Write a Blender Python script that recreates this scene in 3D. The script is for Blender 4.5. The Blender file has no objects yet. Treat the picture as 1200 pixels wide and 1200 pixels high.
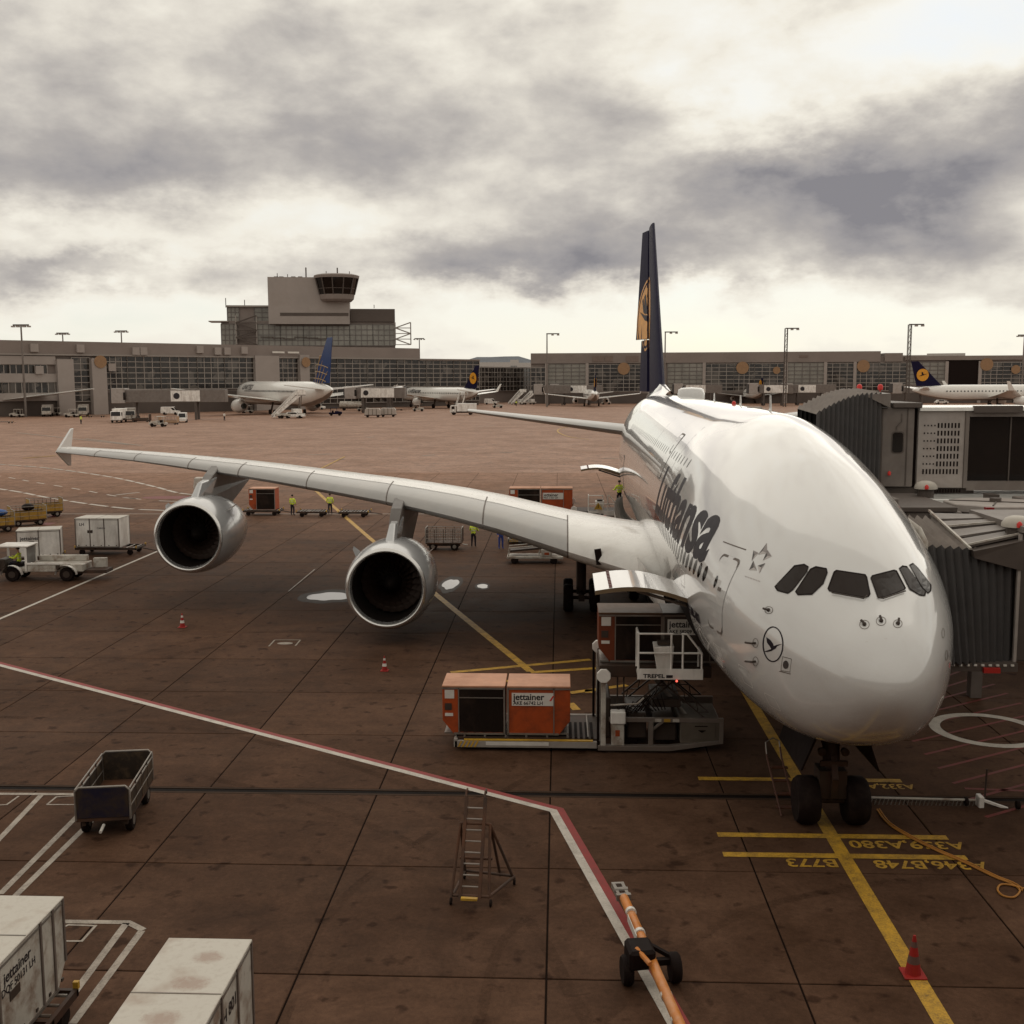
import bpy, bmesh, math, random
from bisect import bisect_left
from mathutils import Vector, Matrix
random.seed(7)
PI = math.pi
R = math.radians
scene = bpy.context.scene
col = scene.collection

# ------------------------------------------------------------------ camera
CAM_F, CAM_PITCH, CAM_ROLL, CAM_YAW = 1293.1, .1198, -.0039, .043      # f in photo pixels of 1200
CAM = Vector((-7.28, -23.51, 11.75))
_c, _s = math.cos(CAM_YAW), math.sin(CAM_YAW)
_fh = Vector((-_s, _c, 0)); _rt = Vector((_c, _s, 0))
FWD = _fh * math.cos(CAM_PITCH) - Vector((0, 0, math.sin(CAM_PITCH)))
_up = _fh * math.sin(CAM_PITCH) + Vector((0, 0, math.cos(CAM_PITCH)))
RIGHT = _rt * math.cos(CAM_ROLL) + _up * math.sin(CAM_ROLL)
UP = _up * math.cos(CAM_ROLL) - _rt * math.sin(CAM_ROLL)
cam_data = bpy.data.cameras.new('camera')
cam = bpy.data.objects.new('camera', cam_data)
col.objects.link(cam)
cam.matrix_world = Matrix(((RIGHT.x, UP.x, -FWD.x, CAM.x), (RIGHT.y, UP.y, -FWD.y, CAM.y),
                           (RIGHT.z, UP.z, -FWD.z, CAM.z), (0, 0, 0, 1)))
cam_data.sensor_width = 36
cam_data.lens = 36 * CAM_F / 1200
cam_data.clip_start = .1
cam_data.clip_end = 60000
scene.camera = cam

# ------------------------------------------------------------------ view
vs = scene.view_settings
vs.view_transform = 'Standard'
vs.look = 'None'
vs.exposure = 0.0
vs.gamma = 1.0
vs.use_curve_mapping = False
scene.cycles.max_bounces = 6
scene.cycles.use_denoising = True

# ------------------------------------------------------------------ world: nishita sky with a broken cloud deck
SUN_EL, SUN_AZ = R(38), R(16)            # azimuth to the right of +Y
world = bpy.data.worlds.new('World')
scene.world = world
world.use_nodes = True
wt = world.node_tree
wt.nodes.clear()


class NT_:
    """tiny helper to wire nodes"""
    def __init__(self, tree): self.t = tree
    def n(self, typ, **kw):
        nd = self.t.nodes.new(typ)
        for k, v in kw.items(): setattr(nd, k, v)
        return nd
    def link(self, a, b): self.t.links.new(a, b)
    def val(self, sock, v):
        if isinstance(v, bpy.types.NodeSocket): self.link(v, sock)
        else: sock.default_value = v
    def math(self, op, a, b=0.0, clamp=False):
        nd = self.n('ShaderNodeMath', operation=op, use_clamp=clamp)
        self.val(nd.inputs[0], a); self.val(nd.inputs[1], b)
        return nd.outputs[0]
    def noise(self, vec, scale, detail=4, rough=.55, dist=0.0, typ='FBM'):
        nd = self.n('ShaderNodeTexNoise')
        nd.inputs['Scale'].default_value = scale; nd.inputs['Detail'].default_value = detail
        nd.inputs['Roughness'].default_value = rough; nd.inputs['Distortion'].default_value = dist
        if vec is not None: self.link(vec, nd.inputs['Vector'])
        return nd
    def ramp(self, fac, stops, interp='LINEAR'):
        nd = self.n('ShaderNodeValToRGB')
        cr = nd.color_ramp; cr.interpolation = interp
        while len(cr.elements) < len(stops): cr.elements.new(.5)
        for e, (p, c) in zip(cr.elements, stops):
            e.position = p
            e.color = (c, c, c, 1) if isinstance(c, (int, float)) else (*c, 1)
        self.link(fac, nd.inputs[0])
        return nd.outputs['Color']
    def mix(self, fac, a, b, mode='MIX'):
        nd = self.n('ShaderNodeMix', data_type='RGBA', blend_type=mode)
        self.val(nd.inputs[0], fac)
        for i, x in ((6, a), (7, b)):
            if isinstance(x, bpy.types.NodeSocket): self.link(x, nd.inputs[i])
            else: nd.inputs[i].default_value = (*x, 1)
        return nd.outputs[2]


W = NT_(wt)
sky = W.n('ShaderNodeTexSky', sky_type='NISHITA', sun_disc=False)
sky.sun_elevation = SUN_EL
sky.sun_rotation = SUN_AZ
geo = W.n('ShaderNodeTexCoord')
sep = W.n('ShaderNodeSeparateXYZ')
W.link(geo.outputs['Generated'], sep.inputs[0])
dx, dy, dz = sep.outputs
az = W.math('ARCTAN2', dx, dy)
el = W.math('ARCSINE', dz)
elc = W.math('MAXIMUM', el, 0.0)
# perspective coordinates on a flat cloud deck, for the fine structure
den = W.math('ADD', W.math('MAXIMUM', dz, 0.0), .12)
px_, py_ = W.math('DIVIDE', dx, den), W.math('DIVIDE', dy, den)
cv = W.n('ShaderNodeCombineXYZ')
W.link(px_, cv.inputs[0]); W.link(py_, cv.inputs[1])
fine = W.noise(cv.outputs[0], 2.0, 8, .54, .05).outputs['Fac']
big = W.noise(cv.outputs[0], .75, 4, .5, .2).outputs['Fac']
# warped (azimuth, elevation) for the large cloud masses
av = W.n('ShaderNodeCombineXYZ')
W.link(W.math('MULTIPLY', az, 1.0), av.inputs[0]); W.link(W.math('MULTIPLY', el, 1.8), av.inputs[1])
warp = W.noise(av.outputs[0], 6.0, 6, .6).outputs['Color']
ws = W.n('ShaderNodeSeparateColor'); W.link(warp, ws.inputs[0])
azw = W.math('ADD', az, W.math('MULTIPLY', W.math('SUBTRACT', ws.outputs[0], .5), .30))
elw = W.math('ADD', el, W.math('MULTIPLY', W.math('SUBTRACT', ws.outputs[1], .5), .11))
CLOUDS = [  # azimuth, elevation (rad), half widths, thickness of the cloud (+) or of a gap (-)
    (-.40, .165, .22, .045, .55), (-.20, .20, .18, .04, .30), (-.47, .25, .18, .05, .35),
    (-.10, .105, .16, .026, .62), (.12, .115, .12, .03, .42), (.36, .180, .25, .062, .56), (.27, .15, .10, .03, .16), (.42, .21, .10, .03, .10), (.10, .098, .06, .012, .28), (.20, .085, .10, .010, .22), (.36, .068, .14, .009, .22), (.26, .105, .05, .012, .3), (.20, .165, .15, .04, .55),
    (.05, .24, .22, .04, .30), (-.44, .087, .15, .011, .45), (-.02, .088, .12, .012, .35), (.40, .10, .12, .02, .25),
    (-.25, .30, .30, .04, .20), (.20, .305, .25, .03, .05),
    (.17, .225, .075, .035, -.75), (.30, .27, .20, .03, -.55), (-.25, .135, .09, .028, -.45), (-.40, .115, .16, .016, -.35),
    (.0, .045, .9, .030, -.36), (.12, .06, .05, .04, -.5), (-.05, .32, .2, .03, -.1),
]
acc = None                                     # sum of all masses
for (a0, e0, ra, re, am) in CLOUDS:
    u_ = W.math('DIVIDE', W.math('SUBTRACT', azw, a0), ra)
    v_ = W.math('DIVIDE', W.math('SUBTRACT', elw, e0), re)
    q = W.math('ADD', W.math('MULTIPLY', u_, u_), W.math('MULTIPLY', v_, v_))
    g = W.math('MULTIPLY', W.math('EXPONENT', W.math('MULTIPLY', q, -.9)), am)
    acc = g if acc is None else W.math('ADD', acc, g)
puff = W.noise(av.outputs[0], 7.0, 11, .56, .08).outputs['Fac']
dens = W.math('ADD', W.math('ADD', W.math('MULTIPLY', fine, .22), W.math('MULTIPLY', big, .20)), W.math('MULTIPLY', acc, .86))
dens = W.math('SUBTRACT', W.math('ADD', dens, W.math('MULTIPLY', puff, 1.50)), .725)
dens = W.math('MULTIPLY', dens, .96)
cloud = W.ramp(dens, [(.0, (.97, .93, .825)), (.20, (.89, .845, .745)), (.38, (.73, .685, .61)), (.52, (.58, .543, .497)),
                      (.68, (.44, .412, .392)), (.84, (.36, .342, .342)), (1.0, (.25, .242, .26))])
blue = W.mix(1.0, sky.outputs[0], (.8, .9, 1.0), 'MULTIPLY')
gap = W.math('MULTIPLY', W.math('SUBTRACT', .22, dens, True), 1.2, True)
k10 = W.n('ShaderNodeVectorMath', operation='SCALE'); W.link(cloud, k10.inputs[0]); k10.inputs['Scale'].default_value = 10.0
skycol = W.mix(W.math('MULTIPLY', gap, .5), k10.outputs[0], blue)
bg = W.n('ShaderNodeBackground'); bg.inputs['Strength'].default_value = .1
W.link(skycol, bg.inputs['Color'])
wo = W.n('ShaderNodeOutputWorld'); W.link(bg.outputs[0], wo.inputs['Surface'])

# ------------------------------------------------------------------ sun, veiled by cloud
sl = bpy.data.lights.new('sun', 'SUN')
sl.energy = .75
sl.angle = R(75)
sl.color = (1, .93, .82)
sun = bpy.data.objects.new('sun', sl)
col.objects.link(sun)
sd = Vector((math.sin(SUN_AZ) * math.cos(SUN_EL), math.cos(SUN_AZ) * math.cos(SUN_EL), math.sin(SUN_EL)))
sun.rotation_euler = sd.to_track_quat('Z', 'Y').to_euler()
sun.location = (0, 0, 80)


# ------------------------------------------------------------------ measuring: a pixel of the photo onto a plane of the place
def ray(u, v):
    return RIGHT * ((u - 600) / CAM_F) + UP * ((600 - v) / CAM_F) + FWD
def at(u, v, z=0.0):
    d = ray(u, v); return CAM + d * ((z - CAM.z) / d.z)
def aty(u, v, y):
    d = ray(u, v); return CAM + d * ((y - CAM.y) / d.y)
def atx(u, v, x):
    d = ray(u, v); return CAM + d * ((x - CAM.x) / d.x)
def proj(p):
    q = Vector(p) - CAM; w = q.dot(FWD)
    if w < .1: return None
    return 600 + CAM_F * q.dot(RIGHT) / w, 600 - CAM_F * q.dot(UP) / w, w


# ------------------------------------------------------------------ objects
def tag(o, label=None, cat=None, group=None, kind=None):
    if label: o['label'] = label
    if cat: o['category'] = cat
    if group: o['group'] = group
    if kind: o['kind'] = kind
    return o
def thing(name, label, cat, loc=(0, 0, 0), rz=0.0, group=None, scale=1.0):
    o = bpy.data.objects.new(name, None)
    o.empty_display_size = .3
    o.location = loc; o.rotation_euler = (0, 0, rz); o.scale = (scale,) * 3
    col.objects.link(o)
    return tag(o, label, cat, group)
def copy_tree(o, parent=None):
    c = o.copy(); col.objects.link(c)
    if parent: c.parent = parent
    for ch in list(o.children): copy_tree(ch, c)
    return c
def dup(o, loc, rz=0.0, label=None, group=None):
    c = copy_tree(o); c.location = loc; c.rotation_euler = (0, 0, rz)
    if label: c['label'] = label
    if group: c['group'] = group
    return c


class MB:
    """collects shapes and links them as one mesh object"""
    def __init__(s): s.v, s.f, s.m = [], [], []
    def add(s, verts, faces, mi=0):
        b = len(s.v); s.v += [tuple(p) for p in verts]
        s.f += [tuple(i + b for i in f) for f in faces]; s.m += [mi] * len(faces)
        return s
    def box(s, x0, x1, y0, y1, z0, z1, mi=0):
        v = [(x, y, z) for z in (z0, z1) for x, y in ((x0, y0), (x1, y0), (x1, y1), (x0, y1))]
        return s.add(v, [(3, 2, 1, 0), (4, 5, 6, 7), (0, 1, 5, 4), (1, 2, 6, 5), (2, 3, 7, 6), (3, 0, 4, 7)], mi)
    def hexa(s, v8, mi=0):
        return s.add(v8, [(3, 2, 1, 0), (4, 5, 6, 7), (0, 1, 5, 4), (1, 2, 6, 5), (2, 3, 7, 6), (3, 0, 4, 7)], mi)
    def bar(s, p0, p1, w, h=None, mi=0, up=(0, 0, 1)):
        p0, p1 = Vector(p0), Vector(p1); h = h or w
        d = (p1 - p0).normalized(); u = Vector(up)
        if abs(d.dot(u)) > .98: u = Vector((0, 1, 0))
        a = d.cross(u).normalized() * (w / 2); b = a.cross(d).normalized() * (h / 2)
        v = [p + x for p in (p0, p1) for x in (-a - b, a - b, a + b, -a + b)]
        return s.add(v, [(3, 2, 1, 0), (4, 5, 6, 7), (0, 1, 5, 4), (1, 2, 6, 5), (2, 3, 7, 6), (3, 0, 4, 7)], mi)
    def tube(s, pts, r, n=8, mi=0, closed=False):
        pts = [Vector(p) for p in pts]; m = len(pts)
        rr = r if isinstance(r, (list, tuple)) else [r] * m
        vs_, prev = [], None
        for i, p in enumerate(pts):
            if closed: d = pts[(i + 1) % m] - pts[i - 1]
            else: d = pts[min(i + 1, m - 1)] - pts[max(i - 1, 0)]
            d.normalize()
            if prev is None:
                a = d.cross(Vector((0, 0, 1)) if abs(d.z) < .95 else Vector((1, 0, 0))).normalized()
            else:
                a = (prev - d * prev.dot(d)).normalized()
            prev = a; b = d.cross(a)
            vs_ += [p + (a * math.cos(2 * PI * k / n) + b * math.sin(2 * PI * k / n)) * rr[i] for k in range(n)]
        fs = [(i * n + k, i * n + (k + 1) % n, ((i + 1) % m) * n + (k + 1) % n, ((i + 1) % m) * n + k)
              for i in range(m if closed else m - 1) for k in range(n)]
        if not closed: fs += [tuple(range(n))[::-1], tuple((m - 1) * n + k for k in range(n))]
        return s.add(vs_, fs, mi)
    def lathe(s, prof, o=(0, 0, 0), axis=(0, 0, 1), n=24, mi=0, cap=True):
        """prof: (radius, distance along axis)"""
        o, ax = Vector(o), Vector(axis).normalized()
        a = ax.cross(Vector((0, 0, 1)) if abs(ax.z) < .9 else Vector((1, 0, 0))).normalized(); b = ax.cross(a)
        vs_ = [o + ax * t + (a * math.cos(2 * PI * k / n) + b * math.sin(2 * PI * k / n)) * r for r, t in prof for k in range(n)]
        fs = [(i * n + k, i * n + (k + 1) % n, (i + 1) * n + (k + 1) % n, (i + 1) * n + k) for i in range(len(prof) - 1) for k in range(n)]
        if cap: fs += [tuple(range(n))[::-1], tuple((len(prof) - 1) * n + k for k in range(n))]
        return s.add(vs_, fs, mi)
    def wheel(s, c, r, w, axis=(0, 1, 0), n=20, mi=0):
        ax = Vector(axis).normalized(); c = Vector(c)
        return s.lathe([(r * .55, -w / 2), (r * .88, -w / 2), (r, -w * .32), (r, w * .32), (r * .88, w / 2), (r * .55, w / 2)], c, ax, n, mi)
    def disc(s, c, r, w, axis=(0, 1, 0), n=16, mi=0):
        return s.lathe([(r, -w / 2), (r, w / 2)], c, axis, n, mi)
    def prism(s, poly, o, ex, ey, depth, mi=0):
        o, ex, ey = Vector(o), Vector(ex), Vector(ey); ez = ex.cross(ey).normalized() * depth
        n = len(poly)
        v = [o + ex * x + ey * y for x, y in poly] + [o + ex * x + ey * y + ez for x, y in poly]
        return s.add(v, [tuple(range(n))[::-1], tuple(range(n, 2 * n))] + [(i, (i + 1) % n, n + (i + 1) % n, n + i) for i in range(n)], mi)
    def sphere(s, c, r, n=12, mi=0, sc=(1, 1, 1)):
        c = Vector(c); m = n // 2
        vs_ = [c + Vector((math.cos(2 * PI * k / n) * math.sin(PI * i / m) * r * sc[0], math.sin(2 * PI * k / n) * math.sin(PI * i / m) * r * sc[1],
                           math.cos(PI * i / m) * r * sc[2])) for i in range(m + 1) for k in range(n)]
        return s.add(vs_, [((i + 1) * n + k, (i + 1) * n + (k + 1) % n, i * n + (k + 1) % n, i * n + k) for i in range(m) for k in range(n)], mi)
    def grid(s, rows, mi=0, closed=False):
        """rows of equal length of points -> quads"""
        n = len(rows[0]); m = len(rows)
        return s.add([p for r_ in rows for p in r_],
                     [(i * n + k, i * n + (k + 1) % n, (i + 1) * n + (k + 1) % n, (i + 1) * n + k)
                      for i in range(m - 1) for k in range(n if closed else n - 1)], mi)
    def build(s, name, mats, parent=None, smooth=None, bevel=0.0, loc=None, fix=True):
        me = bpy.data.meshes.new(name)
        me.from_pydata(s.v, [], s.f)
        if not isinstance(mats, (list, tuple)): mats = [mats]
        for m_ in mats: me.materials.append(m_)
        me.polygons.foreach_set('material_index', s.m)
        if fix or bevel:
            bm = bmesh.new(); bm.from_mesh(me)
            if fix:
                bmesh.ops.remove_doubles(bm, verts=bm.verts, dist=1e-5)
                bmesh.ops.recalc_face_normals(bm, faces=bm.faces)
            if bevel:
                es = [e for e in bm.edges if len(e.link_faces) == 2 and e.calc_face_angle(0) > R(40)]
                bmesh.ops.bevel(bm, geom=es, offset=bevel, segments=1, affect='EDGES', clamp_overlap=True)
            bm.to_mesh(me); bm.free()
        if smooth:
            me.polygons.foreach_set('use_smooth', [True] * len(me.polygons))
            me.set_sharp_from_angle(angle=R(smooth))
        me.update()
        o = bpy.data.objects.new(name, me)
        col.objects.link(o)
        if parent: o.parent = parent
        if loc is not None: o.location = loc
        return o


# ------------------------------------------------------------------ materials
MATS = {}
def mat(name, c, rough=.5, metal=0.0, var=.14, scale=1.5, dirt=None, dirt_amt=.5, dirt_scale=.8, bump=0.0, bump_scale=30, coat=0.0, spec=.35, emit=0.0, streak=False):
    if name in MATS: return MATS[name]
    m = bpy.data.materials.new(name); m.use_nodes = True
    N = NT_(m.node_tree)
    bs = m.node_tree.nodes['Principled BSDF']
    pos = N.n('ShaderNodeNewGeometry').outputs['Position']
    if streak:
        mp = N.n('ShaderNodeMapping'); N.link(pos, mp.inputs['Vector']); mp.inputs['Scale'].default_value = (1, 1, .25); pos2 = mp.outputs[0]
    else: pos2 = pos
    f = N.noise(pos, scale, 5, .6).outputs['Fac']
    c0 = tuple(max(0, x * (1 - var)) for x in c); c1 = tuple(min(1, x * (1 + var)) for x in c)
    base = N.mix(N.ramp(f, [(.3, 0.0), (.7, 1.0)]), c0, c1)
    if dirt:
        df = N.noise(pos2, dirt_scale, 7, .65, .3).outputs['Fac']
        base = N.mix(N.math('MULTIPLY', N.ramp(df, [(.46, 0.0), (.68, 1.0)]), dirt_amt), base, dirt)
    N.link(base, bs.inputs['Base Color'])
    rn = N.noise(pos, scale * 3.1, 3, .6).outputs['Fac']
    N.link(N.math('ADD', N.math('MULTIPLY', N.math('SUBTRACT', rn, .5), .25 * rough), rough, True), bs.inputs['Roughness'])
    bs.inputs['Metallic'].default_value = metal
    bs.inputs['Specular IOR Level'].default_value = spec
    bs.inputs['Coat Weight'].default_value = coat
    bs.inputs['Coat Roughness'].default_value = .06
    if emit:
        bs.inputs['Emission Color'].default_value = (*c, 1); bs.inputs['Emission Strength'].default_value = emit
    if bump:
        b = N.n('ShaderNodeBump'); b.inputs['Strength'].default_value = bump; b.inputs['Distance'].default_value = .02
        N.link(N.noise(pos, bump_scale, 4, .6).outputs['Fac'], b.inputs['Height']); N.link(b.outputs[0], bs.inputs['Normal'])
    MATS[name] = m
    return m

M_white = mat('white_paint', (.74, .70, .655), .35, dirt=(.26, .19, .145), dirt_amt=.5, dirt_scale=1.2, streak=True)
M_white_old = mat('worn_white_paint', (.45, .415, .365), .5, dirt=(.16, .09, .055), dirt_amt=.9, dirt_scale=1.9)
M_grey = mat('grey_paint', (.15, .122, .104), .5, dirt=(.13, .09, .07), dirt_amt=.6)
M_lgrey = mat('light_grey_paint', (.30, .265, .235), .5, dirt=(.18, .13, .1), dirt_amt=.4)
M_dgrey = mat('dark_grey_paint', (.045, .031, .024), .5, dirt=(.05, .03, .02))
M_black = mat('black_paint', (.008, .003, .002), .7, spec=.15)
M_rubber = mat('black_rubber', (.011, .006, .005), .8, spec=.12, dirt=(.03, .02, .015), dirt_amt=.5, dirt_scale=3)
M_steel = mat('galvanised_steel', (.26, .235, .21), .45, .6, dirt=(.15, .09, .06), dirt_amt=.6)
M_dsteel = mat('dark_steel', (.042, .026, .018), .6, .15, dirt=(.07, .03, .018), dirt_amt=.7)
M_rust = mat('rusty_brown_steel', (.055, .032, .022), .7, .1, dirt=(.14, .055, .025), dirt_amt=.7)
M_yellow = mat('yellow_paint', (.52, .30, .03), .5, dirt=(.15, .08, .03), dirt_amt=.6)
M_orange = mat('orange_paint', (.36, .058, .010), .55, dirt=(.13, .028, .010), dirt_amt=.8, dirt_scale=1.5)
M_orange_roof = mat('sun_bleached_orange_roof', (.50, .25, .15), .6, dirt=(.32, .13, .06), dirt_amt=.7)
M_red = mat('red_paint', (.42, .025, .018), .5)
M_redlamp = mat('red_beacon_glass', (.42, .02, .015), .3, emit=.15)
M_amber = mat('amber_lamp', (1, .35, .05), .2, emit=1.2)
M_glass = mat('dark_glass', (.008, .005, .004), .06, spec=.35, var=.3)
M_rubber_red = mat('red_cone_plastic', (.28, .014, .010), .5)
M_reflect = mat('reflective_white_band', (.62, .58, .53), .4)
M_blue = mat('blue_paint', (.02, .04, .16), .4)
M_navy = mat('navy_gloss_paint', (.010, .008, .030), .55, var=.1, spec=.08)
M_tarp_blue = mat('blue_tarpaulin', (.02, .07, .22), .6)
M_hivis = mat('hi_vis_yellow_cloth', (.62, .72, .06), .7)
M_trouser = mat('dark_work_cloth', (.016, .014, .02), .85)
M_bluecloth = mat('blue_work_cloth', (.03, .05, .22), .85)
M_skin = mat('skin', (.42, .22, .15), .55)
M_hair = mat('dark_hair', (.025, .015, .01), .7)
M_print = mat('black_print', (.02, .015, .018), .5)
M_printred = mat('red_print', (.5, .03, .02), .5)
M_curtain = mat('black_container_curtain', (.013, .008, .006), .8, spec=.1, dirt=(.06, .035, .025), dirt_amt=.5)


# ------------------------------------------------------------------ flat print: text and polygons, cut fine enough to follow a curved surface
def text_shape(txt, size=1.0, bold=0.0, sx=1.0, align='CENTER', shear=0.0):
    cu = bpy.data.curves.new('txt', 'FONT'); cu.body = txt; cu.size = size; cu.offset = bold; cu.shear = shear
    cu.align_x = align; cu.align_y = 'CENTER'; cu.resolution_u = 4
    o = bpy.data.objects.new('txt', cu); col.objects.link(o)
    me = bpy.data.meshes.new_from_object(o.evaluated_get(bpy.context.evaluated_depsgraph_get()))
    V = [(v.co.x * sx, v.co.y) for v in me.vertices]; F = [tuple(p.vertices) for p in me.polygons]
    bpy.data.objects.remove(o); bpy.data.curves.remove(cu); bpy.data.meshes.remove(me)
    return V, F
def cut2d(V, F, step):
    bm = bmesh.new()
    vv = [bm.verts.new((x, y, 0)) for x, y in V]
    for f in F:
        try: bm.faces.new([vv[i] for i in f])
        except ValueError: pass
    bmesh.ops.triangulate(bm, faces=bm.faces)
    if step:
        for ax in (0, 1):
            cs = [v[ax] for v in V]
            k = math.floor(min(cs) / step) + 1
            while k * step < max(cs):
                co = [0, 0, 0]; no = [0, 0, 0]; co[ax] = k * step; no[ax] = 1
                bmesh.ops.bisect_plane(bm, geom=bm.verts[:] + bm.edges[:] + bm.faces[:], plane_co=co, plane_no=no, dist=1e-6)
                k += 1
    bm.verts.index_update()
    V2 = [(v.co.x, v.co.y) for v in bm.verts]; F2 = [tuple(v.index for v in f.verts) for f in bm.faces]
    bm.free()
    return V2, F2
def poly_shape(pts): return list(pts), [tuple(range(len(pts)))]
def ring_shape(cx, cy, rx, ry, t, n=36):
    o = [(cx + rx * math.cos(2 * PI * k / n), cy + ry * math.sin(2 * PI * k / n)) for k in range(n)]
    i = [(cx + (rx - t) * math.cos(2 * PI * k / n), cy + (ry - t) * math.sin(2 * PI * k / n)) for k in range(n)]
    return o + i, [(k, (k + 1) % n, n + (k + 1) % n, n + k) for k in range(n)]
def outline_shape(pts, t):
    """closed outline of a convex polygon, t inwards"""
    n = len(pts); cx = sum(p[0] for p in pts) / n; cy = sum(p[1] for p in pts) / n
    inn = []
    for x, y in pts:
        d = math.hypot(x - cx, y - cy); inn.append((x - (x - cx) / d * t * 1.3, y - (y - cy) / d * t * 1.3))
    return list(pts) + inn, [(k, (k + 1) % n, n + (k + 1) % n, n + k) for k in range(n)]
def rounded(x0, x1, y0, y1, r, n=4):
    p = []
    for cx, cy, a0 in ((x1 - r, y1 - r, 0), (x0 + r, y1 - r, 90), (x0 + r, y0 + r, 180), (x1 - r, y0 + r, 270)):
        p += [(cx + r * math.cos(R(a0 + 90 * k / n)), cy + r * math.sin(R(a0 + 90 * k / n))) for k in range(n + 1)]
    return p
def circle(cx, cy, rx, ry=None, n=24):
    ry = ry or rx
    return [(cx + rx * math.cos(2 * PI * k / n), cy + ry * math.sin(2 * PI * k / n)) for k in range(n)]
def put(mb, shape, fn, step=0, mi=0):
    V, F = shape
    if step or any(len(f) > 4 for f in F): V, F = cut2d(V, F, step)
    return mb.add([fn(x, y) for x, y in V], F, mi)
def plane_fn(o, ex, ey, off=.004):
    o, ex, ey = Vector(o), Vector(ex).normalized(), Vector(ey).normalized(); n = ex.cross(ey) * off
    return lambda x, y: o + ex * x + ey * y + n
# ================================================================== THE GROUND
def ground_mat(name, tint=(1, 1, 1), spec=.06, fade=True):
    m = bpy.data.materials.new(name); m.use_nodes = True
    N = NT_(m.node_tree); bs = m.node_tree.nodes['Principled BSDF']
    pos = N.n('ShaderNodeNewGeometry').outputs['Position']
    mp = N.n('ShaderNodeMapping'); N.link(pos, mp.inputs['Vector']); mp.inputs['Scale'].default_value = (.25, 1.3, 1)
    cl = N.noise(pos, .10, 5, .6, .4).outputs['Fac']
    md = N.noise(pos, .55, 7, .68, .5).outputs['Fac']
    st = N.noise(mp.outputs[0], .5, 6, .65, .3).outputs['Fac']
    gr = N.noise(pos, 9.0, 5, .7).outputs['Fac']
    gr2 = N.noise(pos, 45.0, 3, .7).outputs['Fac']
    sp = N.noise(pos, 1.9, 3, .5).outputs['Fac']
    base = N.mix(N.ramp(md, [(.28, 0.0), (.72, 1.0)]), (.050 * tint[0], .0240 * tint[1], .0128 * tint[2]), (.122 * tint[0], .066 * tint[1], .042 * tint[2]))
    base = N.mix(N.math('MULTIPLY', N.ramp(cl, [(.35, 0.0), (.68, 1.0)]), .45), base, (.040 * tint[0], .018 * tint[1], .009 * tint[2]))
    base = N.mix(N.math('MULTIPLY', N.ramp(st, [(.50, 0.0), (.72, 1.0)]), .40), base, (.122 * tint[0] ** .5, .066 * tint[1] ** .5, .040 * tint[2] ** .5))
    base = N.mix(N.math('MULTIPLY', N.ramp(sp, [(.60, 0.0), (.70, 1.0)]), .62), base, (.015, .005, .002))
    bl = N.noise(pos, 2.3, 8, .78, .6).outputs['Fac']
    g = N.math('ADD', N.math('ADD', N.math('MULTIPLY', gr, .75), N.math('MULTIPLY', gr2, .75)), N.math('MULTIPLY', bl, .85))
    gb = N.n('ShaderNodeCombineColor'); v = N.math('SUBTRACT', g, .20)
    for i in range(3): N.link(v, gb.inputs[i])
    base = N.mix(1.0, base, gb.outputs[0], 'MULTIPLY')
    if fade:                                                        # colour grows paler beyond the stand
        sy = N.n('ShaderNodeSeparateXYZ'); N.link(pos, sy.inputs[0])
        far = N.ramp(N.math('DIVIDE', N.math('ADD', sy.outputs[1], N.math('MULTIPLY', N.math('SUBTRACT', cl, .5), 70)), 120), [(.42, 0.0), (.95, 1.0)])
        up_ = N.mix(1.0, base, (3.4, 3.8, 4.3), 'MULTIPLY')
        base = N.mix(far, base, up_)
    rnd = N.n('ShaderNodeObjectInfo').outputs['Random']
    rb = N.n('ShaderNodeCombineColor'); rv = N.math('ADD', N.math('MULTIPLY', rnd, .26), .80)
    for i in range(3): N.link(rv, rb.inputs[i])
    base = N.mix(1.0, base, rb.outputs[0], 'MULTIPLY')
    N.link(base, bs.inputs['Base Color'])
    N.link(N.ramp(N.math('ADD', N.math('MULTIPLY', md, .6), N.math('MULTIPLY', cl, .4)), [(.30, .62), (.65, .85)]), bs.inputs['Roughness'])
    bs.inputs['Specular IOR Level'].default_value = spec
    b = N.n('ShaderNodeBump'); b.inputs['Strength'].default_value = .22; b.inputs['Distance'].default_value = .012
    N.link(gr, b.inputs['Height']); N.link(b.outputs[0], bs.inputs['Normal'])
    return m
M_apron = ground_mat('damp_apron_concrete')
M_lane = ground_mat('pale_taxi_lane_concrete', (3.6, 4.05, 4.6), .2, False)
M_seal = mat('dark_joint_sealant', (.010, .005, .003), .9, spec=.05)
M_earth = mat('far_airfield', (.11, .095, .06), .9, var=.3, scale=.01)

def paint_mat(name, c, wear=.5, wear_scale=2.5):
    m = bpy.data.materials.new(name); m.use_nodes = True
    N = NT_(m.node_tree); bs = m.node_tree.nodes['Principled BSDF']
    pos = N.n('ShaderNodeNewGeometry').outputs['Position']
    a = N.noise(pos, wear_scale, 6, .7, .4).outputs['Fac']; b_ = N.noise(pos, 22, 4, .75).outputs['Fac']
    f = N.math('ADD', N.math('MULTIPLY', a, .55), N.math('MULTIPLY', b_, .45))
    N.link(N.mix(N.math('MULTIPLY', N.ramp(f, [(.42, 0.0), (.64, 1.0)]), wear), c, (.055, .033, .022)), bs.inputs['Base Color'])
    bs.inputs['Roughness'].default_value = .6; bs.inputs['Specular IOR Level'].default_value = .3
    return m
P_yellow = paint_mat('worn_yellow_line_paint', (.52, .29, .028), .8)
P_white = paint_mat('worn_white_line_paint', (.50, .45, .39), .45)
P_white_old = paint_mat('faded_white_line_paint', (.34, .29, .24), .7)
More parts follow.
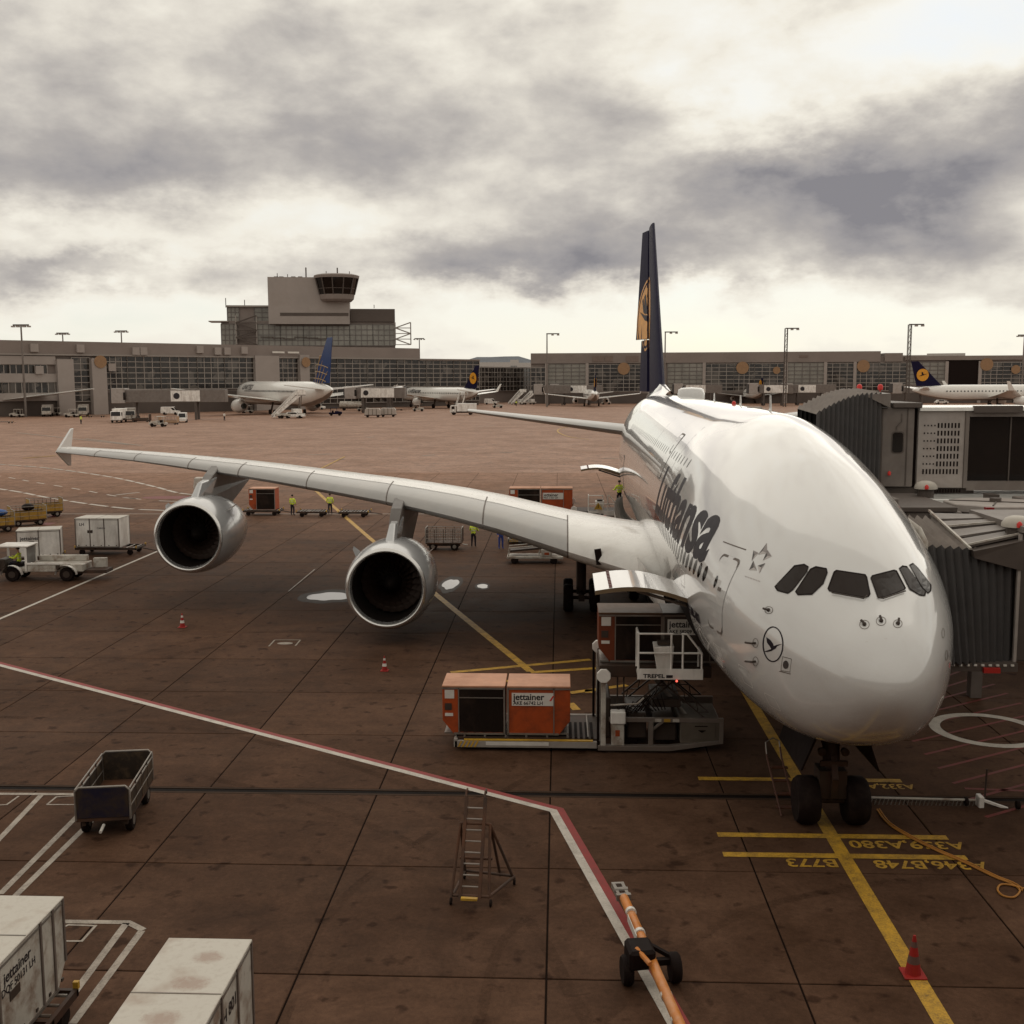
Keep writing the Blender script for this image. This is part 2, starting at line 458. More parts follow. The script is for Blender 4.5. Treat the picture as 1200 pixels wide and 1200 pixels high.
P_red = paint_mat('worn_red_line_paint', (.24, .022, .02), .45)
P_redfaded = paint_mat('faded_red_line_paint', (.17, .018, .014), .65)

GX0, GY0, GS = -7.52, -2.98, 4.947
ms = MB(); L_ = 30000.0
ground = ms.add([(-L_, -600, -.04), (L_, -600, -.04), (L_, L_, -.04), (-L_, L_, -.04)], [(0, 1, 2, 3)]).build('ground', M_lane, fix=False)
tag(ground, 'brown damp concrete airport apron running to the far terminals', 'ground', kind='structure')
seal = MB().add([(GX0 - 20 * GS, GY0 - 3 * GS, -.022), (GX0 + 22 * GS, GY0 - 3 * GS, -.022), (GX0 + 22 * GS, GY0 + 24 * GS, -.022), (GX0 - 20 * GS, GY0 + 24 * GS, -.022)],
               [(0, 1, 2, 3)]).build('joint_bed', M_seal, fix=False)
tag(seal, 'dark sealant bed in the joints between apron slabs', 'joint sealant', kind='structure')
apron = thing('apron', 'concrete slabs of the aircraft stand with dark joints', 'apron', (0, 0, 0)); apron['kind'] = 'structure'
GAP = .02
def slab_mesh(y0=GAP, y1=GS - GAP):
    m = MB(); c = .012
    x0, x1 = GAP, GS - GAP
    m.add([(x0, y0, -.03), (x1, y0, -.03), (x1, y1, -.03), (x0, y1, -.03), (x0, y0, -c), (x1, y0, -c), (x1, y1, -c), (x0, y1, -c),
           (x0 + c, y0 + c, 0), (x1 - c, y0 + c, 0), (x1 - c, y1 - c, 0), (x0 + c, y1 - c, 0)],
          [(8, 9, 10, 11)] + [(i, (i + 1) % 4, 4 + (i + 1) % 4, 4 + i) for i in range(4)] + [(4 + i, 4 + (i + 1) % 4, 8 + (i + 1) % 4, 8 + i) for i in range(4)])
    return m
cells = []
for i in range(-20, 22):
    for j in range(-3, 24):
        x, y = GX0 + (i + .5) * GS, GY0 + (j + .5) * GS
        best = 0
        for a in (-.5, 0, .5):
            for b in (-.5, 0, .5):
                q = proj((x + a * GS, y + b * GS, 0))
                if q and -5 < q[0] < 1205 and q[1] < 1205: best = max(best, 1 / q[2])
        cells.append((best, i, j))
cells.sort(reverse=True)
TRENCH = 6.79
shared = {}
rest = MB()
for n, (b, i, j) in enumerate(cells):
    key = 'a' if j == 1 else 'b' if j == 2 else 'c'
    y0, y1 = GAP, GS - GAP
    if j == 1: y1 = TRENCH - .24 - (GY0 + GS)
    if j == 2: y0 = TRENCH + .24 - (GY0 + 2 * GS); y1 = GS - GAP
    if n < 298 and b > 0:
        if key not in shared:
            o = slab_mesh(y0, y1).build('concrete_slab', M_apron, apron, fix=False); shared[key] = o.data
        else:
            o = bpy.data.objects.new('concrete_slab', shared[key]); col.objects.link(o); o.parent = apron
        o.location = (GX0 + i * GS, GY0 + j * GS, random.uniform(-.003, .0))
    else:
        X, Y = GX0 + i * GS, GY0 + j * GS
        rest.add([(X + GAP, Y + y0, 0), (X + GS - GAP, Y + y0, 0), (X + GS - GAP, Y + y1, 0), (X + GAP, Y + y1, 0)], [(0, 1, 2, 3)])
o = rest.build('slab_field', M_apron, apron, fix=False); o['kind'] = 'stuff'

# slot drain across the stand
dr = MB()
dr.box(-110, 100, TRENCH - .23, TRENCH - .12, -.03, -.002, 0); dr.box(-110, 100, TRENCH + .12, TRENCH + .23, -.03, -.002, 0)
drain = dr.build('drain_channel', mat('drain_edge_concrete', (.042, .024, .015), .8, spec=.1), fix=False)
tag(drain, 'long dark slot drain crossing the apron in front of the loader', 'drain', kind='structure')
gr = MB()
gr.box(-110, 100, TRENCH - .12, TRENCH + .12, -.03, -.018)
for k in range(0): pass
gr.build('drain_grating', mat('drain_iron', (.006, .003, .002), .8, spec=.1), drain)

# ------------------------------------------------------------------ painted markings
def strip(mb, pts, w, z=.005, mi=0, sidew=None):
    pts = [Vector((p[0], p[1], 0)) for p in pts]; rows = []
    for i, p in enumerate(pts):
        if i == 0: t = (pts[1] - p).normalized(); k = 1
        elif i == len(pts) - 1: t = (p - pts[i - 1]).normalized(); k = 1
        else:
            t1, t2 = (p - pts[i - 1]).normalized(), (pts[i + 1] - p).normalized(); t = (t1 + t2).normalized(); k = 1 / max(.4, t.dot(t1))
        nn = Vector((-t.y, t.x, 0)) * k
        a, b = (w / 2, w / 2) if sidew is None else sidew
        rows.append([p + nn * a + Vector((0, 0, z)), p - nn * b + Vector((0, 0, z))])
    return mb.grid(rows, mi)
def dashes(mb, pts, w, on, off, z=.005):
    pts = [Vector((p[0], p[1], 0)) for p in pts]; d = 0.0
    for a, b in zip(pts, pts[1:]):
        L = (b - a).length; t = -d
        while t < L:
            s0, s1 = max(0, t), min(L, t + on)
            if s1 > s0 + .05: strip(mb, [a + (b - a) * (s0 / L), a + (b - a) * (s1 / L)], w, z)
            t += on + off
        d = (L - t) if t > L else 0
        d = max(0, on + off - (t - L)) if t > L else 0
def marking(name, mb, m, label, cat='marking'):
    return tag(mb.build(name, m, fix=False), label, cat, kind='structure')
def g2(u, v): p = at(u, v); return (p.x, p.y)
def curve_pts(px, n=10):
    """smooth catmull-rom curve through ground points"""
    P = [Vector((*g2(u, v), 0)) for u, v in px]; P = [P[0] * 2 - P[1]] + P + [P[-1] * 2 - P[-2]]; out = []
    for i in range(1, len(P) - 2):
        for k in range(n):
            t = k / n
            out.append(.5 * (2 * P[i] + (P[i + 1] - P[i - 1]) * t + (2 * P[i - 1] - 5 * P[i] + 4 * P[i + 1] - P[i + 2]) * t * t + (3 * P[i] - P[i - 1] - 3 * P[i + 1] + P[i + 2]) * t ** 3))
    return out + [P[-2]]

m_ = strip(MB(), [(-.23, -30), (-.23, 62)], .36)
marking('lead_in_line', m_, P_yellow, 'worn yellow lead-in line running under the nose wheel')
m_ = MB()
for (y, x0, x1) in ((4.10, -3.17, 2.70), (2.90, -3.2, 2.76), (8.15, -3.16, 2.76)):
    strip(m_, [(x0, y), (x1, y)], .27, .009)
marking('stop_bar', m_, P_yellow, 'yellow stop bars crossing the lead-in line at the nose wheel')
m_ = MB()
def ground_text(txt, u, v, size, sx=1.0, rz=PI):
    p = at(u, v)
    ex = Vector((math.cos(rz), math.sin(rz), 0)); ey = Vector((-math.sin(rz), math.cos(rz), 0))
    put(m_, text_shape(txt, size, .012, sx), lambda x, y: Vector((p.x, p.y, .009)) + ex * x + ey * y)
ground_text('A359,A380', 1062, 990, .62, 1.02)
ground_text('A346,B748', 1090, 1013.5, .62, .98)
ground_text('B773', 951, 1011, .62, 1.0)
ground_text('A332,A333', 1030, 921.5, .52, .85)
marking('stand_lettering', m_, P_yellow, 'yellow aircraft type lettering beside the stop bars')

# red and white apron boundary line, seen from the picture's left edge to the tow bar
bl = [(-60, 38.6), (-30.66, 20.62), (-7.33, 5.62), (-5.62, -2.0), (-3.9, -9.6)]
m_ = strip(MB(), bl, .2, .006, sidew=(.0, .22)); m2 = strip(MB(), bl, .2, .006, sidew=(.20, .0))
marking('white_boundary_line', m_, P_white, 'white half of the stand boundary line bending beside the ladder')
marking('red_boundary_line', m2, P_red, 'red half of the stand boundary line bending beside the ladder')

m_ = MB()
strip(m_, [(-35.1, 10), (-35.1, 58), ], .2)
marking('stand_edge_line', m_, P_white, 'straight white line past the cargo tractor and left engine')
m_ = strip(MB(), [(-80, 71.9), (-12, 72.6)], .24)
marking('service_road_edge', m_, P_white_old, 'thin white line behind the two vested workers')
m_ = MB()
for px in ([(-160, 532), (0, 544), (60, 549), (130, 559), (180, 570), (212, 578), (260, 582)], [(-140, 555), (0, 573), (50, 582), (100, 590), (150, 596), (190, 598), (250, 600)]):
    dashes(m_, curve_pts(px, 8), .42, 3.2, .7)
dashes(m_, curve_pts([(-80, 548), (0, 558), (40, 565), (90, 573), (140, 582), (190, 587), (260, 588)], 8), .25, 2.2, 2.6)
marking('service_road_dashes', m_, P_white, 'white dashed lines curving along the service road at left')
m_ = MB()
for px in ([(136, 580), (163, 577)], [(145, 583), (160, 584.5)], [(100, 514), (165, 522)], [(20, 507), (150, 521)], [(250, 537), (257, 535)], [(385, 538), (405, 538)],
           [(360, 533), (390, 532)], [(585, 530), (602, 530)], [(706, 537), (724, 537)], [(495, 534), (510, 533)], [(560, 500), (580, 499)], [(430, 513), (438, 512)]):
    strip(m_, [g2(*p) for p in px], .5)
marking('taxiway_marks', m_, P_white_old, 'short faded white marks on the taxi lane')
m_ = MB()
strip(m_, curve_pts([(352, 558), (380, 584), (405, 606), (435, 632), (515, 700), (622, 787)], 6), .34)
marking('crossing_lead_line', m_, P_yellow, 'yellow line slanting beneath the wing between the engines')
m_ = MB()
strip(m_, curve_pts([(690, 515), (668, 512), (655, 507), (655, 503), (668, 500), (700, 499)], 6), .35)
strip(m_, [g2(27, 537), g2(65, 534)], .6)
strip(m_, [g2(404, 535), g2(368, 553)], .3)
marking('taxi_curve', m_, P_yellow, 'yellow curved taxi line beyond the aircraft')
m_ = MB()
for a, b in (((528, 788), (692, 773)), ((622, 788), (700, 783)), ((560, 800), (600, 798)), ((668, 812), (735, 803)), ((690, 808), (690, 812)), ((668, 824), (676, 832))):
    strip(m_, [g2(*a), g2(*b)], .3, .006)
marking('loader_parking_marks', m_, P_yellow, 'yellow bars on the ground behind the orange containers')
m_ = MB()
put(m_, ring_shape(0, 0, 1.85, 1.85, .36, 64), lambda x, y: Vector((7.1 + x, 13.05 + y, .006)))
marking('bridge_wheel_circle', m_, P_white, 'white painted ring on the ground right of the nose')
m_ = MB()
for k in range(14):
    y = 5.5 + k * 1.25
    strip(m_, [(4.2 + max(0, k - 6) * .5, y), (9.5, y + 3.2)], .12)
strip(m_, [(4.4, 7.6), (9.4, 7.2)], .14)
marking('no_parking_hatching', m_, P_redfaded, 'faded red hatching on the ground right of the nose')
# equipment bays, bottom left
m_ = MB()
for (a, b) in (((-60, 1085), (50, 931)), ((-60, 1108), (110, 938)), ((-20, 1115), (140, 940))):
    pass
for px in ([(-60, 930), (110, 931)], [(48, 932), (-50, 1035)], [(115, 932), (0, 1048)], [(128, 942), (18, 1050)], [(68, 1080), (150, 1081), (168, 1090)], [(148, 1082), (60, 1200)], [(166, 1091), (85, 1200)]):
    strip(m_, [g2(*p) for p in px], .16, .006)
marking('equipment_bay_lines', m_, P_white_old, 'faded white equipment bay lines by the baggage cart')
m_ = MB()
for px in ([(55, 943), (66, 934), (100, 932)], [(55, 943), (92, 943), (100, 934)], [(68, 1090), (80, 1084), (112, 1085), (96, 1103), (70, 1103)], [(-10, 944), (8, 943), (22, 933)]):
    strip(m_, [g2(*p) for p in px], .06, .006)
marking('bay_corner_marks', m_, P_white_old, 'thin white corner marks inside the equipment bays')
m_ = MB()
put(m_, poly_shape(circle(0, 0, 2.9, 1.5)), lambda x, y: at(200, 583) + Vector((x, y, .006)))
marking('fire_point_spot', m_, P_redfaded, 'faded red spot painted on the service road behind the left engine')
m_ = MB()
for k in range(5): p = at(62 - k * 7, 605 + k * 9); m_.box(p.x - .5, p.x + .5, p.y - .8, p.y + .8, .003, .006)
marking('red_dashes', m_, P_redfaded, 'short red dashes behind the white containers at left')
m_ = MB()
for px in ([(315, 757.5), (322, 750)], [(322, 750), (352, 750)], [(346, 757), (352, 750)], [(338, 693), (369, 667)]):
    strip(m_, [g2(*p) for p in px], .07, .006)
put(m_, poly_shape(circle(0, 0, .35, .22)), lambda x, y: at(334, 754) + Vector((x, y, .006)))
marking('hydrant_box_marks', m_, P_white_old, 'thin white box painted round a hydrant lid between the cones')

# rubber tyre marks, worn and broken up
M_tyre = bpy.data.materials.new('tyre_rubber_mark'); M_tyre.use_nodes = True
N = NT_(M_tyre.node_tree); bs = M_tyre.node_tree.nodes['Principled BSDF']; pos = N.n('ShaderNodeNewGeometry').outputs['Position']
bs.inputs['Base Color'].default_value = (.012, .006, .003, 1); bs.inputs['Roughness'].default_value = .85; bs.inputs['Specular IOR Level'].default_value = .05
N.link(N.math('MULTIPLY', N.ramp(N.math('ADD', N.math('MULTIPLY', N.noise(pos, .5, 5, .7).outputs['Fac'], .6), N.math('MULTIPLY', N.noise(pos, 12, 4, .7).outputs['Fac'], .4)), [(.42, 0.0), (.62, 1.0)]), .20), bs.inputs['Alpha'])
m_ = MB()
for px, w_ in (([(0, 840), (200, 850), (420, 900), (640, 1000), (760, 1100), (830, 1200)], .3), ([(-20, 900), (200, 905), (400, 955), (590, 1050), (690, 1200)], .3), ([(330, 1200), (380, 1080), (470, 1000), (640, 900), (700, 880)], .25),
               ([(40, 800), (260, 745), (420, 742), (560, 760)], .35), ([(20, 815), (260, 757), (420, 753), (560, 772)], .35), ([(300, 700), (400, 640), (470, 610), (560, 600)], .4), ([(700, 1200), (850, 1080), (1000, 1040), (1200, 1020)], .25),
               ([(560, 1200), (600, 1090), (720, 1030), (900, 980)], .22), ([(100, 560), (300, 548), (500, 545), (720, 552)], .7), ([(60, 530), (330, 520), (560, 518), (720, 524)], .8)):
    strip(m_, curve_pts(px, 8), w_, .0035)
marking('tyre_marks', m_, M_tyre, 'faint broken black tyre marks curving over the apron')
# puddles between the engines
M_water = bpy.data.materials.new('puddle_water'); M_water.use_nodes = True
b_ = M_water.node_tree.nodes['Principled BSDF']
b_.inputs['Base Color'].default_value = (.05, .036, .028, 1); b_.inputs['Roughness'].default_value = .03; b_.inputs['Specular IOR Level'].default_value = 1.0
b_.inputs['Specular IOR Level'].default_value = .4
M_damp = mat('damp_dark_concrete', (.026, .013, .007), .6, spec=.1, dirt=(.05, .03, .02), dirt_amt=.6)
def blob(c, rx, ry, seed, n=60, amp=.10):
    rnd = random.Random(seed); ph = [rnd.uniform(0, 6.28) for _ in range(6)]
    return [(c[0] + rx * math.cos(a) * (1 + sum(amp / (k + 1) * math.sin((k + 2) * a + ph[k]) for k in range(6))),
             c[1] + ry * math.sin(a) * (1 + sum(amp * 1.4 / (k + 1) * math.sin((k + 2) * a + ph[k + 0]) for k in range(6)))) for a in [2 * PI * q / n for q in range(n)]]
for (u0, v0, u1, v1, sd_, lab) in ((350, 692, 420, 706, 3, 'long thin puddle left of the near engine reflecting the sky'),
                                   (513, 676, 543, 693, 8, 'rounded puddle right of the near engine reflecting the sky'),
                                   (556, 684, 575, 690, 5, 'small faint puddle between the near engine and the main wheels'),
                                   ):
    a, b = at(u0, v1), at(u1, v0); c = at((u0 + u1) / 2, (v0 + v1) / 2)
    tag(put(MB(), poly_shape(blob((c.x, c.y), abs(b.x - a.x) / 1.75, abs(b.y - a.y) / 1.6, sd_, amp=.08)), lambda x, y: Vector((x, y, .005))).build('damp_patch', M_damp, fix=False), 'dark damp rim round the ' + lab, 'damp patch', kind='structure')
    tag(put(MB(), poly_shape(blob((c.x, c.y), abs(b.x - a.x) / 2.5, abs(b.y - a.y) / 2.7, sd_)), lambda x, y: Vector((x, y, .007))).build('puddle', M_water, fix=False), lab, 'puddle', kind='structure')

# far ridge and town in the gap between the terminals
M_hill = mat('hazed_wooded_hill', (.085, .092, .108), .9, var=.2, scale=.004)  # distance haze mixed into the ridge colour
hill = MB(); rows = [[], [], []]
for k in range(121):
    a = -.75 + 1.5 * k / 120; D = 9000 + 900 * math.sin(k * .31)
    h = 132 + 30 * math.sin(k * .23 + 1) + 22 * math.sin(k * .71) + 9 * math.sin(k * 1.9)
    for r_, (dd, hh) in zip(rows, ((-2200, -5), (0, h), (2500, -5))): r_.append((math.sin(a) * (D + dd), math.cos(a) * (D + dd), hh))
tag(hill.grid(rows).build('hills', M_hill, smooth=60), 'low blue grey ridge on the horizon between the terminals', 'hills', kind='structure')
# ================================================================== THE DOUBLE-DECK AIRLINER
def pchip(xs, ys):
    n = len(xs); h = [xs[i + 1] - xs[i] for i in range(n - 1)]; d = [(ys[i + 1] - ys[i]) / h[i] for i in range(n - 1)]; m = [0.0] * n
    for i in range(1, n - 1):
        if d[i - 1] * d[i] > 0:
            w1, w2 = 2 * h[i] + h[i - 1], h[i] + 2 * h[i - 1]; m[i] = (w1 + w2) / (w1 / d[i - 1] + w2 / d[i])
    m[0], m[-1] = d[0], d[-1]
    def F(x):
        i = max(0, min(n - 2, bisect_left(xs, x) - 1)); t = (x - xs[i]) / h[i]; t2 = t * t; t3 = t2 * t
        return (2 * t3 - 3 * t2 + 1) * ys[i] + (t3 - 2 * t2 + t) * h[i] * m[i] + (3 * t2 - 2 * t3) * ys[i + 1] + (t3 - t2) * h[i] * m[i + 1]
    return F
def bpchip(xs, ys):
    q = pchip([math.sqrt(x) for x in xs], ys)
    return lambda x: q(math.sqrt(max(0.0, x)))
f_top = bpchip([0, .3, .8, 1.5, 2.2, 3, 4, 5, 6, 7.5, 9, 11, 14, 50, 58, 66, 70.5],
              [5.0, 5.62, 6.13, 6.60, 7.08, 7.66, 8.25, 8.71, 9.12, 9.64, 10.0, 10.36, 10.6, 10.68, 10.6, 10.1, 9.3])
f_bot = bpchip([0, .3, .8, 1.5, 2.5, 4, 6, 8, 11, 14, 46, 54, 62, 70.5], [5.0, 4.32, 3.80, 3.34, 2.98, 2.66, 2.46, 2.38, 2.25, 2.25, 2.25, 3.2, 5.4, 8.0])
f_hw = bpchip([0, .3, .8, 1.5, 2.5, 4, 6, 8, 10, 12, 14, 48, 56, 63, 70.5], [0, .74, 1.2, 1.64, 2.12, 2.64, 3.1, 3.38, 3.52, 3.57, 3.57, 3.5, 3.1, 2.1, .6])
f_zw = pchip([0, 2, 5, 9, 14, 46, 60, 70.5], [5.0, 5.2, 5.6, 5.95, 6.0, 6.0, 7.4, 8.6])
f_nt = pchip([0, 2, 4, 8, 12, 18, 70.5], [2.05, 1.95, 1.76, 1.60, 1.72, 1.95, 2.05])
f_nb = pchip([0, 2, 5, 12, 70.5], [2.1, 2.5, 2.3, 2.15, 2.15])
def sect(x):
    w, t, b, z = f_hw(x), f_top(x), f_bot(x), f_zw(x)
    return w, t, b, min(max(z, b + .35 * (t - b)), b + .6 * (t - b)), f_nt(x), f_nb(x)
def skin(x, phi):
    w, t, b, zm, nt, nb = sect(x); c, s = math.cos(phi), math.sin(phi); n = nt if s > 0 else nb
    return Vector((-w * math.copysign(abs(c) ** (2 / n), c), x, zm + ((t - zm) if s > 0 else (zm - b)) * math.copysign(abs(s) ** (2 / n), s)))
def side(x, z, off=.006, sgn=-1):
    """point on the skin at station x and height z, starboard side for sgn=-1"""
    w, t, b, zm, nt, nb = sect(x)
    h, n = ((t - zm), nt) if z > zm else ((zm - b), nb)
    X = w * max(0, 1 - (min(1, abs(z - zm) / h)) ** n) ** (1 / n)
    p = Vector((sgn * X, x, z))
    return p + skin_normal(p) * off
def field(p):
    x = p.y
    if x <= 0.001: return 2.0
    w, t, b, zm, nt, nb = sect(x)
    h, n = ((t - zm), nt) if p.z > zm else ((zm - b), nb)
    return (abs(p.x) / w) ** n + (abs(p.z - zm) / h) ** n
def skin_normal(p):
    e = .01; f0 = field(p)
    g = Vector((field(p + Vector((e, 0, 0))) - f0, field(p + Vector((0, e, 0))) - f0, field(p + Vector((0, 0, e))) - f0))
    return g.normalized() if g.length > 1e-9 else Vector((0, 0, 1))
JR = -.005
JET = thing('double_deck_airliner', 'huge white double-deck airliner at the gate with open cargo doors and four engines', 'airliner', (-.1, 0, 0), JR)
J_inv = (Matrix.Translation((-.1, 0, 0)) @ Matrix.Rotation(JR, 4, 'Z')).inverted()
def hit(u, v, off=.006):
    d = J_inv.to_3x3() @ ray(u, v); c = J_inv @ CAM; t = 22.0
    while t < 110 and field(c + d * t) >= 1: t += .25
    a, b = t - .25, t
    for _ in range(22):
        m = (a + b) / 2
        if field(c + d * m) < 1: b = m
        else: a = m
    p = c + d * b
    return p + skin_normal(p) * off

# white livery: gloss paint, grey belly darkened to paint in its shade, light dirt on the lower lobes
M_jet = bpy.data.materials.new('gloss_white_livery'); M_jet.use_nodes = True
N = NT_(M_jet.node_tree); bs = M_jet.node_tree.nodes['Principled BSDF']
pos = N.n('ShaderNodeNewGeometry').outputs['Position']
sx_ = N.n('ShaderNodeSeparateXYZ'); N.link(pos, sx_.inputs[0])
mp = N.n('ShaderNodeMapping'); N.link(pos, mp.inputs['Vector']); mp.inputs['Scale'].default_value = (1, .5, 1.6)
dn = N.noise(mp.outputs[0], 1.3, 7, .7, .3).outputs['Fac']; dn2 = N.noise(pos, 26, 6, .8).outputs['Fac']
low = N.ramp(N.math('DIVIDE', sx_.outputs[2], 12), [(.27, 1.0), (.40, .38), (.55, .0)])
dirtf = N.math('MULTIPLY', low, N.ramp(N.math('ADD', N.math('MULTIPLY', dn, .5), N.math('MULTIPLY', dn2, .5)), [(.38, 0.0), (.62, 1.0)]))
base = N.mix(N.math('MULTIPLY', dirtf, .38), (.56, .545, .53), (.27, .20, .165))
base = N.mix(N.math('MULTIPLY', N.ramp(dn, [(.4, 0.0), (.7, 1.0)]), .07), base, (.52, .45, .39))
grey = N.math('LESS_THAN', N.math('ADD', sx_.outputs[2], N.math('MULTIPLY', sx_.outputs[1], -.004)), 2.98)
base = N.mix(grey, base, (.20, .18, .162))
N.link(base, bs.inputs['Base Color'])
N.link(N.math('ADD', N.math('MULTIPLY', dirtf, .25), .13), bs.inputs['Roughness'])
bs.inputs['Specular IOR Level'].default_value = .6
bs.inputs['Coat Weight'].default_value = .8; bs.inputs['Coat Roughness'].default_value = .03
bn = N.n('ShaderNodeBump'); bn.inputs['Strength'].default_value = .035; bn.inputs['Distance'].default_value = .02
N.link(N.noise(pos, .9, 2, .5).outputs['Fac'], bn.inputs['Height']); N.link(bn.outputs[0], bs.inputs['Normal'])
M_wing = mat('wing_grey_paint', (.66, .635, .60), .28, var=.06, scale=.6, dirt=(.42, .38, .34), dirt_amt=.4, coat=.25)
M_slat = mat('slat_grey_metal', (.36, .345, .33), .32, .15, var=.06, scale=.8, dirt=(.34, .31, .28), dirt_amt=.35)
M_underwing = mat('underwing_shade_grey', (.12, .105, .095), .55)  # underside shade put into the wing colour
M_nac = mat('nacelle_metallic_grey', (.44, .435, .435), .22, .35, var=.06, scale=.7, coat=.3)
M_pylon = mat('pylon_shaded_grey', (.13, .115, .105), .4, dirt=(.07, .055, .05))  # grey darkened to paint the shade on the pylon sides
M_lip = mat('polished_inlet_lip', (.66, .64, .62), .24, .85, var=.05)
M_duct = mat('dark_inlet_lining', (.006, .003, .002), .8, spec=.2)
M_fan = mat('dark_fan_titanium', (.03, .017, .012), .5, .4)
M_line = mat('panel_gap_grey', (.13, .105, .09), .6)
M_navyprint = mat('dark_navy_lettering', (.014, .009, .014), .4, spec=.12)
M_greylogo = mat('dark_grey_emblem', (.055, .045, .042), .4)
M_yellowlogo = mat('golden_yellow_emblem', (.62, .27, .02), .35)

# fuselage shell, one row of quads round the nose to the tail cone
fus = MB(); rows = []
NS, NC = 150, 120
for i in range(NS + 1):
    x = .004 + (70.45 - .004) * (i / NS) ** 2.1
    rows.append([skin(x, 2 * PI * k / NC - PI) for k in range(NC)])
fus.grid(rows, closed=True)
fus.add(rows[-1], [tuple(range(NC))]); fus.add(rows[0], [tuple(range(NC))])
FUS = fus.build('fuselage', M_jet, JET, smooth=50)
tag(FUS, 'glossy white double-deck fuselage with dark lettering along its side')
# wing to body fairing
fr = MB(); rows = []
for i in range(61):
    x = 16.5 + 31 * i / 60; t = i / 60
    g = max(0, math.sin(PI * min(1, t * 1.05))) ** .55 if 0 < t < .95 else 0
    w = f_hw(x) - .1 + 1.0 * g; rows.append([])
    for k in range(33):
        a = PI + PI * k / 32
        c, s = math.cos(a), math.sin(a)
        rows[-1].append((w * math.copysign(abs(c) ** .75, c), x, 4.7 - .4 * (1 - g) + (2.55 + .3 * g - .4 * (1 - g)) * -abs(s) ** .75 + (.1 if g == 0 else 0)))
fr.grid(rows).build('belly_fairing', M_wing, JET, smooth=60)

def decal(name, shapes, fn, m, parent=JET, step=.12, mi=None, label=None):
    mb = MB()
    for sh in shapes: put(mb, sh, fn, step)
    o = mb.build(name, m, parent, fix=False)
    if label: o['label'] = label
    return o
# -------- flight deck windows: photo outlines laid on the skin
M_cockpit = bpy.data.materials.new('cockpit_glass'); M_cockpit.use_nodes = True
b_ = M_cockpit.node_tree.nodes['Principled BSDF']; b_.inputs['Base Color'].default_value = (.016, .009, .006, 1); b_.inputs['Roughness'].default_value = .08; b_.inputs['Specular IOR Level'].default_value = .2
WPX = [[(909, 687), (931, 664), (942, 662), (947, 665), (945, 671), (930, 690), (924, 695), (912, 692)],
       [(933, 693), (950, 668), (956, 665), (968, 667), (969, 672), (964, 684), (952, 696), (936, 697)],
       [(971, 690), (978, 671), (981, 669), (1013, 674), (1015, 677), (1019, 696), (1017, 699), (1012, 700), (973, 693)],
       [(1021, 678), (1023, 675), (1047, 669), (1050, 670), (1060, 689), (1059, 691), (1036, 700), (1029, 700)],
       [(1054, 667), (1058, 664), (1063, 665), (1084, 693), (1083, 698), (1077, 697), (1066, 690)],
       [(1066, 663), (1070, 661), (1076, 667), (1090, 685), (1090, 692), (1087, 695), (1080, 688)]]
def grow(p, k):
    cx = sum(a for a, _ in p) / len(p); cy = sum(b for _, b in p) / len(p)
    out = []
    for x, y in p:
        d = math.hypot(x - cx, y - cy); out.append((x + (x - cx) / d * k, y + (y - cy) / d * k))
    return out
for p in WPX:
    f = decal('cockpit_window_frame', [(grow(p, 1.3) + grow(p, -.4), [(k, (k + 1) % len(p), len(p) + (k + 1) % len(p), len(p) + k) for k in range(len(p))])],
              lambda u, v: hit(u, v, .016), M_black, step=6)
    decal('cockpit_window', [poly_shape(p)], lambda u, v: hit(u, v, .010), M_cockpit, step=6)
for a, b, c in (((975, 696), (1012, 703), (1016, 699)), ((1060, 694), (1034, 703), (1028, 700))):
    MB().tube([hit(*a, .05), hit((a[0] + b[0]) / 2, (a[1] + b[1]) / 2, .05), hit(*b, .05), hit(*c, .04)], .016, 6).build('wiper', M_dgrey, JET)

# -------- probes, static plates and the ring emblem by the nose
for (u, v, r, au, av) in ((1013, 732, 6.0, -4, -3), (1032.5, 728, 6.0, -2, -4), (1052, 731, 5.5, 0, -4), (901, 715, 5.0, -4, -1)):
    pl = decal('probe_plate', [ring_shape(u, v, r, r * .9, .7, 24)], lambda a, b: hit(a, b, .005), M_line, step=0)
    pr_ = MB(); pr_.tube([hit(u, v, .0), hit(u, v, .05), hit(u + au, v + av, .07)], .03, 6); pr_.sphere(hit(u, v, .02), .05, 8)
    pr_.build('air_data_probe', M_dgrey, pl)
for (u, v) in ((885.5, 753.5), (885.5, 775)):
    pl = decal('probe_plate', [ring_shape(u, v, 3.4, 5.6, .6, 24)], lambda a, b: hit(a, b, .005), M_line, step=0)
    pr_ = MB(); pr_.tube([hit(u, v, .0), hit(u, v, .08), hit(u - 7, v - 1, .12)], .028, 6); pr_.build('air_data_probe', M_dgrey, pl)
for (u, v) in ((1105, 742), (1109, 768)):
    decal('probe_plate', [ring_shape(u, v, 1.8, 6, .6, 20)], lambda a, b: hit(a, b, .006), M_line, step=0)
decal('static_plate', [outline_shape([(917, 769), (928, 772), (926, 788), (915, 786)], .7), poly_shape([(914, 786), (927, 789.4), (926.5, 790.4), (913, 787)])], lambda a, b: hit(a, b, .006), M_line, step=0)
decal('static_port', [poly_shape(circle(921, 779, 3.4, 5, 16))], lambda a, b: hit(a, b, .007), M_greylogo, step=0)
crane = [[(895, 763.5), (900, 762), (904, 760.5), (907, 757), (911, 755.5), (917.5, 754.5), (911, 757), (909, 760), (904, 763), (899, 764)],
         [(898, 746.5), (903, 750), (906, 754), (907, 757.5), (904, 760.5), (902, 757), (899, 753)], [(898.5, 750), (901, 756), (899.7, 754)]]
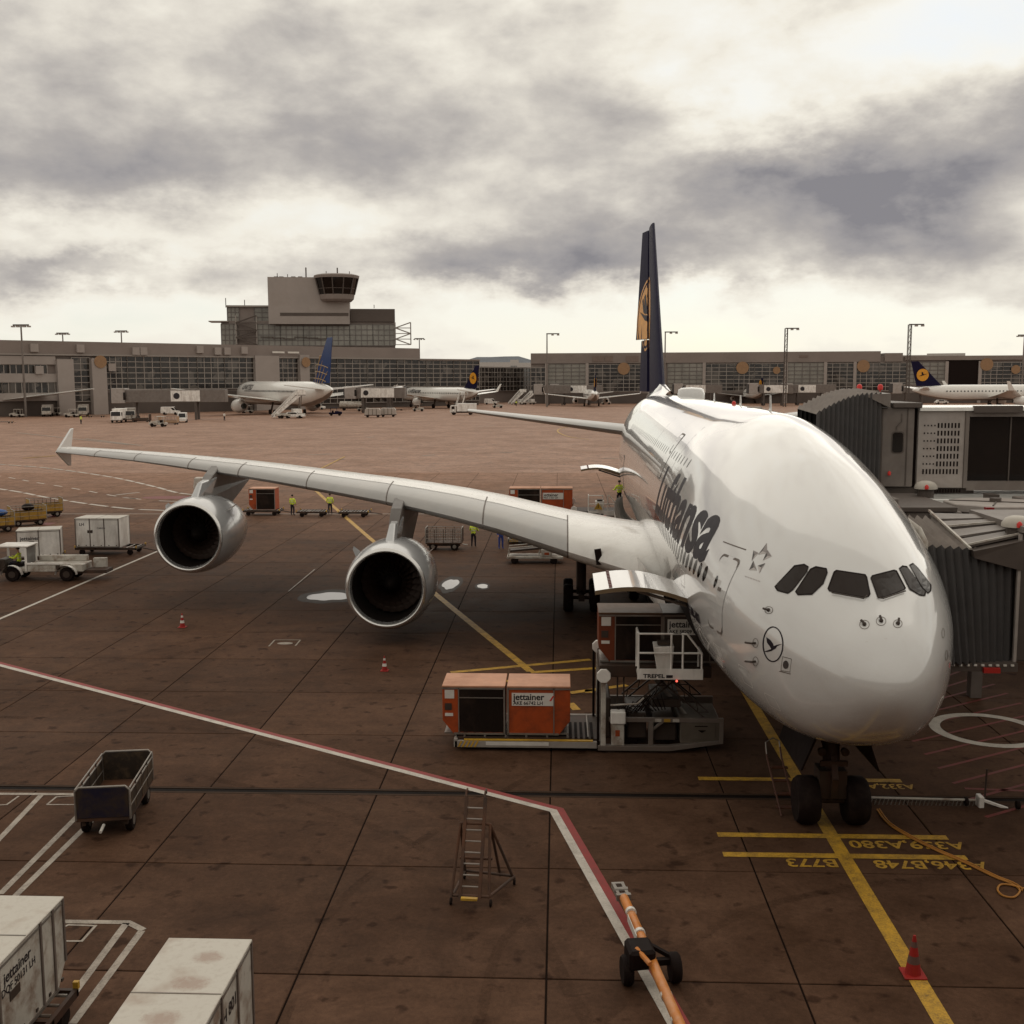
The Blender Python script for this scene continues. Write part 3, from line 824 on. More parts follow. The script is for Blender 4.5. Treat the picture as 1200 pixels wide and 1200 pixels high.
decal('ring_emblem', [ring_shape(906, 755, 12.3, 21, 1.5, 48)] + [poly_shape(p) for p in crane], lambda u, v: hit(u, v, .006), M_navyprint, step=3,
      label='black bird in a ring painted on the nose')
STAR = [([(888.5, 650), (898.7, 636.5), (899, 648.5)], (893.5, 646)), ([(894, 657), (899.5, 644.5), (904.5, 652)], (899, 652)), ([(881, 657.5), (883, 645), (889, 648)], (884.5, 651)),
        ([(878, 668), (883, 657), (887, 668.5)], (883.5, 665)), ([(888, 663), (897, 660), (890, 672)], (892, 665))]
mb = MB()
for tri, c in STAR:
    for k in range(3): put(mb, poly_shape([tri[k], tri[(k + 1) % 3], c]), lambda u, v: hit(u, v, .006), 0, k)
mb.build('star_emblem', [M_greylogo, mat('mid_grey_emblem', (.22, .19, .18), .4), mat('pale_grey_emblem', (.42, .38, .36), .4)], JET, fix=False)['label'] = 'star of five faceted arrowheads painted ahead of the door'
decal('emblem_caption', [([(873 + k * 3.1, 674.5 + k * 1.1) , (875 + k * 3.1, 675.2 + k * 1.1), (875 + k * 3.1, 676.6 + k * 1.1), (873 + k * 3.1, 676 + k * 1.1)], [(0, 1, 2, 3)]) for k in range(6)],
      lambda u, v: hit(u, v, .006), mat('pale_grey_emblem', (.42, .38, .36)), step=0)

# -------- airline name, windows, doors on the starboard side, in (station, height)
V, F = text_shape('Lufthansa', 2.2, .07, 1.0)
x0, x1 = min(v[0] for v in V), max(v[0] for v in V)
nm = MB()
V2, F2 = cut2d([((v[0] - x0) / (x1 - x0), v[1]) for v in V], F, .012)
def name_pt(s, t): return side(19.5 - s * 12.15, 7.38 + t * 1.1, .006)
nm.add([name_pt(*v) for v in V2], F2)
nm.build('airline_name', M_navyprint, JET, fix=False)['label'] = 'large dark airline name along the upper side'
put_ = lambda name, shapes, m, step=.12, off=.006, parent=JET: decal(name, shapes, lambda a, b: side(a, b, off), m, parent, step)
V, F = text_shape('A380-800', .42, .012, 1.0); put_('type_lettering', [([(8.15 - v[0], 4.95 + v[1]) for v in V], F)], M_navyprint)
V, F = text_shape('Zürich', .34, .008, 1.0); 
win0 = decal('cabin_window', [poly_shape(circle(6.95, 6.36, .15, .22, 14))], lambda a, b: side(a, b, .006), M_glass, step=0)
for k in range(1, 24): decal('cabin_window', [poly_shape(circle(6.95 + k * .535, 6.36, .15, .22, 14))], lambda a, b: side(a, b, .006), M_glass, step=0)
for k in range(0, 40): decal('cabin_window', [poly_shape(circle(15.2 + k * .8, 8.80, .10, .15, 10))], lambda a, b: side(a, b, .006), M_glass, step=0)
for k in range(0, 14): decal('cabin_window', [poly_shape(circle(46 + k * .9, 6.7, .15, .2, 10))], lambda a, b: side(a, b, .006), M_glass, step=0)
def door(x0, x1, z0, z1, name='cabin_door'):
    pts = rounded(x0, x1, z0, z1, .16)
    dn_ = decal(name, [poly_shape(pts)], lambda a, b: side(a, b, .012), M_jet, step=.2)
    decal('door_seam', [outline_shape(pts, .05)], lambda a, b: side(a, b, .016), M_line, dn_, step=0)
    cx = (x0 + x1) / 2
    decal('door_window', [poly_shape(circle(cx + .25, (z0 + z1) / 2 + .28, .09, .17, 14))], lambda a, b: side(a, b, .018), M_glass, dn_, step=0)
    decal('door_handle', [poly_shape(rounded(cx - .25, cx - .02, (z0 + z1) / 2 + .1, (z0 + z1) / 2 + .2, .02))], lambda a, b: side(a, b, .018), M_line, dn_, step=0)
    return dn_
door(5.12, 6.3, 5.02, 7.04); door(20.6, 21.7, 7.75, 9.55); door(43.5, 44.6, 5.1, 7.1)
for sh_ in [poly_shape([(5.25, 7.28), (6.7, 7.28), (6.7, 7.31), (5.25, 7.31)]), poly_shape([(18.2, 7.2), (18.23, 7.2), (18.23, 10.2), (18.2, 10.2)]),
                        poly_shape([(28.2, 6.0), (28.23, 6.0), (28.23, 10.4), (28.2, 10.4)])]: put_('skin_seam', [sh_], M_line, .3, .004)
rd = MB(); pr0 = [(946, 818), (960, 795), (985, 770), (1015, 752), (1038, 748), (1060, 752)]
for off_ in (0,):
    rr_ = [[hit(u, v, .003), hit(u, v + .5, .003)] for u, v in pr0]
    rd.grid(rr_)
rd.build('radome_seam', mat('soft_seam_grey', (.45, .41, .38), .5), JET, fix=False)
M_seam2 = mat('faint_skin_seam', (.52, .49, .46), .4)
for x_ in (22.4, 33.0, 39.0, 52.0):
    sm = MB(); sm.grid([[skin(x_ + o_, a_) + skin_normal(skin(x_, a_)) * .004 for o_ in (0, .018)] for a_ in [R(-60 + 3 * q) for q in range(101)]]); sm.build('skin_seam', M_seam2, JET, fix=False)
for (a_, b_2, c_, d_) in ((7.2, 8.0, 4.15, 4.75), (3.7, 4.3, 4.0, 4.5), (9.2, 9.9, 5.5, 6.0), (2.6, 3.1, 3.75, 4.1), (14.2, 15.4, 4.2, 5.4), (5.6, 6.2, 4.2, 4.6)):
    put_('access_panel', [outline_shape(rounded(a_, b_2, c_, d_, .06), .022)], M_seam2, 0, .005)
# crown antennas and beacon
for (x, h, w) in ((17.5, .55, .35), (24.5, .42, .35), (33, .4, .35)):
    p = skin(x, R(98)); mb = MB(); mb.hexa([p + Vector(q) for q in ((-.025, -w / 2, -.05), (.025, -w / 2, -.05), (.025, w / 2, -.05), (-.025, w / 2, -.05), (-.012, -w / 6, h), (.012, -w / 6, h), (.012, w / 2, h), (-.012, w / 2, h))])
    mb.build('blade_antenna', M_jet, JET)
p = skin(24, R(92)); MB().lathe([(.09, -.05), (.085, .08), (.05, .13), (.01, .15)], p, n=12).build('beacon', M_redlamp, JET, smooth=60)
p = skin(46, R(97)); MB().lathe([(.85, -.2), (.85, .1), (.78, .42), (.6, .52), (.01, .56)], p + Vector((.35, 0, 0)), n=28).build('satcom_dome', M_jet, JET, smooth=50)
mb = MB(); mb.box(-.25, .25, -.3, .3, -.06, .03); mb.build('crown_plate', M_lgrey, JET, loc=skin(19.5, R(94)))

# -------- cargo doors: opening and raised curved panel
def cargo_door(y0, y1, zlo, zhi, xo, sgn=-1):
    op = decal('cargo_opening', [poly_shape(rounded(y0, y1, zlo, zhi, .12))], lambda a, b: side(a, b, .008), M_black, step=.3)
    h0, h1 = side(y0, zhi, 0), side(y1, zhi, 0)
    mb = MB(); n = 14; top, bot = [], []
    for i in range(n + 1):
        t = i / n; bulge = math.sin(PI * t) * .22
        for lst, dz_ in ((top, 0), (bot, -.13)):
            lst.append([Vector((h.x * (1 - t) + xo * t, h.y, h.z + .05 + bulge + .22 * t + dz_)) for h in (h0 * .5 + h0 * .5, h0 * .5 + h1 * .5, h1)])
    mb.grid(top, 0); mb.grid([r_[::-1] for r_ in bot], 1)
    for k in (0, 2): mb.grid([[a[k], b[k]] for a, b in zip(top, bot)], 1)
    mb.add([top[-1][0], top[-1][2], bot[-1][2], bot[-1][0]], [(0, 1, 2, 3)], 0)
    d = mb.build('cargo_door', [M_jet, mat('primer_green_brown', (.15, .10, .055), .6)], JET, smooth=40)
    d['label'] = 'white curved cargo door swung up'
    a = .18
    s_ = MB()
    for k in range(11):
        t = .80; i = t * n; y = y0 + .15 + (y1 - y0 - .3) * k / 10
        zz = h0.z + .05 + math.sin(PI * .84) * .22 + .22 * .84
        s_.box(xo + .42, xo + .52, y, y + .13, zz + .0, zz + .035)
    s_.build('hinge_row', mat('dark_red_latches', (.10, .015, .012), .5), d)
    s_ = MB()
    for q in (y0 + .4, y1 - .4):
        s_.tube([(h0.x + .2, q, zhi - .3), ((h0.x + xo) / 2 - .1, q, h0.z + .2)], .05, 8)
    s_.build('door_strut', M_steel, d)
    return d
cargo_door(8.95, 11.9, 3.0, 5.2, -6.15)
cargo_door(48.6, 51.2, 3.9, 5.6, -6.0)

# -------- wings
f_le = pchip([0, 3.6, 14.9, 25.7, 39.6], [17.5, 20.2, 28.3, 35.6, 45.7])
f_te = pchip([0, 3.6, 14, 25.7, 39.6], [39, 39, 39.5, 43.2, 49.8])
f_lez = pchip([0, 3.5, 5.3, 7.15, 10.65, 15.5, 19, 23.5, 26.5, 32.8, 39.6], [3.2, 3.9, 4.15, 4.55, 5.28, 5.93, 6.25, 6.62, 6.8, 7.08, 7.22])
f_th = pchip([0, 4, 10, 15, 26, 39.6], [.078, .070, .062, .063, .060, .045])
f_tw = pchip([0, 4, 14, 26, 39.6], [.055, .05, .03, .02, .0])
def airfoil(y, sg):
    """closed ring of points; sg=-1 starboard"""
    le, te, z0, th, tw = f_le(y), f_te(y), f_lez(y), f_th(y), f_tw(y); c = te - le; out = []
    n = 16
    for i in range(n + 1):
        s = (1 - math.cos(PI * i / n)) / 2; s = 1 - s
        yt = th * 2.0 * (1.4845 * math.sqrt(s) - .63 * s - 1.758 * s * s + 1.4215 * s ** 3 - .5075 * s ** 4) * .5 / .5
        out.append(Vector((sg * y, le + s * c, z0 + c * (yt * 1.12 - tw * s + .01 * math.sin(PI * s)))))
    for i in range(1, n):
        s = (1 - math.cos(PI * i / n)) / 2
        yt = th * 2.0 * (1.4845 * math.sqrt(s) - .63 * s - 1.758 * s * s + 1.4215 * s ** 3 - .5075 * s ** 4)
        out.append(Vector((sg * y, le + s * c, z0 - c * (yt * .62 + tw * s - .01 * math.sin(PI * s)))))
    return out
def wing(sg):
    mb = MB(); ys = [2.2, 3.4, 4.5, 6.9, 8, 10, 12, 14, 16, 18, 20, 22.5, 25, 27.5, 30, 32.5, 35, 37.5, 39.2, 39.7]
    rows = [airfoil(y, sg) for y in ys]; m = len(rows[0])
    mb.grid(rows, 0, closed=True)
    mb.add(rows[-1], [tuple(range(m))], 0)
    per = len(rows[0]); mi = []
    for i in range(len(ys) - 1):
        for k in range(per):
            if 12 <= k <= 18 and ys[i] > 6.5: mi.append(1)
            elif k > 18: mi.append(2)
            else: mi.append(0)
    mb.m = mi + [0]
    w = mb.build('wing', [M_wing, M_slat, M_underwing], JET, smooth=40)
    w['label'] = 'long swept wing' + (' on the open apron side' if sg < 0 else ' over the jet bridge side')
    for y in (6.9, 10.7, 15.6, 20.2, 24.6, 28.2, 32.5, 36):
        a, b = airfoil(y, sg), airfoil(y + .06, sg)
        s_ = MB(); off = Vector((0, -.01, 0))
        s_.grid([[p + Vector((0, -.006, .008 if k < 17 else -.008)) for p in (a[k], b[k])] for k in range(11, 21)])
        s_.build('slat_gap', M_line, w, fix=False)
    # spanwise seam between slats and the fixed upper skin, flap hinge line
    for k, wd in ((12, .05), (5, .06)):
        s_ = MB(); s_.grid([[airfoil(y, sg)[k] + Vector((0, o_, .012)) for o_ in (0, wd)] for y in [6.9 + q * (36 - 6.9) / 30 for q in range(31)]])
        s_.build('panel_seam', M_line, w, fix=False)
    # flap track fairings
    for y, L in ((9.5, 4.5), (17.5, 3.6), (22.5, 3.2), (29.5, 2.6)):
        te, z = f_te(y), airfoil(y, sg)[0].z; s_ = MB()
        s_.lathe([(.01, -L * .6), (.3, -L * .45), (.42, -L * .1), (.36, L * .15), (.16, L * .32), (.02, L * .4)], (sg * y, te, z - .25), (0, 1, -.08), 14)
        s_.build('flap_track_fairing', M_wing, w, smooth=50)
    # wing tip fence
    s_ = MB(); X = sg * 39.75
    pf = [(45.9, 7.2), (48.2, 8.62), (48.5, 8.62), (48.0, 7.25), (47.9, 6.2), (47.6, 6.2)]
    s_.add([(X + q, y, z) for q in (-.07, .07) for y, z in pf], [tuple(range(6))[::-1], tuple(range(6, 12))] + [(i, (i + 1) % 6, 6 + (i + 1) % 6, 6 + i) for i in range(6)])
    s_.build('wing_tip_fence', M_jet, w, bevel=.03)
    return w
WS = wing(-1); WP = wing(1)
s_ = MB(); a = airfoil(5.6, -1); q = a[17]
s_.bar(q + Vector((0, -.08, .1)), q + Vector((-.1, -.05, .75)), .28, .1); s_.build('landing_light_panel', M_black, WS)

# -------- engines
def engine(X, Y, Z, sg):
    e = MB()
    cowl = [(1.56, .30), (1.58, .16), (1.62, .05), (1.68, .0), (1.745, .02), (1.80, .10)]
    outer = [(1.80, .10), (1.90, .45), (1.98, 1.1), (2.0, 1.9), (1.97, 2.9), (1.86, 3.9), (1.66, 4.9), (1.52, 5.5), (1.46, 5.55), (1.42, 5.2)]
    nac = e.lathe(outer, (X, Y, Z), (0, 1, -.02), 56, 0, cap=False).build('nacelle', M_nac, JET, smooth=40)
    nac['label'] = ('outboard' if abs(X) > 20 else 'inboard') + ' grey engine nacelle'
    MB().lathe(cowl, (X, Y, Z), (0, 1, -.02), 56, cap=False).build('inlet_lip', M_lip, nac, smooth=50)
    MB().lathe([(1.56, .30), (1.50, .8), (1.49, 1.6), (1.47, 2.4)], (X, Y, Z), (0, 1, -.02), 40, cap=False).build('inlet_duct', M_duct, nac, smooth=50)
    fn_ = MB(); fn_.lathe([(1.47, 2.3), (.1, 2.32)], (X, Y, Z), (0, 1, -.02), 40, cap=False)
    for k in range(24):
        a = 2 * PI * k / 24; rows = []
        for j in range(5):
            r = .45 + .99 * j / 4; ang = a + .16 * j / 4 * (1 if j else 1); d = .12 + .10 * j / 4
            rows.append([(X + r * math.cos(ang - d), Y + 1.75 + .0, Z + r * math.sin(ang - d)), (X + r * math.cos(ang + d), Y + 1.75 + .42 - .06 * j, Z + r * math.sin(ang + d))])
        fn_.grid(rows)
    f = fn_.build('fan', M_fan, nac, fix=False)
    MB().lathe([(.01, 1.0), (.14, 1.1), (.30, 1.38), (.42, 1.75), (.44, 1.95)], (X, Y, Z), (0, 1, -.02), 24).build('spinner', M_duct, f, smooth=60)
    sw = MB(); sw.grid([[(X + r * math.cos(t), Y + 1.02 + rr_, Z + r * math.sin(t)) for r, rr_ in (((.10 + .02 * j), .10 + .045 * j), ((.14 + .028 * j), .13 + .055 * j))] for j, t in enumerate([.4 + .42 * q for q in range(9)])])
    sw.build('spinner_swirl', mat('swirl_white', (.6, .55, .5), .5), f, fix=False)
    core = MB().lathe([(1.05, 5.0), (1.0, 5.6), (.82, 6.7), (.62, 7.3), (.55, 7.2), (.3, 7.6), (.02, 8.1)], (X, Y, Z), (0, 1, -.02), 32).build('core_nozzle', M_dsteel, nac, smooth=50)
    ys = abs(X); le, lz = f_le(ys), f_lez(ys)
    p = MB(); t = .26
    prof = [(Y + 1.3, Z + 1.94, .03), (Y + 2.2, Z + 2.25, .20), (le - .9, lz - .10, t), (le + .3, lz + .28, t), (le + 6.0, lz - .35, t * .8), (le + 6.6, lz - 1.0, .1), (le + 2.2, Z + 1.0, t), (Y + 4.0, Z + 1.75, t), (Y + 2.2, Z + 1.9, t * .9)]
    n = len(prof)
    p.add([(X - w_, y, z) for y, z, w_ in prof] + [(X + w_, y, z) for y, z, w_ in prof], [tuple(range(n))[::-1], tuple(range(n, 2 * n))] + [(i, (i + 1) % n, n + (i + 1) % n, n + i) for i in range(n)])
    p.build('pylon', M_pylon, nac, bevel=.08)
    fp = MB(); fp.hexa([(X - .20, Y + 1.1, Z + 1.85), (X + .20, Y + 1.1, Z + 1.85), (X + .24, Y + 3.4, Z + 1.85), (X - .24, Y + 3.4, Z + 1.85), (X - .12, Y + 2.2, Z + 2.62), (X + .12, Y + 2.2, Z + 2.62), (X + .30, le - .3, Z + 2.75), (X - .30, le - .3, Z + 2.75)])
    fp.build('pylon_fairing', M_nac, nac, bevel=.05)
    sk = MB()
    for s2 in (-1, 1):
        a = R(38) if s2 > 0 else R(142)
        b0 = Vector((X + 1.97 * math.cos(a), Y + 1.3, Z + 1.97 * math.sin(a))); nn = Vector((math.cos(a), 0, math.sin(a)))
        sk.add([b0, b0 + Vector((0, 1.4, 0)), b0 + Vector((0, 1.4, 0)) + nn * .45, b0 + Vector((0, .75, 0)) + nn * .35], [(0, 1, 2, 3)])
    sk.build('nacelle_strake', M_nac, nac, fix=False)
    ln = MB()
    for d in (1.75, 4.05):
        rr_ = 1.995 if d < 2 else 1.845
        ln.lathe([(rr_ + .006, d), (rr_ + .004, d + .03)], (X, Y, Z), (0, 1, -.02), 48, cap=False)
    ln.build('cowl_seam', M_line, nac, fix=False)
    return nac
for sg in (-1, 1):
    engine(sg * 14.93, 24.0, 2.60, sg); engine(sg * 26.3, 31.4, 3.78, sg)

# -------- tail
def foil(c0, c1, th, n=10):
    up = []
    for i in range(n + 1):
        s = (1 - math.cos(PI * i / n)) / 2
        up.append((s, th * (1.4845 * math.sqrt(s) - .63 * s - 1.758 * s * s + 1.4215 * s ** 3 - .5075 * s ** 4)))
    return up
def tail_loft(name, m, le0, te0, le1, te1, root, tip, th, cut=None, vertical=True, parent=JET):
    mb = MB(); rows = []
    for t in [i / 8 for i in range(9)]:
        le, te, h = le0 + (le1 - le0) * t, te0 + (te1 - te0) * t, None
        pos_ = Vector(root).lerp(Vector(tip), t); up = foil(0, 1, th)
        ring = [(s, y) for s, y in up] + [(s, -y) for s, y in up[-2:0:-1]]
        if cut is not None:
            ring = [(min(s, cut), y) for s, y in ring]
        rows.append([pos_ + (Vector((y * (te - le), 0, 0)) if vertical else Vector((0, 0, y * (te - le)))) + Vector((0, le + s * (te - le), 0)) for s, y in ring])
    mb.grid(rows, 0, closed=True); mb.add(rows[-1], [tuple(range(len(rows[-1])))])
    return mb.build(name, m, parent, smooth=40)
FIN = tail_loft('tail_fin', M_navy, 56.2, 71.0, 67.0, 72.6, (0, 0, 10.0), (0, 0, 24.1), .055, cut=.70)
FIN['label'] = 'tall dark blue tail fin'
def fin_edge(z):
    t = (z - 10.0) / 14.1; le, te = 56.2 + 10.8 * t, 71.0 + 1.6 * t
    return le, le + .70 * (te - le), te
def rudder(z0, z1, ang, lab):
    mb = MB(); rows = []
    ca, sa = math.cos(ang), math.sin(ang)
    for i in range(9):
        z = z0 + (z1 - z0) * i / 8; le, hy, te = fin_edge(z); c = te - hy; ch = te - le
        ring = []
        for s, w in ((0, .030 * ch), (.5, .019 * ch), (1, .004 * ch), (1, -.004 * ch), (.5, -.019 * ch), (0, -.030 * ch)):
            ring.append(Vector((w * ca - s * c * sa, hy + .04 + s * c * ca + w * sa * 0, z)))
        rows.append(ring)
    mb.grid(rows, 0, closed=True); mb.add(rows[0], [tuple(range(6))]); mb.add(rows[-1], [tuple(range(6))])
    o = mb.build('rudder', M_navy, FIN); o['label'] = lab
    return lambda s, z, off=.02: Vector((-s * (fin_edge(z)[2] - fin_edge(z)[1]) * sa - (.030 * (1 - s) + .004 * s) * (fin_edge(z)[2] - fin_edge(z)[0]) * ca - off * ca,
                                         fin_edge(z)[1] + .04 + s * (fin_edge(z)[2] - fin_edge(z)[1]) * ca - off * sa, z)), o
rf, ro = rudder(15.0, 24.0, R(17), 'upper rudder swung towards the open apron')
rl, rlo = rudder(10.7, 14.9, R(9), 'lower rudder swung less far')
# golden disc with the bird on the starboard face of fin and rudders
def fin_side(y, z, off):
    le, hy, te = fin_edge(z); q = min(.999, max(.001, (y - le) / (te - le)))
    return Vector((-.055 * (1.4845 * math.sqrt(q) - .63 * q - 1.758 * q * q + 1.4215 * q ** 3 - .5075 * q ** 4) * (te - le) - off, y, z))
cz, cy, rad = 17.0, 68.75, 3.0
def tail_print(shape, m, off, name):
    V_, F_ = cut2d(*shape, .3); parts = {'fin': MB(), 'up': MB(), 'low': MB()}
    k = lambda p: max(0.0, min(1.0, (p[0] - fin_edge(p[1])[1]) / (fin_edge(p[1])[2] - fin_edge(p[1])[1])))
    for f in F_:
        c = (sum(V_[i][0] for i in f) / len(f), sum(V_[i][1] for i in f) / len(f))
        if c[0] < fin_edge(c[1])[1]: parts['fin'].add([fin_side(*V_[i], off) for i in f], [tuple(range(len(f)))])
        elif c[1] > 15.02: parts['up'].add([rf(k(V_[i]), V_[i][1], off) for i in f], [tuple(range(len(f)))])
        elif c[1] < 14.88: parts['low'].add([rl(k(V_[i]), V_[i][1], off) for i in f], [tuple(range(len(f)))])
    for key, par in (('fin', FIN), ('up', ro), ('low', rlo)):
        if parts[key].v: parts[key].build(name, m, par, fix=False)
tail_print(ring_shape(cy, cz, rad, rad, .20, 48), M_yellowlogo, .02, 'emblem_ring')
tail_print(poly_shape(circle(cy, cz, rad - .42, rad - .42, 48)), M_yellowlogo, .02, 'tail_emblem')
for sh_ in ([(66.9, 16.3), (69.2, 16.5), (71.0, 17.3), (69.4, 16.95), (68.2, 16.9)], [(68.6, 17.0), (69.5, 17.1), (70.1, 18.5), (69.7, 18.7)], [(69.3, 17.0), (69.9, 17.2), (70.6, 18.2), (70.3, 18.4)]):
    tail_print(poly_shape(sh_), M_navyprint, .035, 'tail_bird')
# fin root fillet and horizontal tail
fi = MB(); rows = []
for i in range(14):
    t = i / 13; x = 51.5 + 19 * t; w = .15 + .75 * math.sin(PI * min(1, t * .9 + .1)) ** .7; zt = skin(x, PI / 2).z
    rows.append([(-w, x, zt - .28), (-w * .45, x, zt + .10 + .3 * t), (-.18 * min(1, t * 3 + .2), x, zt + .25 + .8 * min(1, t * 2)), (.18 * min(1, t * 3 + .2), x, zt + .25 + .8 * min(1, t * 2)), (w * .45, x, zt + .10 + .3 * t), (w, x, zt - .28)])
fi.grid(rows).build('fin_root_fairing', M_jet, JET, smooth=60)
for sg in (-1, 1):
    h = tail_loft('tailplane', M_slat, 57.5, 68.0, 67.6, 71.2, (sg * 1.2, 0, 7.75), (sg * 15.1, 0, 9.15), .085, vertical=False)
    h['label'] = 'long grey tailplane' + (' on the open apron side' if sg < 0 else ' on the bridge side')

# -------- landing gear
def wheel_part(mbp, name, c, r, w, parent):
    t = MB().wheel(c, r, w, (1, 0, 0), 28).build('tyre', M_rubber, parent, smooth=45)
    s_ = MB(); s_.lathe([(r * .56, -w * .36), (r * .5, -w * .42), (r * .2, -w * .3), (.04, -w * .44)], c, (1, 0, 0), 20); s_.lathe([(r * .56, w * .36), (r * .5, w * .42), (r * .2, w * .3), (.04, w * .44)], c, (1, 0, 0), 20)
    s_.build('wheel_hub', M_steel, t, smooth=45); return t
ng = MB(); ng.tube([(0, 5.0, .64), (0, 5.05, 1.7)], .15, 14); ng.tube([(0, 5.05, 1.7), (0, 5.3, 3.2)], .22, 14); ng.tube([(-.85, 5.0, .64), (.85, 5.0, .64)], .1, 10); ng.box(-.36, .36, 4.75, 5.4, .75, 1.5)
ng.bar((0, 4.72, .8), (0, 4.55, 1.35), .16, .08); ng.bar((0, 4.55, 1.35), (0, 4.85, 1.9), .16, .08); ng.tube([(-.35, 6.6, 3.0), (0, 5.1, 1.7)], .08, 8); ng.tube([(.35, 6.6, 3.0), (0, 5.1, 1.7)], .08, 8)
ng.lathe([(.09, -.1), (.11, .05), (.02, .08)], (-.3, 4.85, 2.0), (0, -1, 0), 12); ng.lathe([(.09, -.1), (.11, .05), (.02, .08)], (.3, 4.85, 2.0), (0, -1, 0), 12)
ng.bar((-.35, 4.75, 1.72), (.35, 4.75, 1.72), .1, .14)
NG = ng.build('nose_gear', M_dsteel, JET, smooth=40)
for s in (-1, 1):
    wheel_part(None, '', Vector((s * .64, 5.0, .635)), .635, .58, NG)
    d = MB(); d.hexa([(s * .62, 4.0, 2.65), (s * .68, 4.0, 2.65), (s * .68, 7.2, 2.45), (s * .62, 7.2, 2.45), (s * .95, 4.1, 1.75), (s * 1.0, 4.1, 1.75), (s * 1.0, 7.0, 1.65), (s * .95, 7.0, 1.65)][0:8])
    d.build('gear_door', M_black, JET)
for s in (-1, 1):
    for cx, cy_, rows_ in ((s * 6.2, 32.6, (-.85, .85)), (s * 2.7, 36.6, (-1.7, 0, 1.7))):
        g = MB(); g.tube([(cx, cy_, .75), (cx, cy_, 4.2)], .26, 14); g.bar((cx, cy_ + rows_[0] - .2, .72), (cx, cy_ + rows_[-1] + .2, .72), .3, .34)
        for dy_ in rows_: g.tube([(cx - .8, cy_ + dy_, .71), (cx + .8, cy_ + dy_, .71)], .09, 8)
        g.tube([(cx, cy_, 2.2), (cx - s * 1.8, cy_ - .3, 4.2)], .12, 8)
        G_ = g.build('main_gear', M_dsteel, JET, smooth=40)
        for dy_ in rows_:
            for ox in (-.67, .67): wheel_part(None, '', Vector((cx + ox, cy_ + dy_, .70)), .70, .50, G_)
# ================================================================== EQUIPMENT ON THE APRON
def sh(mb, root):
    """move world-coordinate shapes to the root's own frame"""
    o = root.matrix_basis.inverted() if False else None
    m = (Matrix.Translation(root.location) @ Matrix.Rotation(root.rotation_euler.z, 4, 'Z') @ Matrix.Scale(root.scale.x, 4)).inverted()
    mb.v = [tuple(m @ Vector(p)) for p in mb.v]; return mb
def label_panel(parent, o, ex, ey, w, h, lines, m_panel=M_reflect, ink=M_print, name='label', dpt=.006):
    """white plate with printed lines (text, size, x, y) on a face"""
    o, ex, ey = Vector(o), Vector(ex).normalized(), Vector(ey).normalized()
    p = MB().prism([(0, 0), (w, 0), (w, h), (0, h)], o, ex, ey, dpt).build(name, m_panel, parent)
    t = MB()
    for txt, s, x, y in lines:
        V, F = text_shape(txt, s, s * .025, 1.0, 'LEFT'); put(t, (V, F), lambda a, b: plane_fn(o, ex, ey, dpt + .003)(a + x, b + y))
    t.build('print', ink, p, fix=False)
    return p

# ------------------------------------------------------------------ contoured air cargo container
def uld(label, loc, rz=0, side_=-1, front='curtain', paint=None, roof=None, plate=None, group='contoured air cargo containers', w=2.0, d=1.5, h=1.6, nm='cargo_container'):
    paint = paint or M_orange; roof = roof or M_orange_roof
    t = thing(nm, label, 'cargo container', loc, rz, group)
    s = side_; ov = .36
    prof = [(-s * (w / 2 - .02), .0), (s * (w / 2 - ov), .0), (s * w / 2, .46), (s * w / 2, h - .05), (-s * (w / 2 - .02), h - .05)]
    if s > 0: prof = [(x, z) for x, z in prof][::-1]
    MB().prism(prof, (0, -d / 2, 0), (1, 0, 0), (0, 0, 1), -d).build('body', paint, t, bevel=.012)
    MB().box(-w / 2 - .01, w / 2 + .01, -d / 2 - .015, d / 2 + .015, h - .06, h).build('roof', roof, t, bevel=.012)
    MB().box(-w / 2 + .05, w / 2 - .05, -d / 2 + .05, d / 2 - .05, -.0, .05).build('base_rail', M_steel, t)
    f = MB(); y = -d / 2 - .012
    e0, e1 = (s * (w / 2 - ov), -s * (w / 2 - .02))
    f.bar((e1, y, 0), (e1, y, h - .06), .05, .03, up=(0, 1, 0)); f.bar((e0, y, .03), (e1, y, .03), .03, .06)
    f.bar((-s * -.45 if False else s * .48, y, .05), (s * .48, y, h - .06), .035, .03, up=(0, 1, 0)); f.bar((e1, y, h - .09), (s * w / 2, y, h - .09), .03, .05)
    f.build('edge_frame', M_steel, t)
    if front == 'curtain':
        x0, x1 = sorted((s * .46, -s * (w / 2 - .05)))
        c = MB(); rows = []
        for i in range(15):
            x = x0 + (x1 - x0) * i / 14; rows.append([(x, y - .004 + .012 * math.sin(i * 2.1 + z * 3), z) for z in [.08 + (h - .2) * j / 6 for j in range(7)]])
        c.grid(rows).build('curtain', M_curtain, t, smooth=60)
        MB().bar((x0, y - .03, h * .76), (x1, y - .03, h * .76), .02, .03).build('door_bar', M_steel, t)
        lx = s * w / 2 if s < 0 else .50
        for (zz, hh, ww, mm) in ((h - .42, .28, .30, M_reflect), (h - .80, .22, .22, M_dgrey), (h - 1.0, .10, .26, M_reflect)):
            px = (-w / 2 + .08) if s < 0 else .56
            MB().box(px, px + ww, y - .006, y + .004, zz, zz + hh).build('label', mm, t)
    if plate:
        label_panel(t, (plate[0], y - .006, plate[1]), (1, 0, 0), (0, 0, 1), plate[2], plate[3], plate[4])
    return t
PL = lambda txt: (-.86, h_ - .62, 1.36, .42, [('jettainer', .30, .05, .27), (txt, .17, .05, .085)])
h_ = 1.6
ULD_B_PLATE = (-.86, .96, 1.34, .42, [('jettainer', .29, .05, .28), ('AKE 66742 LH', .155, .05, .085)])
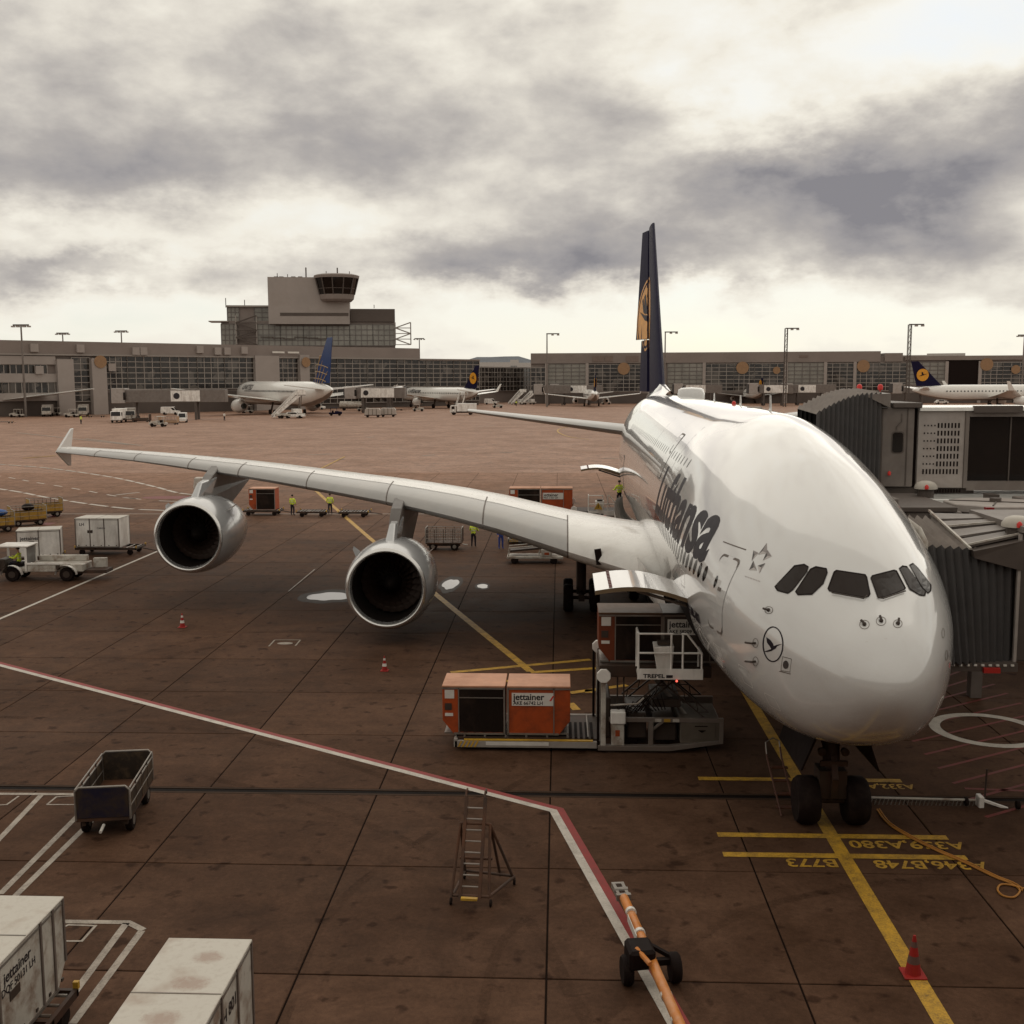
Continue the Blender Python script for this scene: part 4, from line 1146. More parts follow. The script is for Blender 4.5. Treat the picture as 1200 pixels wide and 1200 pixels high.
def add_red_tick(t):
    f = MB().prism([(0, 0), (.07, 0), (.16, .17), (.11, .17)], (.33, -.775, 1.12), (1, 0, 0), (0, 0, 1), .004); f.build('red_tick', M_printred, t)
DECK = .46
A1 = uld('orange container with black curtain front, left one on the loader bed', (-10.0, 11.4, DECK), 0, -1, 'curtain')
B1 = uld('orange container with white printed plate beside the loader post', (-7.92, 11.4, DECK), 0, 1, 'plain', plate=ULD_B_PLATE); add_red_tick(B1)
C1 = uld('orange container with black curtain lifted up under the open cargo door', (-5.02, 11.55, 2.82), 0, -1, 'curtain', paint=mat('shaded_orange_paint', (.15, .03, .008), .5, dirt=(.12, .03, .012), dirt_amt=.6), roof=mat('shaded_container_roof', (.10, .05, .025), .6))  # darkened orange and roof carry the shade inside the loader
D1 = uld('grey container going in through the forward cargo door', (-3.0, 11.55, 2.82), 0, 1, 'plain', paint=M_dgrey, roof=M_dgrey, plate=(-.86, .9, 1.3, .5, [('jettainer', .29, .05, .33), ('AKE 58209 LH', .155, .05, .1)]))

# ------------------------------------------------------------------ the container loader at the forward hold
def loader(base, label, lift, dark=False):
    L = thing('container_loader', label, 'cargo loader', base, 0, 'container loaders at the open holds')
    ox, oy = base[0], base[1]
    b = MB()
    b.box(-4.6, -.02, -1.35, -1.23, .12, .34, 0); b.box(-4.6, -.02, 1.25, 1.37, .12, .42, 0)
    b.box(-4.62, -4.5, -1.35, 1.37, .12, .40, 0)
    b.build('bed_frame', M_lgrey, L, bevel=.015)
    MB().box(-4.55, 0, -1.22, 1.24, .2, .40).build('bed_deck', M_dsteel, L)
    MB().box(-4.3, -.2, -1.35, -1.23, .345, .375).build('rail_stripe', M_yellow, L)
    label_panel(L, (-3.6, -1.356, .2), (1, 0, 0), (0, 0, 1), 2.0, .12, [('LOAD LIMIT 14000 kg', .1, .2, .06)] if False else [], M_reflect, name='side_plate')
    for k in range(5):
        x = -4.5 + k * .13
        MB().prism([(0, 0), (.06, 0), (.16, .2), (.10, .2)], (x, -1.36, .14), (1, 0, 0), (0, 0, 1), .006).build('hazard_stripe', M_yellow, L)
    for k in range(7):
        MB().tube([(-4.3 + k * .66, -1.15, .42), (-4.3 + k * .66, 1.15, .42)], .035, 8).build('roller', M_steel, L)
    for k in range(5):
        MB().box(-.95 + k * .17, -.86 + k * .17, -1.2, .4, .405, .43).build('roller_cover', M_rubber, L)
    for x in (-4.2, -1.1):
        for y in (-.95, .95): MB().wheel((x, y, .14), .14, .12, (0, 1, 0), 14).build('wheel', M_rubber, L)
    # posts with octagonal heads
    for (x, y, z) in ((.12, -1.3, 2.42), (.05, 1.2, 2.75)):
        p = MB().box(x - .08, x + .08, y - .08, y + .08, .1, z).build('guide_post', M_white_old, L, bevel=.015)
        oc = [(.23 * math.cos(R(22.5 + 45 * k)), .23 * math.sin(R(22.5 + 45 * k))) for k in range(8)]
        MB().prism(oc, (x, y - .12, z + .1), (1, 0, 0), (0, 0, 1), .10).build('post_head', M_white, p, bevel=.012)
        MB().box(x - .02, x + .02, y - .13, y - .11, z - .1, z + .16).build('post_slot', M_black, p)
        MB().box(x - .2, x - .12, y - .05, y + .05, .1, z).build('lift_chain', M_black, p)
    # chassis under the scissor, greys darkened to paint in the shade there
    c = MB()
    c.box(-.05, 2.2, -1.42, -1.2, .08, .24); c.hexa([(2.2, -1.42, .08), (3.9, -1.3, .3), (3.9, -1.1, .3), (2.2, -1.2, .08), (2.2, -1.42, .24), (3.9, -1.3, .42), (3.9, -1.1, .42), (2.2, -1.2, .24)])
    c.box(.3, 3.9, -1.3, -1.18, .98, 1.12); c.box(.3, 3.9, 1.15, 1.27, .2, 1.12); c.box(1.55, 1.7, -1.32, -1.17, .24, 1.0); c.box(3.78, 3.9, -1.32, -1.17, .3, 1.0)
    c.bar((1.7, -1.25, .75), (2.0, -1.25, 1.0), .08, .08); c.box(-.05, .1, -1.3, 1.25, .15, .35)
    c.build('chassis_frame', M_grey, L, bevel=.01)
    cb = MB().box(.38, .78, -1.4, -1.15, .24, .95).build('control_box', M_white_old, L, bevel=.02)
    MB().box(.35, .82, -1.46, -1.1, .95, 1.35).build('control_hood', M_white, cb, bevel=.03)
    MB().box(.5, .64, -1.41, -1.4, .55, .75).build('control_plate', M_orange, cb)
    tb = MB().box(2.55, 3.8, -1.28, .6, .30, 1.05).build('tank_box', mat('olive_grey_panel', (.11, .09, .07), .5, dirt=(.06, .04, .03)), L, bevel=.02)
    MB().box(2.75, 3.65, -1.295, -1.282, .42, .95).build('tank_door', mat('olive_grey_panel', (.2, .175, .145)), tb, bevel=.01)
    MB().prism([(3.1, .74), (3.35, .74), (3.225, .66)], (0, -1.305, 0), (1, 0, 0), (0, 0, 1), .012).build('arrow_mark', M_black, tb)
    MB().box(3.0, 3.4, -1.305, -1.295, .85, .88).build('door_handle', M_black, tb)
    for (x0, x1, y0, y1, z0, z1, nm_) in ((.9, 1.5, -1.0, .8, .35, 1.2, 'engine_pack'), (1.75, 2.45, -1.05, .9, .30, .92, 'battery_box'), (.15, .36, -1.1, .6, .4, 1.7, 'valve_block')):
        MB().box(x0, x1, y0, y1, z0, z1).build(nm_, M_dgrey, L, bevel=.04)
    for k in range(5):
        y = -1.15 + k * .05
        MB().tube([(.4 + k * .1, y, .9), (.6 + k * .12, y, 1.35 + .05 * k), (1.0 + k * .1, y, 1.25), (1.3 + k * .15, y, 1.6 + .1 * k), (1.7 + .1 * k, y, 1.3)], .022, 6).build('hydraulic_hose', M_rubber, L, smooth=60)
    for s_ in (-.55, .55): MB().tube([(3.2, s_, .5), (1.8, s_, lift - .6)], .07, 10).build('lift_ram', M_steel, L)
    for k in range(3): MB().box(1.75 + k * .28, 1.95 + k * .28, -1.31, -1.29, 1.0, 1.1).build('warning_plate', M_yellow if k == 1 else M_white_old, L)
    for x in (.9, 3.2):
        for y in (-.8, .8): MB().wheel((x, y, .38), .38, .3, (0, 1, 0), 20).build('wheel', M_rubber, L, smooth=45)
    for y in (-1.0, 1.0):                                            # scissor arms as lattice beams
        for (x0, z0, x1, z1) in ((.9, 1.15, 2.3, lift - .45), (3.4, 1.15, 2.0, lift - .45)):
            a, e = Vector((x0, y, z0)), Vector((x1, y, z1)); dd = (e - a).normalized(); nn = Vector((-dd.z, 0, dd.x)) * .11
            m = MB(); m.bar(a + nn, e + nn, .05); m.bar(a - nn, e - nn, .05)
            for k in range(7):
                q0, q1 = a.lerp(e, k / 7), a.lerp(e, (k + 1) / 7); m.bar(q0 + nn * (1 if k % 2 else -1), q1 - nn * (1 if k % 2 else -1), .03)
            m.build('scissor_arm', M_dgrey, L)
    MB().box(1.7, 2.6, -.9, .9, 1.35, 1.62).build('cylinder_block', M_dgrey, L, bevel=.03)
    for (x0, z0, x1, z1) in ((.35, 1.5, 1.2, 1.55), (1.2, 1.55, 1.4, 1.75)): MB().tube([(x0, -1.2, z0), (x1, -1.2, z1)], .03, 6).build('hand_rail', M_white_old, L)
    MB().box(.0, 3.5, -1.25, 1.3, lift - .38, lift).build('bridge_deck', M_dsteel, L, bevel=.02)
    for k in range(3):
        MB().prism([(0, 0), (.12, 0), (.26, .22), (.14, .22)], (1.3 + k * .27, -1.255, lift - .33), (1, 0, 0), (0, 0, 1), .008).build('hazard_stripe', M_orange, L)
    # operator balcony
    B = MB().box(1.14, 3.1, -2.1, -1.25, lift - .17, lift - .1).build('balcony_floor', M_white_old, L)
    MB().box(1.12, 3.12, -2.13, -2.1, lift - .2, lift + .13).build('fascia', M_white, B)
    lt = MB(); put(lt, text_shape('TREPEL', .17, .006, 1.2, 'LEFT'), plane_fn((1.3, -2.13, lift - .10), (1, 0, 0), (0, 0, 1), .004)); lt.build('fascia_print', M_print, B, fix=False)
    MB().box(2.0, 2.2, -2.136, -2.13, lift - .15, lift - .06).build('fascia_plate', M_print, B)
    MB().sphere((2.32, -2.15, lift - .24), .035, 8).build('marker_lamp', mat('red_marker_lamp', (1, .12, .08), .2, emit=2.0), B)
    zt, zm_ = lift + 1.22, lift + .62
    rails = [((1.15, -2.1, lift - .1), (1.15, -2.1, zt)), ((1.15, -2.1, zt), (2.2, -2.1, zt)), ((1.15, -2.1, zm_), (3.08, -2.1, zm_)), ((2.5, -2.1, lift), (2.5, -2.1, zt)),
             ((2.45, -2.1, zt), (2.62, -2.1, zt)), ((2.62, -2.1, zt), (3.08, -2.1, zm_ + .0)), ((3.08, -2.1, lift - .1), (3.08, -2.1, zm_)), ((2.15, -2.1, lift), (2.15, -2.1, zt)),
             ((1.15, -1.3, lift), (1.15, -1.3, zt)), ((1.15, -2.1, zt), (1.15, -1.3, zt)), ((3.08, -1.3, lift), (3.08, -1.3, zm_)), ((3.08, -2.1, zm_), (3.08, -1.3, zm_))]
    for a, e in rails: MB().tube([a, e], .032, 8).build('rail', M_white, B)
    cs = MB().hexa([(1.75, -1.95, lift), (2.2, -1.95, lift), (2.2, -1.6, lift), (1.75, -1.6, lift), (1.62, -1.95, lift + .75), (2.25, -1.95, lift + .8), (2.25, -1.5, lift + .85), (1.62, -1.5, lift + .85)]).build('control_console', M_white, B, bevel=.02)
    MB().box(1.75, 2.15, -1.93, -1.6, lift + .82, lift + .92).build('console_top', M_dgrey, B)
    # elevator shaft rails by the container
    for x in (.1, .55, .75): MB().box(x, x + .05, -1.05, -.98, .5, lift + .0).build('lift_rail', M_dgrey, L)
    return L
loader((-6.0, 11.72, 0), 'white container loader with operator balcony under the forward cargo door', 2.8)

# ------------------------------------------------------------------ roller dolly
def dolly(label, loc, rz=0, L=3.2, Wd=1.6, z=.46, bar=True, group='container dollies', m=None):
    m = m or M_dsteel
    t = thing('container_dolly', label, 'dolly', loc, rz, group)
    f = MB(); f.box(-L / 2, L / 2, -Wd / 2, -Wd / 2 + .08, z - .14, z + .02); f.box(-L / 2, L / 2, Wd / 2 - .08, Wd / 2, z - .14, z + .02)
    for k in range(4): f.box(-L / 2 + k * (L - .08) / 3, -L / 2 + .08 + k * (L - .08) / 3, -Wd / 2, Wd / 2, z - .12, z)
    f.build('frame', m, t)
    r = MB()
    for k in range(9): r.tube([(-L / 2 + .25 + k * (L - .5) / 8, -Wd / 2 + .1, z), (-L / 2 + .25 + k * (L - .5) / 8, Wd / 2 - .1, z)], .03, 6)
    o = r.build('rollers', M_steel, t); o['kind'] = 'stuff'
    for x in (-L / 2 + .45, L / 2 - .45):
        for y in (-Wd / 2 + .12, Wd / 2 - .12): MB().wheel((x, y, .2), .2, .14, (0, 1, 0), 14).build('wheel', M_rubber, t, smooth=45)
    for x in (-L / 2, L / 2):
        for y in (-Wd / 2 + .04, Wd / 2 - .04): MB().box(x - .04, x + .04, y - .05, y + .05, z, z + .14).build('stop', M_yellow, t)
    if bar: MB().tube([(L / 2, 0, z - .1), (L / 2 + 1.1, 0, .2)], .035, 8).build('tow_bar', m, t)
    return t

# ------------------------------------------------------------------ white box containers in the left foreground
def box_container(label, loc, rz, L, Wd, H, z0, lines=None, posts=None, roof_stain=True, chamfer=False, group='white cargo containers on dollies', panels=4, front_lines=None, m_body=None):
    t = thing('box_container', label, 'cargo container', (loc[0], loc[1], z0), rz, group); m_body = m_body or M_white_old
    if chamfer:
        prof = [(-L / 2, 0), (L / 2 - .35, 0), (L / 2, .42), (L / 2, H), (-L / 2, H)]
        MB().prism(prof, (0, -Wd / 2, 0), (1, 0, 0), (0, 0, 1), -Wd).build('body', m_body, t, bevel=.015)
    else: MB().box(-L / 2, L / 2, -Wd / 2, Wd / 2, 0, H).build('body', m_body, t, bevel=.015)
    MB().box(-L / 2 - .02, L / 2 + .02, -Wd / 2 - .02, Wd / 2 + .02, H, H + .035).build('roof', M_roofpanel, t, bevel=.01)
    MB().box(-.012, .012, -Wd / 2 - .01, Wd / 2 + .01, H + .034, H + .045).build('roof_seam', M_steel, t)
    for sy in (-1, 1):
        y = sy * (Wd / 2 + .012)
        for k, x in enumerate(posts or [-L / 2 + .02 + (L - .04) * q / panels for q in range(panels + 1)]):
            MB().box(x - .03, x + .03, y - .014, y + .014, .42 if chamfer and x > L / 2 - .2 else .02, H).build('side_post', mat('dark_container_frame', (.13, .10, .085), .5), t)
        MB().box(-L / 2, L / 2 - (.36 if chamfer else 0), y - .012, y + .012, .0, .07).build('base_rail', M_steel, t)
    for sx in (-1, 1):
        x = sx * (L / 2 + .008)
        for y in (-Wd / 2 + .03, Wd / 2 - .03): MB().box(x - .01, x + .01, y - .03, y + .03, .45 if chamfer and sx > 0 else .02, H).build('corner_post', M_steel, t)
    for sy in (-1, 1):
        y = sy * (Wd / 2 + .006)
        for k in range(6):
            x = -L / 2 + .2 + (L - .4) * k / 5
            MB().box(x - .035, x + .035, y - .012, y + .012, .10, .16).build('strap_ring', M_dgrey, t)
        MB().box(-L / 2 + .05, L / 2 - .05, y - .008, y + .008, H - .09, H - .05).build('rivet_strip', M_steel, t)
        MB().box(-L * .22, -L * .10, y - .008, y + .008, H * .50, H * .60).build('data_plate', M_dgrey, t)
    if lines:
        tx = MB(); o = Vector((0, -Wd / 2, 0))
        for (s_, size, x, z) in lines:
            put(tx, text_shape(s_, size, size * .02, 1.0, 'LEFT'), lambda a, b: plane_fn((x, -Wd / 2, z), (1, 0, 0), (0, 0, 1), .006)(a, b))
        tx.build('print', M_print, t, fix=False)
    return t
M_roofpanel = bpy.data.materials.new('stained_container_roof'); M_roofpanel.use_nodes = True
N = NT_(M_roofpanel.node_tree); bs = M_roofpanel.node_tree.nodes['Principled BSDF']
pos = N.n('ShaderNodeNewGeometry').outputs['Position']
s1 = N.noise(pos, .9, 4, .55, .2).outputs['Fac']; s2 = N.noise(pos, 9, 6, .7).outputs['Fac']
b_ = N.mix(N.math('MULTIPLY', N.ramp(s1, [(.54, 0.0), (.68, 1.0)]), .6), (.47, .43, .37), (.27, .18, .125))
sp_ = N.n('ShaderNodeSeparateXYZ'); N.link(pos, sp_.inputs[0])
for (x0_, y0_, a_, c_) in ((-13.12, -6.35, .30, .22), (-13.15, -7.15, .36, .26), (-13.25, -8.15, .34, .26)):
    e_ = N.math('ADD', N.math('POWER', N.math('DIVIDE', N.math('SUBTRACT', sp_.outputs[0], x0_), a_), 2.0), N.math('POWER', N.math('DIVIDE', N.math('SUBTRACT', sp_.outputs[1], y0_), c_), 2.0))
    e_ = N.math('ADD', e_, N.math('MULTIPLY', N.math('SUBTRACT', s2, .5), 2.2))
    b_ = N.mix(N.math('MULTIPLY', N.ramp(e_, [(.15, 1.0), (1.0, 0.0)]), .62), b_, (.24, .13, .085))
b_ = N.mix(N.math('MULTIPLY', N.ramp(s2, [(.5, 0.0), (.7, 1.0)]), .35), b_, (.30, .24, .185))
N.link(b_, bs.inputs['Base Color']); bs.inputs['Roughness'].default_value = .45
dl1 = dolly('steel dolly under the lettered white container in the left corner', (-17.0, -6.05, 0), PI / 2, 3.1, 1.55, .5, False)
box_container('white container lettered on its side in the bottom left corner', (-17.28, -5.75), PI / 2, 2.9, 1.5, 1.62, .54,
              [('jettainer', .28, -.80, 1.28), ('DQF 50131 LH', .19, -.90, 1.06)], posts=[-1.42, -.98, .52, 1.0, 1.42], chamfer=True)
pl = bpy.data.objects[-1] if False else None
box_container('white container with a brown stained roof at the bottom edge', (-13.28, -7.45), PI / 2, 3.4, 1.42, 1.66, .5, [('LH 8016', .3, -.1, 1.2)], group='white cargo containers on dollies')
dolly('steel dolly under the stained white container at the bottom edge', (-13.28, -7.5, 0), PI / 2, 3.5, 1.5, .46, False)

# ------------------------------------------------------------------ foreground baggage cart
def bag_cart(label, loc, rz, m_side, tarp=None, group='baggage carts', L=3.0, Wd=1.45, H=1.0, mesh_side=False):
    t = thing('baggage_cart', label, 'baggage cart', loc, rz, group); z0 = .55
    MB().box(-Wd / 2, Wd / 2, -L / 2, L / 2, z0 - .1, z0).build('floor', M_rust, t, bevel=.01)
    ch = MB(); ch.box(-Wd / 2 + .1, -Wd / 2 + .2, -L / 2 + .1, L / 2 - .1, .3, z0 - .1); ch.box(Wd / 2 - .2, Wd / 2 - .1, -L / 2 + .1, L / 2 - .1, .3, z0 - .1); ch.build('chassis', M_dsteel, t)
    for y in (-L / 2, L / 2):
        e = MB(); rows = []
        MB().box(-Wd / 2 + .03, Wd / 2 - .03, y - .02, y + .02, z0, z0 + H - .03).build('end_panel', tarp if (tarp and y < 0) else m_side, t, bevel=.008)
        fr_ = [(-Wd / 2, y, z0 - .05), (-Wd / 2, y, z0 + H - .1), (-Wd / 2 + .1, y, z0 + H), (Wd / 2 - .1, y, z0 + H), (Wd / 2, y, z0 + H - .1), (Wd / 2, y, z0 - .05)]
        MB().tube(fr_, .03, 8).build('end_hoop', M_steel, t, smooth=50)
    for x in (-Wd / 2, Wd / 2):
        for z in (z0 + .28, z0 + .62, z0 + H - .06): MB().tube([(x, -L / 2, z), (x, L / 2, z)], .022, 6).build('side_rail', M_steel, t)
        for k in range(1, 4): MB().tube([(x, -L / 2 + L * k / 4, z0), (x, -L / 2 + L * k / 4, z0 + H - .06)], .02, 6).build('side_post', M_dsteel, t)
        if not mesh_side: MB().box(x - .008, x + .008, -L / 2 + .03, L / 2 - .03, z0, z0 + .62).build('side_panel', m_side, t)
        else:
            g = MB()
            for k in range(15): g.box(x - .006, x + .006, -L / 2 + .03 + k * (L - .06) / 14, -L / 2 + .045 + k * (L - .06) / 14, z0, z0 + H - .06)
            for k in range(6): g.box(x - .005, x + .005, -L / 2, L / 2, z0 + k * .16, z0 + .012 + k * .16)
            o = g.build('side_mesh', M_steel, t, fix=False); o['kind'] = 'stuff'
    for x in (-Wd / 2 + .12, Wd / 2 - .12):
        for y in (-L / 2 + .5, L / 2 - .5):
            w_ = MB().wheel((x, y, .27), .27, .18, (1, 0, 0), 18).build('wheel', M_rubber, t, smooth=45)
            MB().disc((x, y, .27), .13, .19, (1, 0, 0), 14).build('rim', M_steel, w_)
    MB().tube([(0, -L / 2, .35), (0, -L / 2 - .35, .30)], .04, 8).build('tow_hook', M_reflect, t)
    return t
M_cartside = mat('battered_cart_sheet', (.035, .025, .018), .55, .2, dirt=(.14, .09, .05), dirt_amt=.7, dirt_scale=2.5)
bag_cart('battered empty baggage cart with dark blue front panel, alone at left', (-19.25, 4.75, 0), R(9), M_cartside, mat('dark_blue_panel', (.010, .009, .026), .45, dirt=(.05, .032, .015), dirt_amt=.9, dirt_scale=1.4), L=2.8, Wd=1.36, H=.82)

# ------------------------------------------------------------------ wheeled maintenance ladder
LT = thing('wheeled_ladder', 'brown steel wheeled ladder standing alone on the apron', 'ladder', (-9.22, .5, 0), R(-4), None, .82)
zt = 2.62
for x in (-.30, .24):
    st = MB().bar((x, -.6, .18), (x * .98 + .02, .62, zt), .085, .11).build('stringer', M_rust, LT)
    MB().tube([(x, .62, zt), (x, .74, zt + .12), (x, .9, zt + .12), (x, .93, zt)], .03, 8).build('top_hook', M_rust, LT)
for k in range(8):
    t_ = .12 + .11 * k
    MB().tube([(-.30, -.6 + 1.22 * t_, .18 + (zt - .18) * t_), (.25, -.6 + 1.22 * t_, .18 + (zt - .18) * t_)], .022, 8).build('rung', M_lgrey, LT)
for a, b_ in (((-.55, -.55, .2), (-.42, .35, 1.95)), ((.5, -.55, .2), (.42, .35, 1.95)), ((.42, .35, 1.95), (.62, 1.0, .15)), ((.42, .35, 1.95), (1.05, .75, .15)), ((-.42, .35, 1.95), (-.4, 1.0, .15)),
              ((-.42, .35, 1.95), (.42, .35, 1.95)), ((-.5, -.55, .25), (.5, -.55, .25)), ((.5, -.55, .25), (1.05, .75, .25)), ((-.4, 1.0, .25), (1.0, .8, .25)), ((-.5, -.5, .25), (-.4, 1.0, .25)), ((-.42, .2, 1.0), (.5, .2, 1.0))):
    MB().tube([a, b_], .042, 8).build('brace', M_rust, LT)
for x, y in ((-.55, -.6), (.55, -.6), (1.05, .78), (-.42, 1.0)): MB().wheel((x, y, .1), .1, .06, (1, 0, 0), 14).build('caster', M_rubber, LT)
MB().box(-.25, .2, -.78, -.66, .22, .28).build('step_plate', M_yellow, LT)

# ------------------------------------------------------------------ tow bar
p0, p1 = at(733, 1052, .55), at(800, 1205, .55)
TB = thing('tow_bar', 'orange aircraft tow bar with two wheels lying along the red line', 'tow bar', (-5.6, -2.7, 0)); d_ = (p1 - p0).normalized()
W2 = lambda mb: sh(mb, TB)
_a, _b = at(736, 1056, .5), at(794, 1186, .58); dT = Vector((_b.x - _a.x, _b.y - _a.y, 0)).normalized(); ax = at(762, 1122, .55); nT = Vector((dT.y, -dT.x, 0))
P = lambda l, s=0, z=.55: ax + dT * l + nT * s + Vector((0, 0, z - .55))
W2(MB().tube([P(-2.6, 0, .5), P(4.2, 0, .62)], .10, 14)).build('shaft', mat('tow_bar_orange', (.50, .17, .03), .45, dirt=(.5, .36, .26), dirt_amt=.4, dirt_scale=2.2), TB, smooth=50)
for l in (-1.9, -1.0, 1.3, 2.1, 2.5): W2(MB().tube([P(l), P(l + .10)], .112, 14)).build('band', M_reflect, TB, smooth=50)
W2(MB().prism([(0, 0), (.9, 0), (.9, .16), (0, .16)], P(-1.6, .115, .48), dT, (0, 0, 1), .012)).build('name_plate', M_reflect, TB)
h2 = MB(); h2.bar(P(-2.6, .1, .5), P(-3.3, .1, .46), .07, .12); h2.bar(P(-2.6, -.1, .5), P(-3.3, -.1, .46), .07, .12); h2.bar(P(-2.65, -.16, .5), P(-2.65, .16, .5), .1, .14); h2.bar(P(-3.3, -.14, .46), P(-3.3, .14, .46), .08, .12); h2.tube([P(-2.95, -.15, .52), P(-2.95, .15, .52)], .06, 10)
W2(h2).build('coupling_head', M_steel, TB)
f2 = MB(); f2.bar(P(-.1, -.45, .40), P(-.1, .5, .40), .12, .12); f2.bar(P(-.5, .0, .6), P(-.1, .5, .45), .08); f2.bar(P(-.5, .0, .6), P(-.1, -.5, .45), .08); W2(f2).build('axle', M_black, TB)
u2 = MB(); u2.hexa([tuple(P(l, s, z)) for z in (.42, .82) for l, s in ((-.34, -.06), (.26, -.06), (.3, .46), (-.34, .46))]); W2(u2).build('undercarriage_box', M_black, TB, bevel=.06)
W2(MB().tube([P(.1, .3, .8), P(.5, .12, .7)], .05, 8)).build('ram', mat('tow_bar_orange', (.5, .17, .03)), TB)
for s in (-.5, .45): W2(MB().wheel(P(-.05, s, .29), .29, .2, nT, 24)).build('wheel', M_rubber, TB, smooth=45)

# ------------------------------------------------------------------ cones
def cone(label, loc, hgt=.75):
    t = thing('traffic_cone', label, 'traffic cone', loc, 0, 'red traffic cones on the apron'); k = hgt / .75
    MB().box(-.2 * k, .2 * k, -.2 * k, .2 * k, 0, .04 * k).build('base', M_rubber_red, t, bevel=.012)
    rr_ = lambda z: (.15 - .125 * z / .75) * k
    MB().lathe([(rr_(.04), .04 * k), (rr_(.22), .22 * k), (rr_(.40), .40 * k), (rr_(.58), .58 * k), (rr_(.75), .75 * k)], n=20).build('body', M_rubber_red, t, smooth=50)
    for a, b_ in ((.24, .38), (.54, .64)): MB().lathe([(rr_(a) + .003, a * k), (rr_(b_) + .003, b_ * k)], n=20, cap=False).build('band', mat('dull_cone_band', (.11, .06, .048), .5) if hgt > .7 else M_reflect, t, smooth=50)
    return t
cone('dull red cone standing on the yellow lead-in line', (-.26, -2.57, 0), .82)
cone('small red cone with white bands below the near engine', (-14.36, 19.99, 0), .62)
cone('small red cone with white bands below the far left engine', (-25.32, 27.64, 0), .68)

# ------------------------------------------------------------------ orange hose and hinged ground boom
hp = []
for (u, v) in ((1028, 950), (1040, 966), (1062, 980), (1095, 997), (1130, 1012), (1165, 1029), (1185, 1037), (1195, 1045), (1188, 1053), (1175, 1051), (1169, 1044), (1174, 1038), (1190, 1040), (1215, 1048), (1250, 1060)):
    p = at(u, v); hp.append(Vector((p.x, p.y, .035)))
HS = MB(); c_ = []
P_ = [hp[0]] + hp + [hp[-1]]
for i in range(1, len(P_) - 2):
    for k in range(6):
        t = k / 6; c_.append(.5 * (2 * P_[i] + (P_[i + 1] - P_[i - 1]) * t + (2 * P_[i - 1] - 5 * P_[i] + 4 * P_[i + 1] - P_[i + 2]) * t * t + (3 * P_[i] - P_[i - 1] - 3 * P_[i + 1] + P_[i + 2]) * t ** 3))
M_hose = mat('orange_hose_rubber', (.40, .17, .03), .5)
HS.tube(c_, .024, 8)
for p_ in (0,): HS.tube([p + Vector((.07, .05, .0)) for p in c_[:44]], .02, 8)
tag(HS.build('ground_hose', M_hose, smooth=60), 'orange hose with a loop snaking from the nose gear to the right', 'hose')
BM_ = thing('ground_boom', 'pale lattice boom hinged on small legs right of the nose gear', 'service boom', (1.6, 6.3, 0))
q0, q1 = aty(1019, 937, 6.3), aty(1143, 940, 6.3)
WB = lambda mb: sh(mb, BM_)
for dz_ in (0, -.30): WB(MB().tube([q0 + Vector((0, 0, dz_ + .06)), q1 + Vector((0, 0, dz_ + .06))], .035, 8)).build('chord', M_white_old, BM_)
nn = 26; lat = MB()
for k in range(nn): lat.bar(q0.lerp(q1, k / nn) + Vector((0, 0, -.24)), q0.lerp(q1, (k + .8) / nn) + Vector((0, 0, .06)), .02)
o = WB(lat).build('lattice', M_steel, BM_); o['kind'] = 'stuff'
hx = q1 + Vector((.05, 0, 0)); WB(MB().box(hx.x, hx.x + .14, 6.15, 6.45, hx.z - .38, hx.z + .2)).build('hinge_post', M_white, BM_, bevel=.02)
e1, e2 = aty(1182, 948, 6.2), aty(1215, 966, 5.9)
k_ = MB(); k_.bar(hx + Vector((.1, 0, .08)), e1, .1, .06); k_.bar(hx + Vector((.1, 0, -.28)), e1 + Vector((0, 0, -.26)), .08, .06); k_.bar(e1 + Vector((0, 0, .03)), e1 + Vector((0, 0, -.32)), .1); WB(k_).build('knee_link', M_white, BM_)
k_ = MB(); k_.bar(e1, e2, .1, .06); k_.bar(e1 + Vector((0, 0, -.2)), e2 + Vector((0, 0, -.2)), .08, .06); WB(k_).build('outer_link', M_white_old, BM_)
for p in (q1 + Vector((-.25, 0, 0)), e1 + Vector((.2, -.1, 0))):
    WB(MB().bar((p.x, p.y, .08), (p.x, p.y, p.z - .2), .09)).build('leg', M_steel, BM_); WB(MB().wheel((p.x, p.y, .12), .12, .09, (1, 0, 0), 14)).build('caster', M_rubber, BM_)
WB(MB().tube([hx + Vector((.2, 0, .1)), hx + Vector((.22, 0, .95))], .025, 6)).build('whip_rod', M_dgrey, BM_)
# step ladder by the nose gear
SL = thing('gear_steps', 'small dark orange steps leaning by the nose wheels', 'steps', (-1.15, 6.1, 0), 0, None, .9)
for x in (-.25, .2): MB().tube([(x + .1, -.9, .05), (x - .1, .5, 1.35), (x - .1, .8, 1.6)], .03, 8).build('rail', mat('dark_orange_steel', (.07, .022, .010), .5), SL)
for k in range(4): MB().box(-.25, .25, -.72 + k * .32, -.52 + k * .32, .2 + k * .3, .23 + k * .3).build('step', mat('dark_orange_steel', (.16, .05, .02)), SL)
MB().tube([(-.35, .5, 1.3), (-.35, .8, 1.75), (-.1, .95, 1.85), (.1, .95, 1.75), (.1, .6, 1.3)], .022, 8).build('hand_loop', M_steel, SL)

